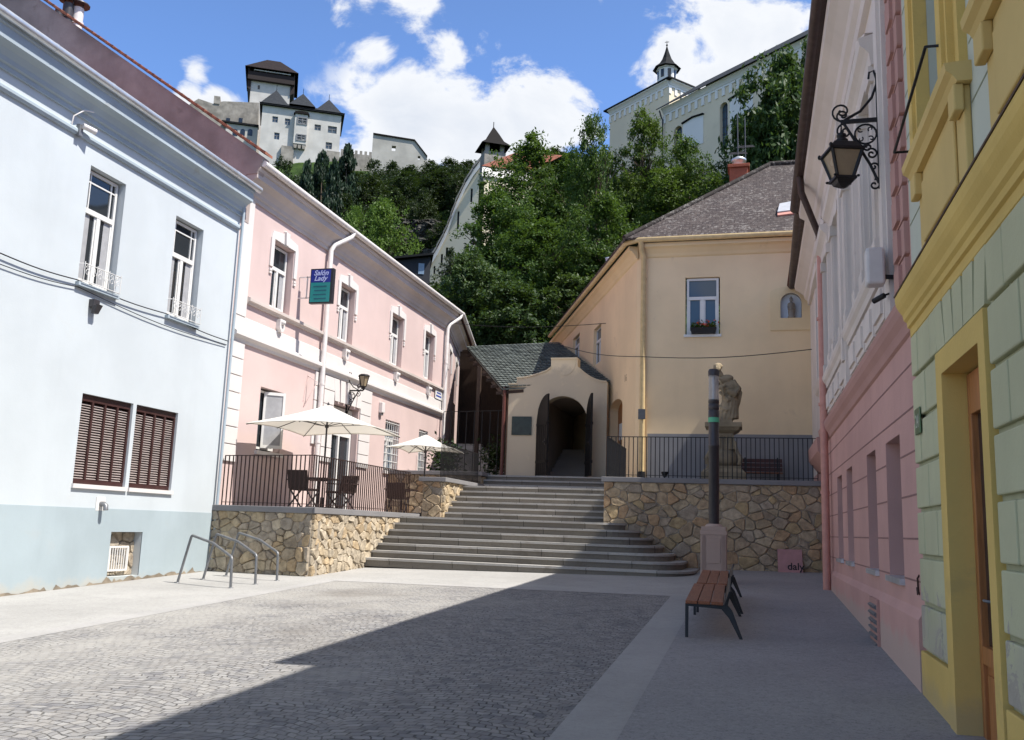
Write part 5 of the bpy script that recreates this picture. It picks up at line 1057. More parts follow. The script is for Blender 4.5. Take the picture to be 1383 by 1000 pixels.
E3((.10, 0, 4.98), (.25, .20, .22)); E3((.14, -.02, 5.18), (.21, .18, .26)); E3((.17, 0, 5.44), (.19, .16, .26), Rx(12, 'Y')); E3((.12, .01, 5.70), (.20, .15, .24), Rx(-14, 'Y')); E3((.04, .02, 5.94), (.24, .15, .14), Rx(-20, 'Y')); E3((-.09, -.01, 6.10), (.08, .08, .12), Rx(-25, 'Y')); E3((-.17, -.05, 6.26), (.105, .12, .15), Rx(-20, 'Y')); E3((-.15, .02, 6.33), (.125, .12, .10)); E3((-.20, -.15, 6.18), (.045, .05, .09)); E3((-.19, -.17, 6.27), (.02, .03, .035))
def limb(pts, r): mb.tube([(sxx+p[0], syy+p[1], p[2]) for p in pts], r, 10)
limb([(.24, .0, 5.90), (.40, -.06, 5.66), (.30, -.22, 5.50), (.10, -.28, 5.60)], [.09, .095, .08, .05]); limb([(-.15, 0, 5.96), (-.22, -.12, 5.74), (-.08, -.26, 5.68), (.08, -.28, 5.76)], [.085, .085, .07, .045])
limb([(.02, -.27, 5.45), (-.06, -.30, 5.80), (-.22, -.26, 6.06)], [.028, .03, .028]); limb([(-.25, -.27, 5.98), (-.02, -.30, 5.92)], [.028, .028])
for k in range(9):
    a = -2.7+k*.40; limb([(.13+.17*math.cos(a), .15*math.sin(a), 5.62), (.15+.215*math.cos(a+.25), .19*math.sin(a+.25), 5.30), (.10+.26*math.cos(a+.05), .22*math.sin(a), 4.84)], [.025, .042, .05])
limb([(.30, .02, 5.85), (.42, .04, 5.58), (.38, .06, 5.30), (.32, .05, 5.02)], [.07, .085, .07, .04]); limb([(-.10, -.15, 5.58), (.12, -.24, 5.34), (.36, -.08, 5.40)], [.045, .055, .045]); limb([(-.14, -.12, 5.20), (.08, -.24, 5.06), (.34, -.12, 5.16)], [.04, .05, .04]); limb([(.34, .0, 5.72), (.16, -.2, 5.42), (-.06, -.18, 5.0)], [.04, .05, .035])
fo = mb.build('figure', 'statue', stt); rm = fo.modifiers.new('remesh', 'REMESH'); rm.mode = 'VOXEL'; rm.voxel_size = .016; rm.use_smooth_shade = True; sm_ = fo.modifiers.new('smooth', 'SMOOTH'); sm_.factor = .5; sm_.iterations = 2
tx_ = bpy.data.textures.new('folds', 'CLOUDS'); tx_.noise_scale = .12; dm = fo.modifiers.new('folds', 'DISPLACE'); dm.texture = tx_; dm.strength = .03
# leaning board
bd = thing('leaning_board', 'pink board with black lettering leaning at the foot of the stone wall', 'board', (.83, 24.4, .85)); zb = ground(.83, 24.35)
mb = MB(); mb.hexa([(.54, 24.28, zb), (1.13, 24.28, zb), (1.13, 24.32, zb), (.54, 24.32, zb)], [(.53, 24.46, zb+.56), (1.12, 24.46, zb+.56), (1.12, 24.5, zb+.56), (.53, 24.5, zb+.56)]); mb.build('panel', plain('pink_board', (.42, .22, .22), .7), bd)
upv = (0, .18, .56); bl = plain('black_letter_paint', (.012, .01, .012), .6); text_mesh('daly', .25, 'lettering', bl, bd, (.96, 24.30, zb+.07), (1, 0, 0), upv, 0, .003, bold=.004); text_mesh('V', .15, 'lettering', plain('dark_red_letter', (.16, .06, .06), .6), bd, (.87, 24.37, zb+.27), (1, 0, 0), upv, .2, .003)
# wall lantern, big one on the right
def lantern_wall(label, pl, s, zarm, reach, k, hang=True):
    r = thing('wall_lantern', label, 'lantern', pl.p(s, zarm, 0)); mb = MB(); w = .022*k
    P = lambda d, z: pl.p(s, z, d)
    mb.bar(P(.02, zarm-.85*k), P(.02, zarm+.58*k), .05*k, .03*k, up=tuple(pl.u)); mb.bar(P(.0, zarm), P(reach, zarm), .035*k, .045*k)
    C = lambda pts, rr=.014: mb.tube([P(*q) for q in pts], rr*k, 6)
    C([(.03, zarm+.50*k), (.06*k, zarm+.62*k), (.11*k, zarm+.60*k), (.12*k, zarm+.52*k)])
    C([(.03+reach*.0, zarm+.45*k), (.09*k, zarm+.28*k), (.22*k, zarm+.12*k), (.40*k, zarm+.02*k)], .017)
    C([(.04, zarm-.78*k), (.13*k, zarm-.55*k), (.30*k, zarm-.22*k), (.42*k, zarm-.0*k)], .017)
    def sp(c, rr, turns, a0, sgn=1, th=.012): mb.tube([P(c[0]+rr*(1-.85*t)*math.cos(a0+sgn*turns*6.283*t), c[1]+rr*(1-.85*t)*math.sin(a0+sgn*turns*6.283*t)) for t in [i/20 for i in range(21)]], th*k, 6)
    sp((.43*k, zarm+.13*k), .12*k, 1.4, -1.6, 1); sp((.40*k, zarm-.12*k), .10*k, 1.3, 1.6, -1); sp((reach-.02, zarm+.08*k), .08*k, 1.2, -1.5, 1); sp((.09*k, zarm-.80*k), .07*k, 1.2, 1.6, 1)
    mb.tube([P(.17*k+.12*k*math.cos(a), zarm-.17*k+.12*k*math.sin(a)) for a in [i*6.283/20 for i in range(21)]], .012*k, 6)
    for i in range(4): a = i*1.57+.78; sp((.17*k+.085*k*math.cos(a), zarm-.17*k+.085*k*math.sin(a)), .035*k, .8, a+3.1, 1, .008)
    sp((.11*k, zarm-.42*k), .07*k, 1.3, 1, 1); sp((.09*k, zarm-.58*k), .05*k, 1.2, 3, -1); sp((.15*k, zarm-.33*k), .05*k, 1.1, 0, -1)
    mb.build('bracket', 'iron', r)
    zt = zarm-.10*k if hang else zarm+.02; x, y, _ = P(reach, 0)
    if hang: mb = MB(); mb.tube([(x, y, zarm), (x, y, zt-.05)], .008*k, 6); mb.tube([(x, y, zarm-.02), (x-.02, y-.05, zarm-.2*k), (x, y-.02, zt-.3*k)], .004, 5); mb.build('chain', 'iron', r); ztop = zt-.02
    S = lambda m_, pr, n=4: m_.lathe([(a*k*1.414, b*k) for a, b in pr], (x, y, zt), n, 0, False, math.pi/4+math.radians(15))
    if hang:
        mb = MB(); mb.lathe([(.02*k, -.03*k), (.055*k, -.06*k), (.055*k, -.09*k), (.035*k, -.10*k), (.075*k, -.13*k), (.07*k, -.17*k)], (x, y, zt), 10); S(mb, [(.07, -.16), (.13, -.19), (.185, -.27), (.20, -.275), (.20, -.30), (.17, -.305)])
        for i in range(4): a = math.pi/4+math.radians(15)+i*math.pi/2; mb.ell((x+.28*k*math.cos(a), y+.28*k*math.sin(a), zt-.27*k), (.022*k, .022*k, .03*k), 8, 6)
        hd = mb.build('lamp_hood', 'iron', r); z0, z1, ra, rb = -.30, -.60, .175, .095
        mb = MB(); S(mb, [(.105, -.60), (.125, -.605), (.125, -.635), (.10, -.64), (.08, -.68), (.02, -.72)])
        for i in range(4):
            a = math.pi/4+math.radians(15)+i*math.pi/2; mb.ell((x+.19*k*math.cos(a), y+.19*k*math.sin(a), zt-.61*k), (.02*k, .02*k, .015*k), 8, 6); mb.bar((x+ra*1.414*k*math.cos(a), y+ra*1.414*k*math.sin(a), zt+z0*k), (x+rb*1.414*k*math.cos(a), y+rb*1.414*k*math.sin(a), zt+z1*k), .03*k, .03*k)
        mb.build('lamp_frame', 'iron', r); mb = MB(); S(mb, [(.165, -.305), (.09, -.60)]); mb.build('lamp_glass', lampglass, r)
    else:
        mb = MB(); mb.lathe([(.02*k, 0), (.04*k, .04*k), (.09*k, .10*k), (.10*k, .12*k)], (x, y, zt), 8); mb.lathe([(.185*k, .44*k), (.21*k, .45*k), (.20*k, .48*k), (.12*k, .52*k), (0, .54*k)], (x, y, zt), 6)
        for i in range(6): a = i*math.pi/3; mb.bar((x+.10*k*math.cos(a), y+.10*k*math.sin(a), zt+.11*k), (x+.185*k*math.cos(a), y+.185*k*math.sin(a), zt+.45*k), .016*k, .016*k)
        mb.build('lamp_frame', 'iron', r); mb = MB(); mb.lathe([(.09*k, .12*k), (.17*k, .445*k)], (x, y, zt), 6, 0, False); mb.build('lamp_glass', lampglass, r)
    return r
lampglass = plain('dusty_amber_lamp_glass', (.33, .255, .16), .25, var=.12, scale=4)
lantern_wall('black wrought iron lantern hanging from a scrolled bracket on the pink pilaster', Pl((1.405, 0), (0, 1), (-1, 0)), 10.42, 6.36, .42, .96, True)
lantern_wall('small upright black lantern on a scroll bracket above the pink house door', PL, 26.28, 5.72, .55, .95, False)
# boxes, cameras, signs on the walls
t = thing('equipment_box', 'off white upright box on a short black arm above the pink moulding', 'equipment box', (1.3, 10.2, 4.36)); mb = MB(); mb.box(1.17, 1.36, 10.1, 10.3, 4.37, 4.78); mb.build('housing', 'pipewhite', t, bevel=.03); mb = MB(); mb.bar((1.36, 10.2, 4.47), (1.5, 10.2, 4.46), .04, .04); mb.box(1.47, 1.5, 10.13, 10.27, 4.4, 4.52); mb.build('arm', 'iron', t)
t = thing('security_camera', 'small dark camera under the off white box', 'camera', (1.36, 10.25, 4.3)); mb = MB(); mb.tube([(1.26, 10.35, 4.24), (1.36, 10.25, 4.28)], .03, 8); mb.build('body', 'iron', t); mb = MB(); mb.tube([(1.36, 10.25, 4.28), (1.48, 10.25, 4.32)], .012, 6); mb.build('mount', 'iron', t)
p = onX(113, 170, -12.2); t = thing('security_camera', 'white camera with a looped cable under the blue house cornice', 'camera', tuple(p)); mb = MB(); mb.tube([tuple(p+np.array([-.02, .0, .0])), tuple(p+np.array([.06, .26, -.02]))], .055, 10); mb.build('body', 'pipewhite', t); mb = MB(); mb.box(p[0]-.12, p[0]-.04, p[1]-.05, p[1]+.05, p[2]-.2, p[2]+.02); mb.build('mount', 'steel', t); mb = MB(); mb.tube([(p[0]-.1, p[1]-.2, p[2]-.12), (p[0]-.05, p[1]-.22, p[2]+.1), (p[0], p[1]-.02, p[2]+.3), (p[0]+.02, p[1]+.2, p[2]+.36)], .014, 6); mb.build('cable', 'pipewhite', t)
p = onX(129, 412, -12.25); t = thing('wall_spotlight', 'dark bracketed spotlight below the nearer blue house window', 'spotlight', tuple(p)); mb = MB(); mb.box(p[0]-.1, p[0]+.02, p[1]-.07, p[1]+.09, p[2]-.05, p[2]+.1); mb.build('bracket', 'darkmetal', t); mb = MB(); mb.hexa([(p[0]-.04, p[1]-.05, p[2]-.17), (p[0]+.03, p[1]-.05, p[2]-.17), (p[0]+.03, p[1]+.07, p[2]-.17), (p[0]-.04, p[1]+.07, p[2]-.17)], [(p[0]-.02, p[1]-.07, p[2]-.04), (p[0]+.1, p[1]-.07, p[2]-.0), (p[0]+.1, p[1]+.09, p[2]-.0), (p[0]-.02, p[1]+.09, p[2]-.04)]); mb.build('lamp_head', 'darkmetal', t)
p = onX(138, 683, -12.3); t = thing('vent_spout', 'short bent metal spout in the wall below the nearer louvred shutter', 'spout', tuple(p)); mb = MB(); mb.tube([(-12.36, p[1], p[2]+.03), (-12.27, p[1], p[2]+.03), (-12.22, p[1], p[2]), (-12.21, p[1], p[2]-.09)], .05, 10); mb.build('pipe', 'steel', t); mb = MB(); mb.box(-12.348, -12.335, p[1]-.13, p[1]+.13, p[2]-.1, p[2]+.16); mb.build('wall_plate', 'whiteframe', t)
# projecting sign of the hair salon
sg = thing('projecting_sign', 'blue and turquoise double line shop sign standing out from the pink house', 'shop sign', (-12.35, 22.72, 7.9)); y0 = 22.72
mb = MB(); mb.box(-11.98, -11.28, y0-.07, y0+.07, 7.62, 8.62); mb.build('sign_case', plain('black_sign_case', (.02, .02, .025), .4), sg, bevel=.01)
mb = MB(); mb.box(-11.95, -11.36, y0-.076, y0-.068, 8.22, 8.58); mb.build('blue_field', plain('deep_blue_sign', (.015, .03, .26), .35, var=.03), sg)
mb = MB(); mb.box(-11.95, -11.36, y0-.076, y0-.068, 7.66, 8.215); mb.build('turquoise_field', plain('turquoise_sign', (.015, .235, .235), .35, var=.03), sg)
lt = plain('pale_blue_letter', (.45, .50, .78), .5); text_mesh('Salón', .205, 'lettering', lt, sg, (-11.655, y0-.078, 8.425), (1, 0, 0), (0, 0, 1), .3, .002, bold=.004); text_mesh('Lady', .205, 'lettering', lt, sg, (-11.665, y0-.078, 8.27), (1, 0, 0), (0, 0, 1), .3, .002, bold=.004)
mb = MB()
for k in range(4): z = 8.1-k*.115; mb.box(-11.86+.03*(k % 2), -11.46, y0-.079, y0-.077, z-.02, z+.02)
mb.build('small_print', plain('dark_teal_print', (.01, .10, .14), .5), sg)
mb = MB(); mb.bar((-12.35, y0, 8.4), (-11.97, y0, 8.4), .03, .03); mb.bar((-12.35, y0, 7.8), (-11.97, y0, 7.8), .03, .03); mb.bar((-12.1, y0, 7.78), (-12.1, y0, 8.42), .03, .03, up=(1, 0, 0)); mb.build('bracket', 'pipewhite', sg)
t = thing('street_sign', 'small white street name plate at the far end of the pink facade', 'street sign', (-12.33, 34.75, 6.62)); mb = MB(); PL.box(mb, 34.35, 35.15, 6.64, 7.0, .04, .055); mb.build('plate', 'whiteframe', t, bevel=.006); mb = MB(); PL.box(mb, 34.5, 35.0, 6.86, 6.92, .055, .058); PL.box(mb, 34.43, 35.07, 6.73, 6.8, .055, .058); mb.build('lettering', plain('blue_plate_ink', (.03, .06, .3), .5), t)
t = thing('alarm_box', 'small white box on the pink wall left of the nearer barred window', 'alarm box', (-12.3, 28.9, 5.4)); mb = MB(); PL.box(mb, 28.86, 29.1, 5.36, 5.72, 0, .14); mb.build('housing', 'pipewhite', t, bevel=.02); mb = MB(); PL.box(mb, 28.9, 29.06, 5.28, 5.36, .02, .1); mb.build('cover', 'steel', t)
t = thing('sign_bracket', 'bent pink painted bracket on the pink wall between window and downpipe', 'bracket', (-12.3, 23.6, 5.2)); mb = MB(); mb.tube([(-12.34, 23.62, 5.75), (-12.0, 23.55, 5.55), (-12.34, 23.5, 4.85)], .016, 6); mb.tube([(-12.34, 23.62, 5.75), (-12.34, 23.45, 5.0)], .016, 6); mb.build('rod', 'pinkL', t)
np2 = thing('number_plate', 'small green house number plate beside the yellow door surround', 'number plate', (1.45, 9.0, 2.65)); mb = MB(); PRt.box(mb, 8.90, 9.16, 2.66, 2.90, .045, .06); mb.build('plate', plain('dark_green_enamel', (.10, .17, .08), .3), np2, bevel=.01); text_mesh('24', .17, 'digits', plain('pale_digit', (.55, .56, .45), .5), np2, PRt.p(9.03, 2.72, .061), (0, -1, 0), (0, 0, 1), 0, .002)
t = thing('wall_hook', 'short rusty iron fitting on the pink wall near the green corner', 'iron fitting', (1.49, 9.62, 1.25)); mb = MB(); mb.tube([PRt.p(9.62, 1.2, .002), PRt.p(9.6, 1.23, .015), PRt.p(9.63, 1.35, .015), PRt.p(9.6, 1.38, .002)], .010, 6); mb.tube([PRt.p(9.62, 1.2, .02), PRt.p(9.68, 1.26, .015)], .008, 6); mb.build('rod', 'pipebrown', t)
# cables
def cable(label, pts, r=.012, name='cable'):
    o = [Vector(p) for p in pts]; q = []
    for a, b in zip(o, o[1:]):
        n = 8
        for k in range(n): q.append(a.lerp(b, k/n)-Vector((0, 0, .06*(a-b).length/3*math.sin(math.pi*k/n))))
    q.append(o[-1]); mb = MB(); mb.tube([tuple(p) for p in q], r, 5); ob = mb.build(name, 'iron', None, org=tuple(o[0])); tag(ob, label, 'cable')
cable('upper thin black cable along the pale blue facade', [onX(x, y, -12.29) for x, y in ((-120, 305), (0, 342), (104, 378), (225, 424), (308, 461))]); cable('lower thin black cable sagging below the blue house windows', [onX(x, y, -12.31) for x, y in ((-120, 312), (0, 357), (106, 388), (306, 466))], .009)
cable('thin black wire from the pink downpipe to the peach cream house', [(-12.15, 35.5, 9.95), tuple(PCL.p(4.3, 9.15, .05))], .012); cable('long thin black wire hanging across the peach cream house front', [tuple(onY(756, 466, 33.5)), tuple(onY(867, 482, 28.1)), (1.45, 24.5, onY(1098, 472, 24.5)[2])], .012)
bk = onY(898, 644, 24.9); t = thing('floor_spotlight', 'small black floodlight on the grey coping behind the railing', 'floodlight', (bk[0], 24.85, 3.1)); mb = MB(); mb.lathe([(.05, -.05), (.10, .06), (.09, .08)], (bk[0], 24.85, 3.2), 12); mb.build('lamp_head', 'iron', t); mb = MB(); mb.tube([(bk[0], 24.85, 3.1), (bk[0], 24.85, 3.16)], .02, 6); mb.build('mount', 'iron', t)
# ------------------------------------------------------------------ hill, castle, church, trees
ctrl = []
for x, y, z in [(-60, 25, 1), (-40, 40, 3), (-20, 44, 4), (-8, 42, 4.5), (0, 40, 4), (15, 40, 4), (40, 40, 4), (-25, 25, 0), (15, 20, 0), (40, 20, 0), (-60, 60, 8), (-12, 47, 6.5), (-4, 47, 7), (6, 47, 8), (25, 46, 8)]: ctrl.append((x, y, z))
for px, py, D in [(700, 455, 58), (800, 455, 56), (600, 455, 62), (620, 430, 70), (900, 430, 58), (1020, 420, 56), (700, 400, 70), (800, 380, 68), (930, 350, 68), (1080, 330, 68), (720, 340, 84), (800, 300, 84), (900, 268, 84), (1020, 250, 80), (1150, 240, 80), (850, 250, 98), (950, 235, 100), (1100, 200, 100), (1250, 180, 110), (1450, 200, 140), (700, 262, 112), (760, 255, 108),
                  (600, 420, 84), (560, 395, 100), (590, 350, 104), (570, 330, 112), (520, 350, 112), (560, 290, 118), (520, 290, 124), (600, 262, 128), (640, 250, 128), (470, 330, 130), (430, 300, 150), (400, 260, 190), (480, 262, 175), (540, 255, 170), (590, 240, 185), (640, 238, 165), (690, 240, 160), (400, 222, 228), (330, 215, 240), (460, 222, 226), (540, 236, 205), (590, 234, 205), (260, 225, 250), (200, 250, 240), (100, 330, 200), (0, 420, 170), (300, 330, 170), (-300, 480, 200), (400, 215, 290), (600, 235, 300), (250, 240, 310), (0, 400, 330), (800, 250, 240), (1000, 240, 240), (1300, 300, 260)]:
    p = at(px, py, D); ctrl.append(tuple(p))
cx_ = np.array(ctrl); K = np.sqrt(((cx_[:, None, :2]-cx_[None, :, :2])**2).sum(-1)); n_ = len(ctrl); A_ = np.zeros((n_+3, n_+3)); A_[:n_, :n_] = -K + np.eye(n_)*-.6; A_[:n_, n_] = 1; A_[:n_, n_+1:] = cx_[:, :2]; A_[n_, :n_] = 1; A_[n_+1:, :n_] = cx_[:, :2].T
sol = np.linalg.solve(A_, np.concatenate([cx_[:, 2], [0, 0, 0]]))
def hill(x, y):
    d = np.sqrt((cx_[:, 0]-x)**2+(cx_[:, 1]-y)**2); return float(-(d@sol[:n_])+sol[n_]+sol[n_+1]*x+sol[n_+2]*y)
ys = np.concatenate([np.arange(39, 140, 2.2), np.arange(140, 420, 5.0)]); mb = MB(); nx_ = 120; idx = []
R = random.Random(5)
for j, y in enumerate(ys):
    for i in range(nx_):
        x = -y*1.05-30+(y*1.75+100)*i/(nx_-1); z = hill(x, y); z += R.uniform(-.35, .35)*min(1, max(0, (y-45)/30)); mb.v.append((x, y, z))
for j in range(len(ys)-1):
    for i in range(nx_-1): a = j*nx_+i; mb.f.append([a, a+1, a+nx_+1, a+nx_]); mb.mi.append(0); mb.sm.append(True); mb.fc.append(None)
structure(mb.build('hill', 'terrain', recalc=False))
mb = MB(); mb.add([(-900, -900, -2.5), (900, -900, -2.5), (900, 1500, -2.5), (-900, 1500, -2.5)], [(0, 1, 2, 3)]); structure(mb.build('ground', 'terrain', recalc=False))
# rock outcrops on the slope
def rock(px, py, D, w, h, seed, lb):
    p = at(px, py, D); R = random.Random(seed); r = thing('rock_face', lb, 'rock', (p[0], p[1], hill(p[0], p[1])-1)); mb = MB(); n, m_ = 54, 44; C = Vector(p); vs = []
    from mathutils import noise as mn
    for j in range(m_+1):
        for i in range(n+1):
            u, v = (i/n-.5)*2, (j/m_-.5)*2; bul = max(0, 1-u*u*.8)*max(0, 1-v*v*.7); q = C+Vector(R0)*u*w/2+Vector((0, 0, 1))*v*h/2-Vector(F0)*(3.2*bul-3.0)
            nz_ = mn.fractal(q*.35, 1, 2, 6)*1.5+mn.fractal(Vector((q.x*.25, q.y*.25, q.z*1.1)), 1, 2, 5)*1.1+abs(mn.noise(q*.9))*1.1+(mn.cell(Vector((q.x*.5, q.y*.5, q.z*.8))))*.5; q -= Vector(F0)*nz_; vs.append(tuple(q))
    mb.add(vs, [(j*(n+1)+i, j*(n+1)+i+1, (j+1)*(n+1)+i+1, (j+1)*(n+1)+i) for j in range(m_) for i in range(n)], 0, False); mb.build('stone', 'rock', r, recalc=False)
rock(562, 322, 108, 7.0, 6.0, 1, 'large grey limestone outcrop in the dark slope left of the yellow hillside wall'); rock(575, 365, 100, 6, 5.5, 2, 'lower grey rock face just above the dark shed roof'); rock(525, 290, 122, 7, 3.5, 3, 'small weathered rock ledge below the ruined wall'); rock(715, 418, 60, 3, 2.2, 4, 'pale rock patch showing through bushes behind the gate')
def frame(px, py, D, azdeg):      # facade plane through a measured point; azdeg: direction of its run measured from the view axis, to the right
    p = at(px, py, D); a = math.radians(azdeg); u = R0*math.sin(a)+F0*math.cos(a); nrm = np.array([u[1], -u[0], 0.])
    if nrm@F0 > 0: nrm = -nrm
    return Pl(p, u, nrm), float(p[2])
# castle
AZ = 76.; CD = 228.
pf, ze = frame(355, 141, CD, AZ); cs = thing('castle', 'white castle palace with three dark pyramid roofs on the hilltop', 'castle', (*pf.p(10, 0, -8)[:2], ze-24))
S = lambda x, y: hit(pf, x, y)
Lp = S(461, 160)[0]; zb = ze-26; wins = []
for x0, y0, x1, y1 in ((368, 157, 375, 166), (385, 160, 391.5, 169.5), (402.5, 161, 414, 171), (425, 168, 433, 177), (443, 170, 454.5, 181), (370.5, 179, 377, 189), (401, 184, 412.5, 193), (440, 192, 448, 202)):
    a, z1_ = S(x0, y0); b, z0_ = S(x1, y1); wins.append((a, b, z0_, z1_))
mb = MB(); pf.facade(mb, rect(0, Lp, zb, ze), [rect(a, b, c, d) for a, b, c, d in wins if not (402 < 0)], .5); dp = 13
for a, b in (((0, 0), (0, -dp)), ((0, -dp), (Lp, -dp)), ((Lp, -dp), (Lp, 0))): mb.add([pf.p(a[0], zb, a[1]), pf.p(b[0], zb, b[1]), pf.p(b[0], ze, b[1]), pf.p(a[0], ze, a[1])], [(0, 1, 2, 3)])
mb.build('wall', 'castlewhite', cs, recalc=False)
mb = MB(); a0, b0_ = S(399, 155)[0], S(416, 158)[0]; pf.box(mb, a0, b0_, S(407, 197)[1], S(407, 157)[1], .0, 1.1); mb.build('oriel', 'castlewhite', cs); mb = MB()
for k in range(3): c = a0+(b0_-a0)*(k+.5)/3; pf.ext(mb, [(c-.5, S(407, 197)[1]), (c+.5, S(407, 197)[1]), (c+.3, S(407, 203)[1]), (c-.3, S(407, 203)[1])], 0, 1.0)
mb.build('oriel_corbels', 'castlestone', cs); mb = MB(); pf.ext(mb, [(a0-.4, S(407, 157)[1]), (b0_+.4, S(407, 157)[1]), (b0_, S(407, 154)[1]), ((a0+b0_)/2, S(407, 153)[1]), (a0, S(407, 154)[1])], 0, 1.5); mb.build('oriel_roof', 'brownroof', cs)
for i, (a, b, c, d) in enumerate(wins):
    on = 1.1 if i in (2, 6) else 0; dd = on+.06 if on else -.3; f = MB(); pf.box(f, a-.15, a+.12, c-.15, d+.15, dd-.2, dd+.12); pf.box(f, b-.12, b+.15, c-.15, d+.15, dd-.2, dd+.12); pf.box(f, a, b, c-.15, c+.1, dd-.2, dd+.1); pf.box(f, a, b, d-.1, d+.15, dd-.2, dd+.1); m_ = (a+b)/2; pf.box(f, m_-.08, m_+.08, c, d, dd-.15, dd+.05); pf.box(f, a, b, c+(d-c)*.55, c+(d-c)*.55+.16, dd-.15, dd+.06)
    fo = f.build('window', plain('grey_stone_frame', (.20, .20, .21), .8) if i == 0 else bpy.data.materials['grey_stone_frame'], cs); g = MB(); pf.box(g, a, b, c, d, dd-.12, dd-.06); g.build('pane', 'glassblue', fo)
def pyr(mb, pl, s0, s1, d0, d1, ze_, za, flare=0, mi=0, top=0):
    B = [pl.p(s0, ze_, d1), pl.p(s1, ze_, d1), pl.p(s1, ze_, d0), pl.p(s0, ze_, d0)]; c = ((s0+s1)/2, (d0+d1)/2)
    if top: 
        T = [pl.p(c[0]-top, za, c[1]), pl.p(c[0]+top, za, c[1])]; mb.roof([B[0], B[1], T[1], T[0]]); mb.roof([B[2], B[3], T[0], T[1]]); mb.roof([B[1], B[2], T[1], T[1]]); mb.roof([B[3], B[0], T[0], T[0]])
    else:
        for i in range(4): mb.roof([B[i], B[(i+1) % 4], pl.p(c[0], za, c[1]), pl.p(c[0], za, c[1])])
mb = MB(); pf.box(mb, -.8, Lp+.8, ze-.2, ze+.25, -dp-.8, .8)
mb.roof([pf.p(-.9, ze+.2, .9), pf.p(Lp+.9, ze+.2, .9), pf.p(Lp-2, ze+4.0, -dp/2), pf.p(2, ze+4.0, -dp/2)]); mb.roof([pf.p(-.9, ze+.2, -dp-.9), pf.p(Lp+.9, ze+.2, -dp-.9), pf.p(Lp-2, ze+4.0, -dp/2), pf.p(2, ze+4.0, -dp/2)])
for (xa, ya, hw) in ((373, 121, 3.6), (409.5, 126, 3.4), (445, 134, 3.4)):
    s, z = S(xa, ya+2); s_ = s*1.0; z = 1.7+(z-1.7)*(1+dp*.33/CD); pyr(mb, pf, s_-hw, s_+hw, -dp*.62-hw*.2, .85, ze+.22 if xa != 409.5 else ze+.9, z)
    mb.tube([pf.p(s_, z-.2, -dp*.31), pf.p(s_, z+1.5, -dp*.31)], .07, 5)
mb.build('roof', 'darkroof', cs)
mb = MB(); pf.box(mb, S(380, 200)[0], S(397, 200)[0], zb, S(388, 199)[1], 0, .8); pf.box(mb, S(441, 206)[0], S(459, 206)[0], zb, S(450, 206)[1], 0, .8); mb.build('base_masonry', 'castlestone', cs)
# keep
pk, _ = frame(337, 120, CD+16, AZ); K_ = lambda x, y: hit(pk, x, y)
kp = thing('castle_keep', 'pale square keep with overhanging dark brown timber gallery roof above the castle', 'tower', (*pk.p(6, 0, -6)[:2], ze-20)); s0, s1 = K_(338, 125)[0], K_(391, 135)[0]; zt = K_(350, 112)[1]
mb = MB(); pk.box(mb, s0, s1, ze-22, zt+1, -12, 0); mb.build('wall', 'castlewhite', kp); mb = MB(); pk.box(mb, s0+1.9, s0+2.5, zt-2.0, zt-.8, 0, .05); mb.build('window', 'glass', kp)
g0, g1 = K_(332, 120)[0]+.3, K_(399, 130)[0]-.5; mb = MB(); zg = zt+.3; zq = K_(340, 93)[1]-.3
pk.ext(mb, [(s0-.0, zg-3.0), (s0-.0, zg+1), (g0, zg+1), (g0, zg-2.2)], -12.6, .4); pk.ext(mb, [(s1, zg-3.0), (s1, zg+1), (g1, zg+1), (g1, zg-2.2)], -12.6, .4)
pk.box(mb, g0, g1, zg, zg+2.3, -13.4, 1.2); 
for k in range(9): s = g0+.15+(g1-g0-.3)*k/8; pk.box(mb, s-.15, s+.15, zg+2.3, zq+.4, .7, 1.1)
pk.box(mb, g0+.3, g1-.3, zg+2.3, zq+.3, -12.5, -.3); mb.build('timber_gallery', plain('black_brown_boarding', (.022, .014, .013), .8), kp)
mb = MB(); pk.box(mb, g0+1.6, g1-1.2, zg+2.75, zg+3.0, 1.1, 1.25); mb.build('gallery_rail', 'castlewhite', kp)
mb = MB(); pyr(mb, pk, g0-.9, g1+.9, -14.3, 2.0, zq, 1.7+(K_(365, 82)[1]-1.7)*(1+6/244), top=1.9); mb.build('roof', 'brownroof', kp)
# grey battlemented wing on the left
pw2, _ = frame(256, 139, CD+6, AZ); Wf = lambda x, y: hit(pw2, x, y); cw2 = thing('castle_wing', 'grey rough stone castle wing with a row of small arches left of the white palace', 'castle', (*pw2.p(6, 0, -6)[:2], ze-22))
pts = [(256, 141), (268, 133.5), (290, 141), (294, 138.5), (302, 137), (350, 139)]; o = [Wf(*q) for q in pts]; A1, B1 = o[0][0], o[-1][0]
mb = MB(); pw2.ext(mb, [(A1, ze-26), (B1, ze-26)]+o[::-1], -10, 0); mb.build('wall', 'castlestone', cw2)
mb = MB(); c = Wf(293, 136); pw2.box(mb, c[0]-.8, c[0]+.8, c[1]-1, c[1]+1.2, -4, .2); mb.build('turret', 'castlestone', cw2)
mb = MB(); zz = Wf(330, 173)[1]; pw2.box(mb, Wf(300, 170)[0], B1+.5, zz, zz+.5, 0, 2.2); mb.build('lean_to_roof', 'darkroof', cw2); mb = MB(); pw2.box(mb, Wf(305, 180)[0], B1+.3, ze-26, zz, 0, 1.6); ac = mb.build('arcade_wall', 'castlewhite', cw2); mb = MB()
for x in (318, 328, 338): a, z = Wf(x, 182); pw2.ext(mb, [(a-.62, z-1), (a+.62, z-1)]+[(a+.62*math.cos(math.pi*k/8), z+.3+.62*math.sin(math.pi*k/8)) for k in range(9)], 1.6, 1.68)
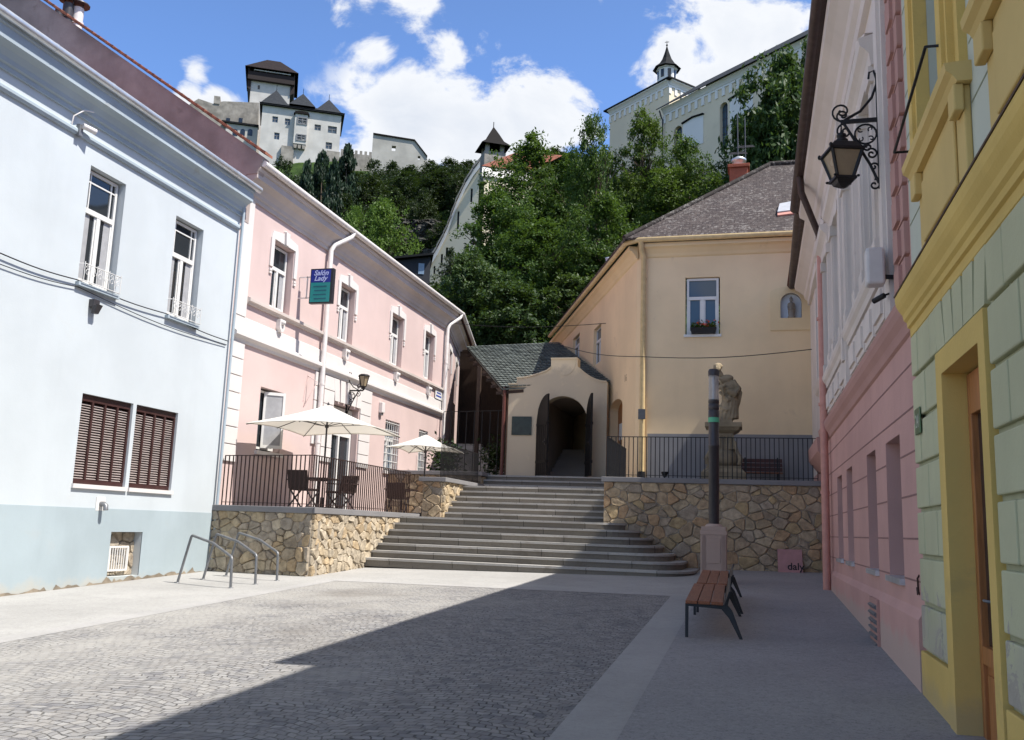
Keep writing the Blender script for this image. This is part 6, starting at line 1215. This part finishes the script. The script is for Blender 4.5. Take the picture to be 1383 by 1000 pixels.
mb.build('arch_openings', 'glass', ac); mb = MB()
for x in (308, 325): a, z = Wf(x, 164); pw2.box(mb, a-.5, a+.5, z-.8, z+.9, 0, .08)
mb.build('window', 'glass', cw2)
# crenellated wall and ruin
pr, _ = frame(505, 185, 205, 80); Rf = lambda x, y: hit(pr, x, y); rn = thing('ruined_wall', 'roofless grey ruin wall with one square sky window on the hill crest', 'ruin', (*pr.p(5, 0, 0)[:2], Rf(540, 236)[1]-8))
o = [Rf(*q) for q in ((504, 182), (560, 191), (577, 213))]; hole = rect(Rf(529, 203)[0], Rf(534.5, 203)[0], Rf(531, 204)[1], Rf(531, 197)[1]); hole2 = rect(Rf(566, 213)[0]-.3, Rf(566, 213)[0]+.3, Rf(567, 216)[1], Rf(567, 211)[1]); zb2 = Rf(540, 240)[1]-10
mb = MB(); ol = [(o[0][0], zb2), (o[2][0], zb2), o[2], o[1], o[0]]; pr.facade(mb, ol, [hole, hole2], 1.6); pr.facade(mb, ol, [hole, hole2], 0, d=-1.6)
for i in range(5): a, b = ol[i], ol[(i+1) % 5]; mb.add([pr.p(*a, 0), pr.p(*b, 0), pr.p(*b, -1.6), pr.p(*a, -1.6)], [(0, 1, 2, 3)])
mb.build('wall', plaster('pale_grey_ruin', (.42, .40, .36), .25, .5, (.22, .21, .19), scale=.3), rn, recalc=False); mb = MB()
for a, b in ((o[0], o[1]), (o[1], o[2])): pr.ext(mb, [a, b, (b[0], b[1]+.35), (a[0], a[1]+.35)], -1.9, .3)
mb.build('wall_cap', 'brownroof', rn)
pc2, _ = frame(470, 205, 214, 80); Cf = lambda x, y: hit(pc2, x, y); cr = thing('battlement_wall', 'low grey battlemented wall between the white castle and the ruin', 'wall', (*pc2.p(5, 0, 0)[:2], Cf(480, 225)[1]-8)); a, z = Cf(460, 206); b, z2 = Cf(505, 207); mb = MB(); pc2.box(mb, a, b, z-14, z, -1.5, 0); n = 7
for k in range(n): s = a+(b-a)*k/n; pc2.box(mb, s, s+(b-a)/n*.55, z, z+.9, -.9, 0)
mb.build('wall', 'castlestone', cr)
# small bell turret on the hillside and the long curved yellow wall
D1 = 104.
cb = thing('hillside_building', 'pale yellow building whose long wall climbs the hill in a curve', 'building', (*at(650, 300, D1)[:2], hill(*at(650, 300, D1)[:2])-2))
top = [(581, 352), (592, 337), (602, 320), (608, 309), (613, 296), (620, 279), (633, 255), (645, 238), (655, 228)]
tp = [at(x, y, 97.5-1.5*i/8) for i, (x, y) in enumerate(top)]; dl = (tp[-1]-tp[0]); dl[2] = 0; PWl = Pl(tp[0], dl, (R0*.1-F0))
mb = MB(); cap = MB(); o = [hit(PWl, *q) for q in top]; zl_ = hill(*tp[0][:2])-8; lastf = at(720, 236, 101.5)
wn4 = [rect(hit(PWl, x0, y1)[0], hit(PWl, x1, y1)[0], hit(PWl, x0, y1)[1], hit(PWl, x0, y0)[1]) for x0, y0, x1, y1 in ((586, 360, 588.5, 373), (597, 345, 600, 357), (604.5, 337, 608, 348), (621, 290, 624, 314), (641, 262, 644, 280))]
PWl.facade(mb, [(o[0][0], zl_), (o[-1][0], zl_)]+o[::-1], wn4, .4)
for a, b in zip(o, o[1:]):
    PWl.ext(cap, [(a[0]-.15, a[1]), (b[0]-.05, b[1]), (b[0]-.05, b[1]+.3), (a[0]-.15, a[1]+.3)], -5, .55, 0); PWl.ext(cap, [(a[0], a[1]-.75), (b[0], b[1]-.75), b, a], .0, .25, 1)
e = tp[-1]; f_ = lastf; mb.add([tuple(e), tuple(f_), (f_[0], f_[1], f_[2]-18), (e[0], e[1], e[2]-18)], [(0, 1, 2, 3)]); q0 = PWl.p(o[0][0], 0, -5); mb.add([PWl.p(o[0][0], o[0][1]), (q0[0], q0[1], o[0][1]), (q0[0], q0[1], zl_), PWl.p(o[0][0], zl_)], [(0, 1, 2, 3)])
mb.build('wall', 'wallyel', cb, recalc=False); cap.build('eaves', ['castlestone', 'churchtrim'], cb, recalc=False)
mb = MB(); q = np.array([0, 0, .0]); o1 = np.array([-.1, -.7, 0]); mb.hexa([tuple(e+o1), tuple(f_+o1), tuple(f_+o1*.2), tuple(e+o1*.2)], [tuple(e+o1+[0, 0, -1.1]), tuple(f_+o1+[0, 0, -1.1]), tuple(f_+o1*.2+[0, 0, -1.1]), tuple(e+o1*.2+[0, 0, -1.1])]); mb.build('cornice', 'churchtrim', cb)
rg0, rg1 = at(697, 206, 105), at(760, 210, 108); mb = MB(); mb.roof([tuple(e+o1*1.3), tuple(f_+o1*1.3), tuple(rg1), tuple(rg0)]); mb.build('roof', 'redtile', cb)
for w4 in wn4:
    mb = MB(); PWl.box(mb, w4[0][0]-.02, w4[1][0]+.02, w4[0][1]-.02, w4[2][1]+.02, -.4, -.3); mb.build('window', 'glass', cb)
bt, _ = frame(652, 216, 124, 74); Bf = lambda x, y: hit(bt, x, y); bl_ = thing('bell_turret', 'small open bell turret with a dark pointed roof above the red roof', 'turret', (*bt.p(2, 0, -2)[:2], Bf(668, 225)[1]-6)); s0, s1 = Bf(656, 205)[0], Bf(681, 205)[0]; zt, zr = Bf(668, 206)[1], Bf(668, 196)[1]; wd = s1-s0
mb = MB(); bt.box(mb, s0-.2, s1+.2, zt-12, zt, -wd-.2, .2); mb.build('base', 'castlestone', bl_)
for sa in (s0, s1-.55):
    for dd in (-.55, -wd): mb = MB(); bt.box(mb, sa, sa+.55, zt, zr+.2, dd, dd+.55); mb.build('pillar', 'castlestone', bl_)
mb = MB(); w2 = wd/2+.75; c = ((s0+s1)/2, -wd/2); zs_ = [zr-.1, zr+.75, zr+2.0]; hw = [w2*1.02, w2*.62, w2*.34]; za = 1.7+(Bf(668, 174)[1]-1.7)*(1+wd/2/124)+.3
for i in range(3):
    lo, hi_ = hw[i], hw[i+1] if i < 2 else .0; z0, z1 = zs_[i], zs_[i+1] if i < 2 else za
    for a, b in (((-1, 1), (1, 1)), ((1, 1), (1, -1)), ((1, -1), (-1, -1)), ((-1, -1), (-1, 1))): mb.add([bt.p(c[0]+a[0]*lo, z0, c[1]+a[1]*lo), bt.p(c[0]+b[0]*lo, z0, c[1]+b[1]*lo), bt.p(c[0]+b[0]*hi_, z1, c[1]+b[1]*hi_), bt.p(c[0]+a[0]*hi_, z1, c[1]+a[1]*hi_)], [(0, 1, 2, 3)])
mb.tube([bt.p(c[0], za-.3, c[1]), bt.p(c[0], za+.7, c[1])], .06, 5); mb.build('roof', 'brownroof', bl_)
p0, p1 = at(719, 176, 112), at(719.5, 205, 112); fp = thing('flag_pole', 'thin dark pole standing against the clouds above the red roof', 'pole', (p1[0], p1[1], p1[2]-5)); mb = MB(); mb.tube([tuple(p1-[0, 0, 5]), tuple(p0)], .07, 6); mb.build('pole', 'darkmetal', fp)
# shed
ps, _ = frame(545, 350, 76, 82); Sf = lambda x, y: hit(ps, x, y); sh = thing('shed', 'small dark timber shed with a pale window beside the yellow hillside wall', 'shed', (*ps.p(1, 0, -1)[:2], Sf(560, 380)[1]-4)); mb = MB(); a, z = Sf(538, 352); b, z2 = Sf(582, 346); ps.ext(mb, [(a, z-7), (b, z-7), (b, z2), (a, z)], -4, 0); mb.build('wall', plain('dark_grey_board', (.03, .032, .04), .8), sh); mb = MB(); ps.ext(mb, [(a-.4, z), (b+.2, z2), (b+.2, z2+.18), (a-.4, z+.18)], -4.4, .5); mb.build('roof', 'darkroof', sh); mb = MB(); c, zc = Sf(569, 363); ps.box(mb, c-.25, c+.25, zc-.5, zc+.45, 0, .05); mb.build('window', plain('pale_blue_pane', (.22, .30, .40), .3), sh)
# church
NA = 180-34.6; pn, zn = frame(897, 147, 92, NA); Nf = lambda x, y: hit(pn, x, y)
cu = thing('church', 'cream church with white arcaded frieze, tall arched windows and a slate ridge turret', 'church', (*pn.p(10, 0, -5)[:2], zn-20)); zn = Nf(897, 149)[1]; LN = 34.; zb = zn-24
wn_ = []
for x0, x1, yt, yb in ((910, 921, 173, 215), (972, 983, 141, 198), (1040, 1056, 100, 160)):
    a, z1_ = Nf(x0, yt); b, z0_ = Nf(x1, yb); wn_.append(archpts(a, b, z0_, z1_-(b-a)/2, z1_))
bl2 = []
for x0, x1, yl, yb in ((923, 950, 168, 205), (986, 1017, 136, 180)):
    a, z1_ = Nf(x0, yl); b, _ = Nf(x1, yl-14); _, z0_ = Nf(x0, yb); bl2.append((a, b, z0_, z1_))
mb = MB(); pn.facade(mb, rect(0, LN, zb, zn), wn_, .5); 
for a, b in (((0, 0), (0, -13)), ((LN, 0), (LN, -13))): mb.add([pn.p(a[0], zb, a[1]), pn.p(b[0], zb, b[1]), pn.p(b[0], zn, b[1]), pn.p(a[0], zn, a[1])], [(0, 1, 2, 3)])
for w3 in wn_: pass
pb2, zc = frame(904, 107, 99.5, NA); Bk = lambda x, y: hit(pb2, x, y); lb_ = -Bk(824, 152)[0]; zc = Bk(904, 109)[1]; pb2.box(mb, -lb_, 0, zc-26, zc, -9, 0); mb.build('wall', 'church', cu, recalc=False)
for a, b, c, d in bl2:
    mb = MB(); pn.ext(mb, [(a, c), (b, c), (b, d), ((a+b)/2, d+.18), (a, d)], .0, .05); wp = mb.build('white_panel', 'churchtrim', cu)
    mb = MB(); pn.ext(mb, [(a-.1, d), ((a+b)/2, d+.18), (b+.1, d), (b+.1, d+.14), ((a+b)/2, d+.32), (a-.1, d+.14)], 0, .22); mb.build('panel_hood', 'brownroof', wp)
def frieze(pl, s0, s1, z, mb, step=.92):
    pl.run(mb, [(0, z-.55), (.12, z-.5), (.2, z-.35), (.34, z-.2), (.5, z-.1), (.5, z), (0, z)], s0, s1); n = int((s1-s0)/step)
    for k in range(n):
        a = s0+(k+.1)*step; h = 1.05; pl.ext(mb, [(a, z-.55), (a+step*.8, z-.55), (a+step*.8, z-.75), (a, z-.75)], 0, .1); pl.box(mb, a-.17, a+.2, z-1.6, z-.72, 0, .1)
        if k % 2 == 0: pass
    pl.box(mb, s0, s1, z-.74, z-.52, 0, .06)
mb = MB(); frieze(pn, 0, LN, zn, mb); frieze(pb2, -lb_, 0, zc, mb); q2 = Pl(pb2.p(0, 0, 0), -pb2.n, pb2.u); frieze(q2, 0, 9, zc, mb); mb.build('frieze', 'churchtrim', cu)
for w3 in wn_:
    mb = MB(); s0, s1 = w3[0][0], w3[1][0]; pn.ext(mb, w3, -.45, -.4); g = mb.build('window', 'glassblue', cu); mb = MB(); c = (s0+s1)/2; pn.box(mb, c-.04, c+.04, w3[0][1], max(p[1] for p in w3)-.05, -.4, -.36)
    for k in range(6): z = w3[0][1]+(max(p[1] for p in w3)-w3[0][1])*k/6; pn.box(mb, s0, s1, z, z+.05, -.4, -.37)
    mb.build('glazing_bars', 'darkmetal', g)
mb = MB(); mb.roof([pn.p(-.5, zn+.02, .75), pn.p(LN, zn+.02, .75), pn.p(LN, zn+5.5, -6.5), pn.p(-.5, zn+5.5, -6.5)]); mb.roof([pn.p(-.5, zn+.02, -13.7), pn.p(LN, zn+.02, -13.7), pn.p(LN, zn+5.5, -6.5), pn.p(-.5, zn+5.5, -6.5)])
pb2.box(mb, -lb_-.6, .6, zc, zc+.16, -9.6, .6); pyr(mb, pb2, -lb_-.6, .6, -9.6, .6, zc+.18, zc+2.2); mb.build('roof', 'darkroof', cu)
downp = MB(); downp.tube([pn.p(-.1, zn-.2, .6), pn.p(-.1, zn-.9, .3), pn.p(-.05, zn-1.2, .15), pn.p(-.05, zb, .15)], .09, 6); downp.build('downpipe', 'darkmetal', cu)
tc_ = at(900.5, 100, 101.5); zt0, zt1, zt2 = at(900, 110, 101.5)[2], at(900, 94, 101.5)[2], at(902, 63, 101.5)[2]; rr = 1.12; mb = MB(); mb.lathe([(rr, zt0-3), (rr, zt1-.25), (rr*1.12, zt1-.2), (rr*1.12, zt1)], (tc_[0], tc_[1], 0), 8, 0, False); tu = mb.build('turret', 'churchtrim', cu)
mb = MB(); mb.lathe([(rr*1.5, zt1-.05), (rr*.95, zt1+.5), (rr*.5, zt1+1.3), (rr*.22, zt1+(zt2-zt1)*.75), (.05, zt2)], (tc_[0], tc_[1], 0), 8, 0, False); mb.tube([(tc_[0], tc_[1], zt2-.1), (tc_[0], tc_[1], zt2+.7)], .035, 5); mb.ell((tc_[0], tc_[1], zt2+.15), (.12, .12, .12), 8, 6); mb.bar((tc_[0]-.25, tc_[1], zt2+.55), (tc_[0]+.25, tc_[1], zt2+.55), .05, .05); mb.build('spire', 'darkroof', tu)
mb = MB()
for k in range(8): a = k*math.pi/4+math.pi/8; cxx, cyy = tc_[0]+(rr*.93)*math.cos(a), tc_[1]+(rr*.93)*math.sin(a); mb.bar((cxx, cyy, zt0+.15), (cxx, cyy, zt1-.4), .36, .12, up=(math.cos(a), math.sin(a), 0))
mb.build('turret_openings', 'glass', tu)
# ------------------------------------------------------------------ trees
def crown_mesh(name, seed, nleaf, mat, conifer=False, airy=0., leaf=.018):
    """unit crown: 1 high (z 0..1), about 1 wide; clumps of small leaf faces round a branching set of twigs"""
    R = random.Random(seed); mb = MB(); cl = []
    if conifer:
        for k in range(90):
            z = R.uniform(.03, .97); rmax = .46*(1-z)**.85+.02; a = R.uniform(0, 6.283); r = rmax*R.uniform(.55, 1.0); cl.append((Vector((r*math.cos(a), r*math.sin(a), z-.12*r)), .018+.075*(1-z), R.random()))
    else:
        lob = [(Vector((R.uniform(-.27, .27), R.uniform(-.27, .27), R.uniform(.25, .76))), R.uniform(.14, .25)) for _ in range(10)]+[(Vector((0, 0, .5)), .30), (Vector((R.uniform(-.08, .08), 0, .80)), .17), (Vector((R.uniform(-.10, .10), 0, .92)), .09), (Vector((R.uniform(-.15, .15), 0, .86)), .10), (Vector((R.uniform(-.2, .2), R.uniform(-.2, .2), .16)), .2), (Vector((R.uniform(-.25, .25), R.uniform(-.2, .2), .12)), .18)]
        for c, r in lob:
            for k in range(int(16+r*90)):
                d = Vector((R.gauss(0, 1), R.gauss(0, 1), R.gauss(0, 1))).normalized(); p = c+d*r*R.uniform(.62, 1.12)
                if R.random() < airy: continue
                cl.append((p, R.uniform(.026, .062), R.random()))
    per = max(4, nleaf//len(cl))
    for c, r, tone in cl:
        for k in range(per):
            d = Vector((R.gauss(0, 1), R.gauss(0, 1), R.gauss(0, .7))); p = c+d*r*.62; s = leaf*R.uniform(.6, 1.35)
            nn = (Vector((c.x, c.y, c.z-.45))*.9+Vector((R.gauss(0, .6), R.gauss(0, .6), .5+R.gauss(0, .5)))).normalized(); a = nn.orthogonal().normalized(); a = Matrix.Rotation(R.uniform(0, 6.283), 3, nn) @ a; b = nn.cross(a)
            if conifer: a = (Vector((c.x, c.y, -.25))+Vector((R.gauss(0, .15), R.gauss(0, .15), R.gauss(0, .1)))).normalized(); b = a.cross(Vector((R.gauss(0, 1), R.gauss(0, 1), R.gauss(0, 1)))).normalized()
            t = min(1, max(0, tone*.6+R.random()*.4)); mb.add([tuple(p-a*s), tuple(p-a*s*.1+b*s*.42), tuple(p+a*s), tuple(p-a*s*.1-b*s*.42)], [(0, 1, 2, 3)], 0, False, (t, t, t))
    return mb
def trunk_mb(seed, conifer=False):
    R = random.Random(seed); mb = MB()
    mb.tube([(0, 0, -.25), (0, 0, 0), (R.uniform(-.02, .02), R.uniform(-.02, .02), .3), (R.uniform(-.03, .03), 0, .62), (0, 0, .9)], [.045, .036, .026, .015, .003], 7)
    if not conifer:
        for k in range(16):
            z = R.uniform(.12, .60); a = R.uniform(0, 6.283); L = R.uniform(.16, .30); e = Vector((L*math.cos(a), L*math.sin(a), z+L*R.uniform(.4, .8))); m_ = Vector((L*.5*math.cos(a+.2), L*.5*math.sin(a+.2), z+L*.35)); mb.tube([(0, 0, z), tuple(m_), tuple(e)], [.011, .007, .002], 5)
            for j in range(2): e2 = e+Vector((R.gauss(0, .08), R.gauss(0, .08), R.uniform(.0, .1))); mb.tube([tuple(m_), tuple((m_+e2)/2+Vector((0, 0, .02))), tuple(e2)], [.005, .004, .001], 4)
    return mb
PROTO = {}
def tree(kind, label, x, y, h, w, group, rz=None, sink=.3, name='tree', zb=None):
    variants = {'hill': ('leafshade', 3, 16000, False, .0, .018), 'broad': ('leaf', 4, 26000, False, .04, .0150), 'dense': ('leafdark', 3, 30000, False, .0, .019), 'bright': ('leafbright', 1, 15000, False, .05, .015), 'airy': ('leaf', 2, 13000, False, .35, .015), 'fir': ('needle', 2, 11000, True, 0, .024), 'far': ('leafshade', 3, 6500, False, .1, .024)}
    mat, nv, nl, con, airy, leaf = variants[kind]; v = rnd.randrange(nv); key = (kind, v); zg = hill(x, y) if zb is None else zb
    root = thing(name, label, 'tree', (x, y, zg-sink), group)
    if key not in PROTO:
        cm = crown_mesh('crown', len(kind)*7+ord(kind[0])+v*13, nl, mat, con, airy, leaf); c = cm.build('crown', mat, root, recalc=False); tk = trunk_mb(v*5+3, con).build('trunk', 'bark', root)
        for o in (c, tk):
            me = o.data
            for vv in me.vertices: vv.co += Vector((x, y, zg-sink))
            o.location = (0, 0, 0)
        PROTO[key] = (c, tk)
    else:
        c, tk = [o.copy() for o in PROTO[key]]
        for o in (c, tk): COL.objects.link(o); o.parent = root
    z0 = .08*h if kind not in ('fir', 'dense', 'hill') else .02*h
    c.location = (0, 0, z0); c.scale = (w, w, h-z0); tk.location = (0, 0, 0); tk.scale = (w*.95, w*.95, h*.93); root.rotation_euler = (0, 0, rnd.uniform(0, 6.28) if rz is None else rz)
    return root
GM = 'tall trees on the slope behind the gate'
main = [ # px, py of the top, distance, width in px, kind, label
 (722, 190, 74, 150, 'broad', 'tall green tree right of the red hillside roof, hiding the end of the yellow wall'),
 (672, 262, 63, 135, 'broad', 'sunlit green tree in front of the curved yellow hillside wall'),
 (770, 215, 72, 110, 'broad', 'green tree in the middle of the slope left of the slim tall one'),
 (806, 158, 66, 90, 'airy', 'slim tall tree with thin airy top against the sky left of the church'),
 (868, 156, 72, 105, 'broad', 'tall leafy tree standing before the left block of the church'),
 (930, 190, 70, 90, 'airy', 'thin loose tree before the tall church windows'),
 (905, 235, 62, 130, 'broad', 'broad green tree just left of the red brick chimney'),
 (820, 270, 58, 130, 'broad', 'full green tree above the left eave of the peach cream house'),
 (735, 300, 60, 130, 'broad', 'large leafy tree low in the middle of the slope'),
 (965, 235, 66, 80, 'airy', 'small loose tree right behind the brick chimney'),
 (1066, 78, 60, 150, 'dense', 'dark dense tree at the right end of the church wall'),
 (1098, 66, 66, 110, 'dense', 'darkest tree, half hidden by the brown gutter on the right'),
 (1048, 108, 63, 110, 'dense', 'solid dark tree in front of the white panel at the right end of the church'),
 (1030, 150, 68, 100, 'dense', 'dark bushy tree below the right church window'),
 (640, 345, 56, 110, 'dense', 'rounded dark bush tree at the foot of the yellow hillside wall'),
 (700, 385, 53, 130, 'dense', 'dark shaded tree above the shingle roof'),
 (770, 375, 53, 120, 'dense', 'dark shaded tree beside the peach cream gable end'),
 (610, 395, 58, 90, 'dense', 'dark low tree above the far pink eave'),
 (850, 330, 56, 110, 'dense', 'dark green tree behind the purple roof corner'),
 (518, 272, 84, 100, 'bright', 'bright fresh green tree rising behind the pink house roof'),
 (480, 282, 82, 70, 'bright', 'smaller bright green tree left of its larger twin behind the pink roof')]
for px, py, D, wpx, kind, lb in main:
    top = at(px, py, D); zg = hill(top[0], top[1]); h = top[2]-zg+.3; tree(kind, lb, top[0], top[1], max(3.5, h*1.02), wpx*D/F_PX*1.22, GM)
GF = 'dark trees on the castle hill'
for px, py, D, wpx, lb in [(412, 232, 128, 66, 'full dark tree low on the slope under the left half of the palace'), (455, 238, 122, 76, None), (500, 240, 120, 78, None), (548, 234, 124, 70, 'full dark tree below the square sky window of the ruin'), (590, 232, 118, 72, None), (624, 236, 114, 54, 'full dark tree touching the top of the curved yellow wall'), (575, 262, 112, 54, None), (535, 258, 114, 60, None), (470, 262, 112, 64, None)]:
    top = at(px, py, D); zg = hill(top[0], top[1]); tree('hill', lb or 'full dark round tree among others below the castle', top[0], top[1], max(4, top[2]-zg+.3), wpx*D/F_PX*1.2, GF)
for px, py, D, wpx, kind, lb in [
 (470, 192, 116, 66, 'fir', 'tallest dark fir right of the white castle'), (437, 201, 114, 58, 'fir', 'pointed dark fir below the right end of the castle palace'), (416, 214, 112, 50, 'fir', 'shorter dark fir under the castle oriel'), (453, 212, 110, 50, 'fir', 'dark fir between the two taller pointed firs'),
 (384, 214, 165, 40, 'far', 'round dark tree at the foot of the castle palace'), (410, 240, 165, 40, 'far', None), (445, 250, 160, 50, 'far', None), (480, 232, 165, 46, 'far', None), (505, 216, 150, 40, 'far', 'dark bushy tree in front of the low battlements'), (530, 219, 148, 46, 'far', None), (556, 224, 145, 46, 'far', None), (582, 218, 140, 50, 'far', 'dark bushy tree just right of the ruin wall'), (606, 214, 132, 48, 'far', None), (630, 219, 150, 44, 'far', 'dark tree on the crest left of the bell turret'), (600, 245, 135, 56, 'far', None), (560, 250, 140, 60, 'far', None), (520, 252, 145, 55, 'far', None), (488, 262, 140, 55, 'far', None), (450, 275, 135, 55, 'far', None), (625, 262, 118, 50, 'far', None), (590, 275, 118, 46, 'far', None), (545, 335, 104, 50, 'far', None), (600, 300, 106, 40, 'far', None), (500, 300, 118, 50, 'far', None), (420, 280, 140, 50, 'far', None), (370, 240, 170, 46, 'far', None), (660, 235, 140, 50, 'far', None), (750, 235, 125, 60, 'far', None), (690, 250, 120, 60, 'far', None), (540, 300, 113, 34, 'far', None), (610, 335, 92, 30, 'far', None)]:
    top = at(px, py, D); zg = hill(top[0], top[1]); h = max(3.5, top[2]-zg+.3); o = tree(kind, lb or 'dark green tree among many on the castle hill slope', top[0], top[1], h, wpx*D/F_PX*(1.35 if kind == 'fir' else 1.45), GF)
# undergrowth that covers the slopes: one mass of bushes
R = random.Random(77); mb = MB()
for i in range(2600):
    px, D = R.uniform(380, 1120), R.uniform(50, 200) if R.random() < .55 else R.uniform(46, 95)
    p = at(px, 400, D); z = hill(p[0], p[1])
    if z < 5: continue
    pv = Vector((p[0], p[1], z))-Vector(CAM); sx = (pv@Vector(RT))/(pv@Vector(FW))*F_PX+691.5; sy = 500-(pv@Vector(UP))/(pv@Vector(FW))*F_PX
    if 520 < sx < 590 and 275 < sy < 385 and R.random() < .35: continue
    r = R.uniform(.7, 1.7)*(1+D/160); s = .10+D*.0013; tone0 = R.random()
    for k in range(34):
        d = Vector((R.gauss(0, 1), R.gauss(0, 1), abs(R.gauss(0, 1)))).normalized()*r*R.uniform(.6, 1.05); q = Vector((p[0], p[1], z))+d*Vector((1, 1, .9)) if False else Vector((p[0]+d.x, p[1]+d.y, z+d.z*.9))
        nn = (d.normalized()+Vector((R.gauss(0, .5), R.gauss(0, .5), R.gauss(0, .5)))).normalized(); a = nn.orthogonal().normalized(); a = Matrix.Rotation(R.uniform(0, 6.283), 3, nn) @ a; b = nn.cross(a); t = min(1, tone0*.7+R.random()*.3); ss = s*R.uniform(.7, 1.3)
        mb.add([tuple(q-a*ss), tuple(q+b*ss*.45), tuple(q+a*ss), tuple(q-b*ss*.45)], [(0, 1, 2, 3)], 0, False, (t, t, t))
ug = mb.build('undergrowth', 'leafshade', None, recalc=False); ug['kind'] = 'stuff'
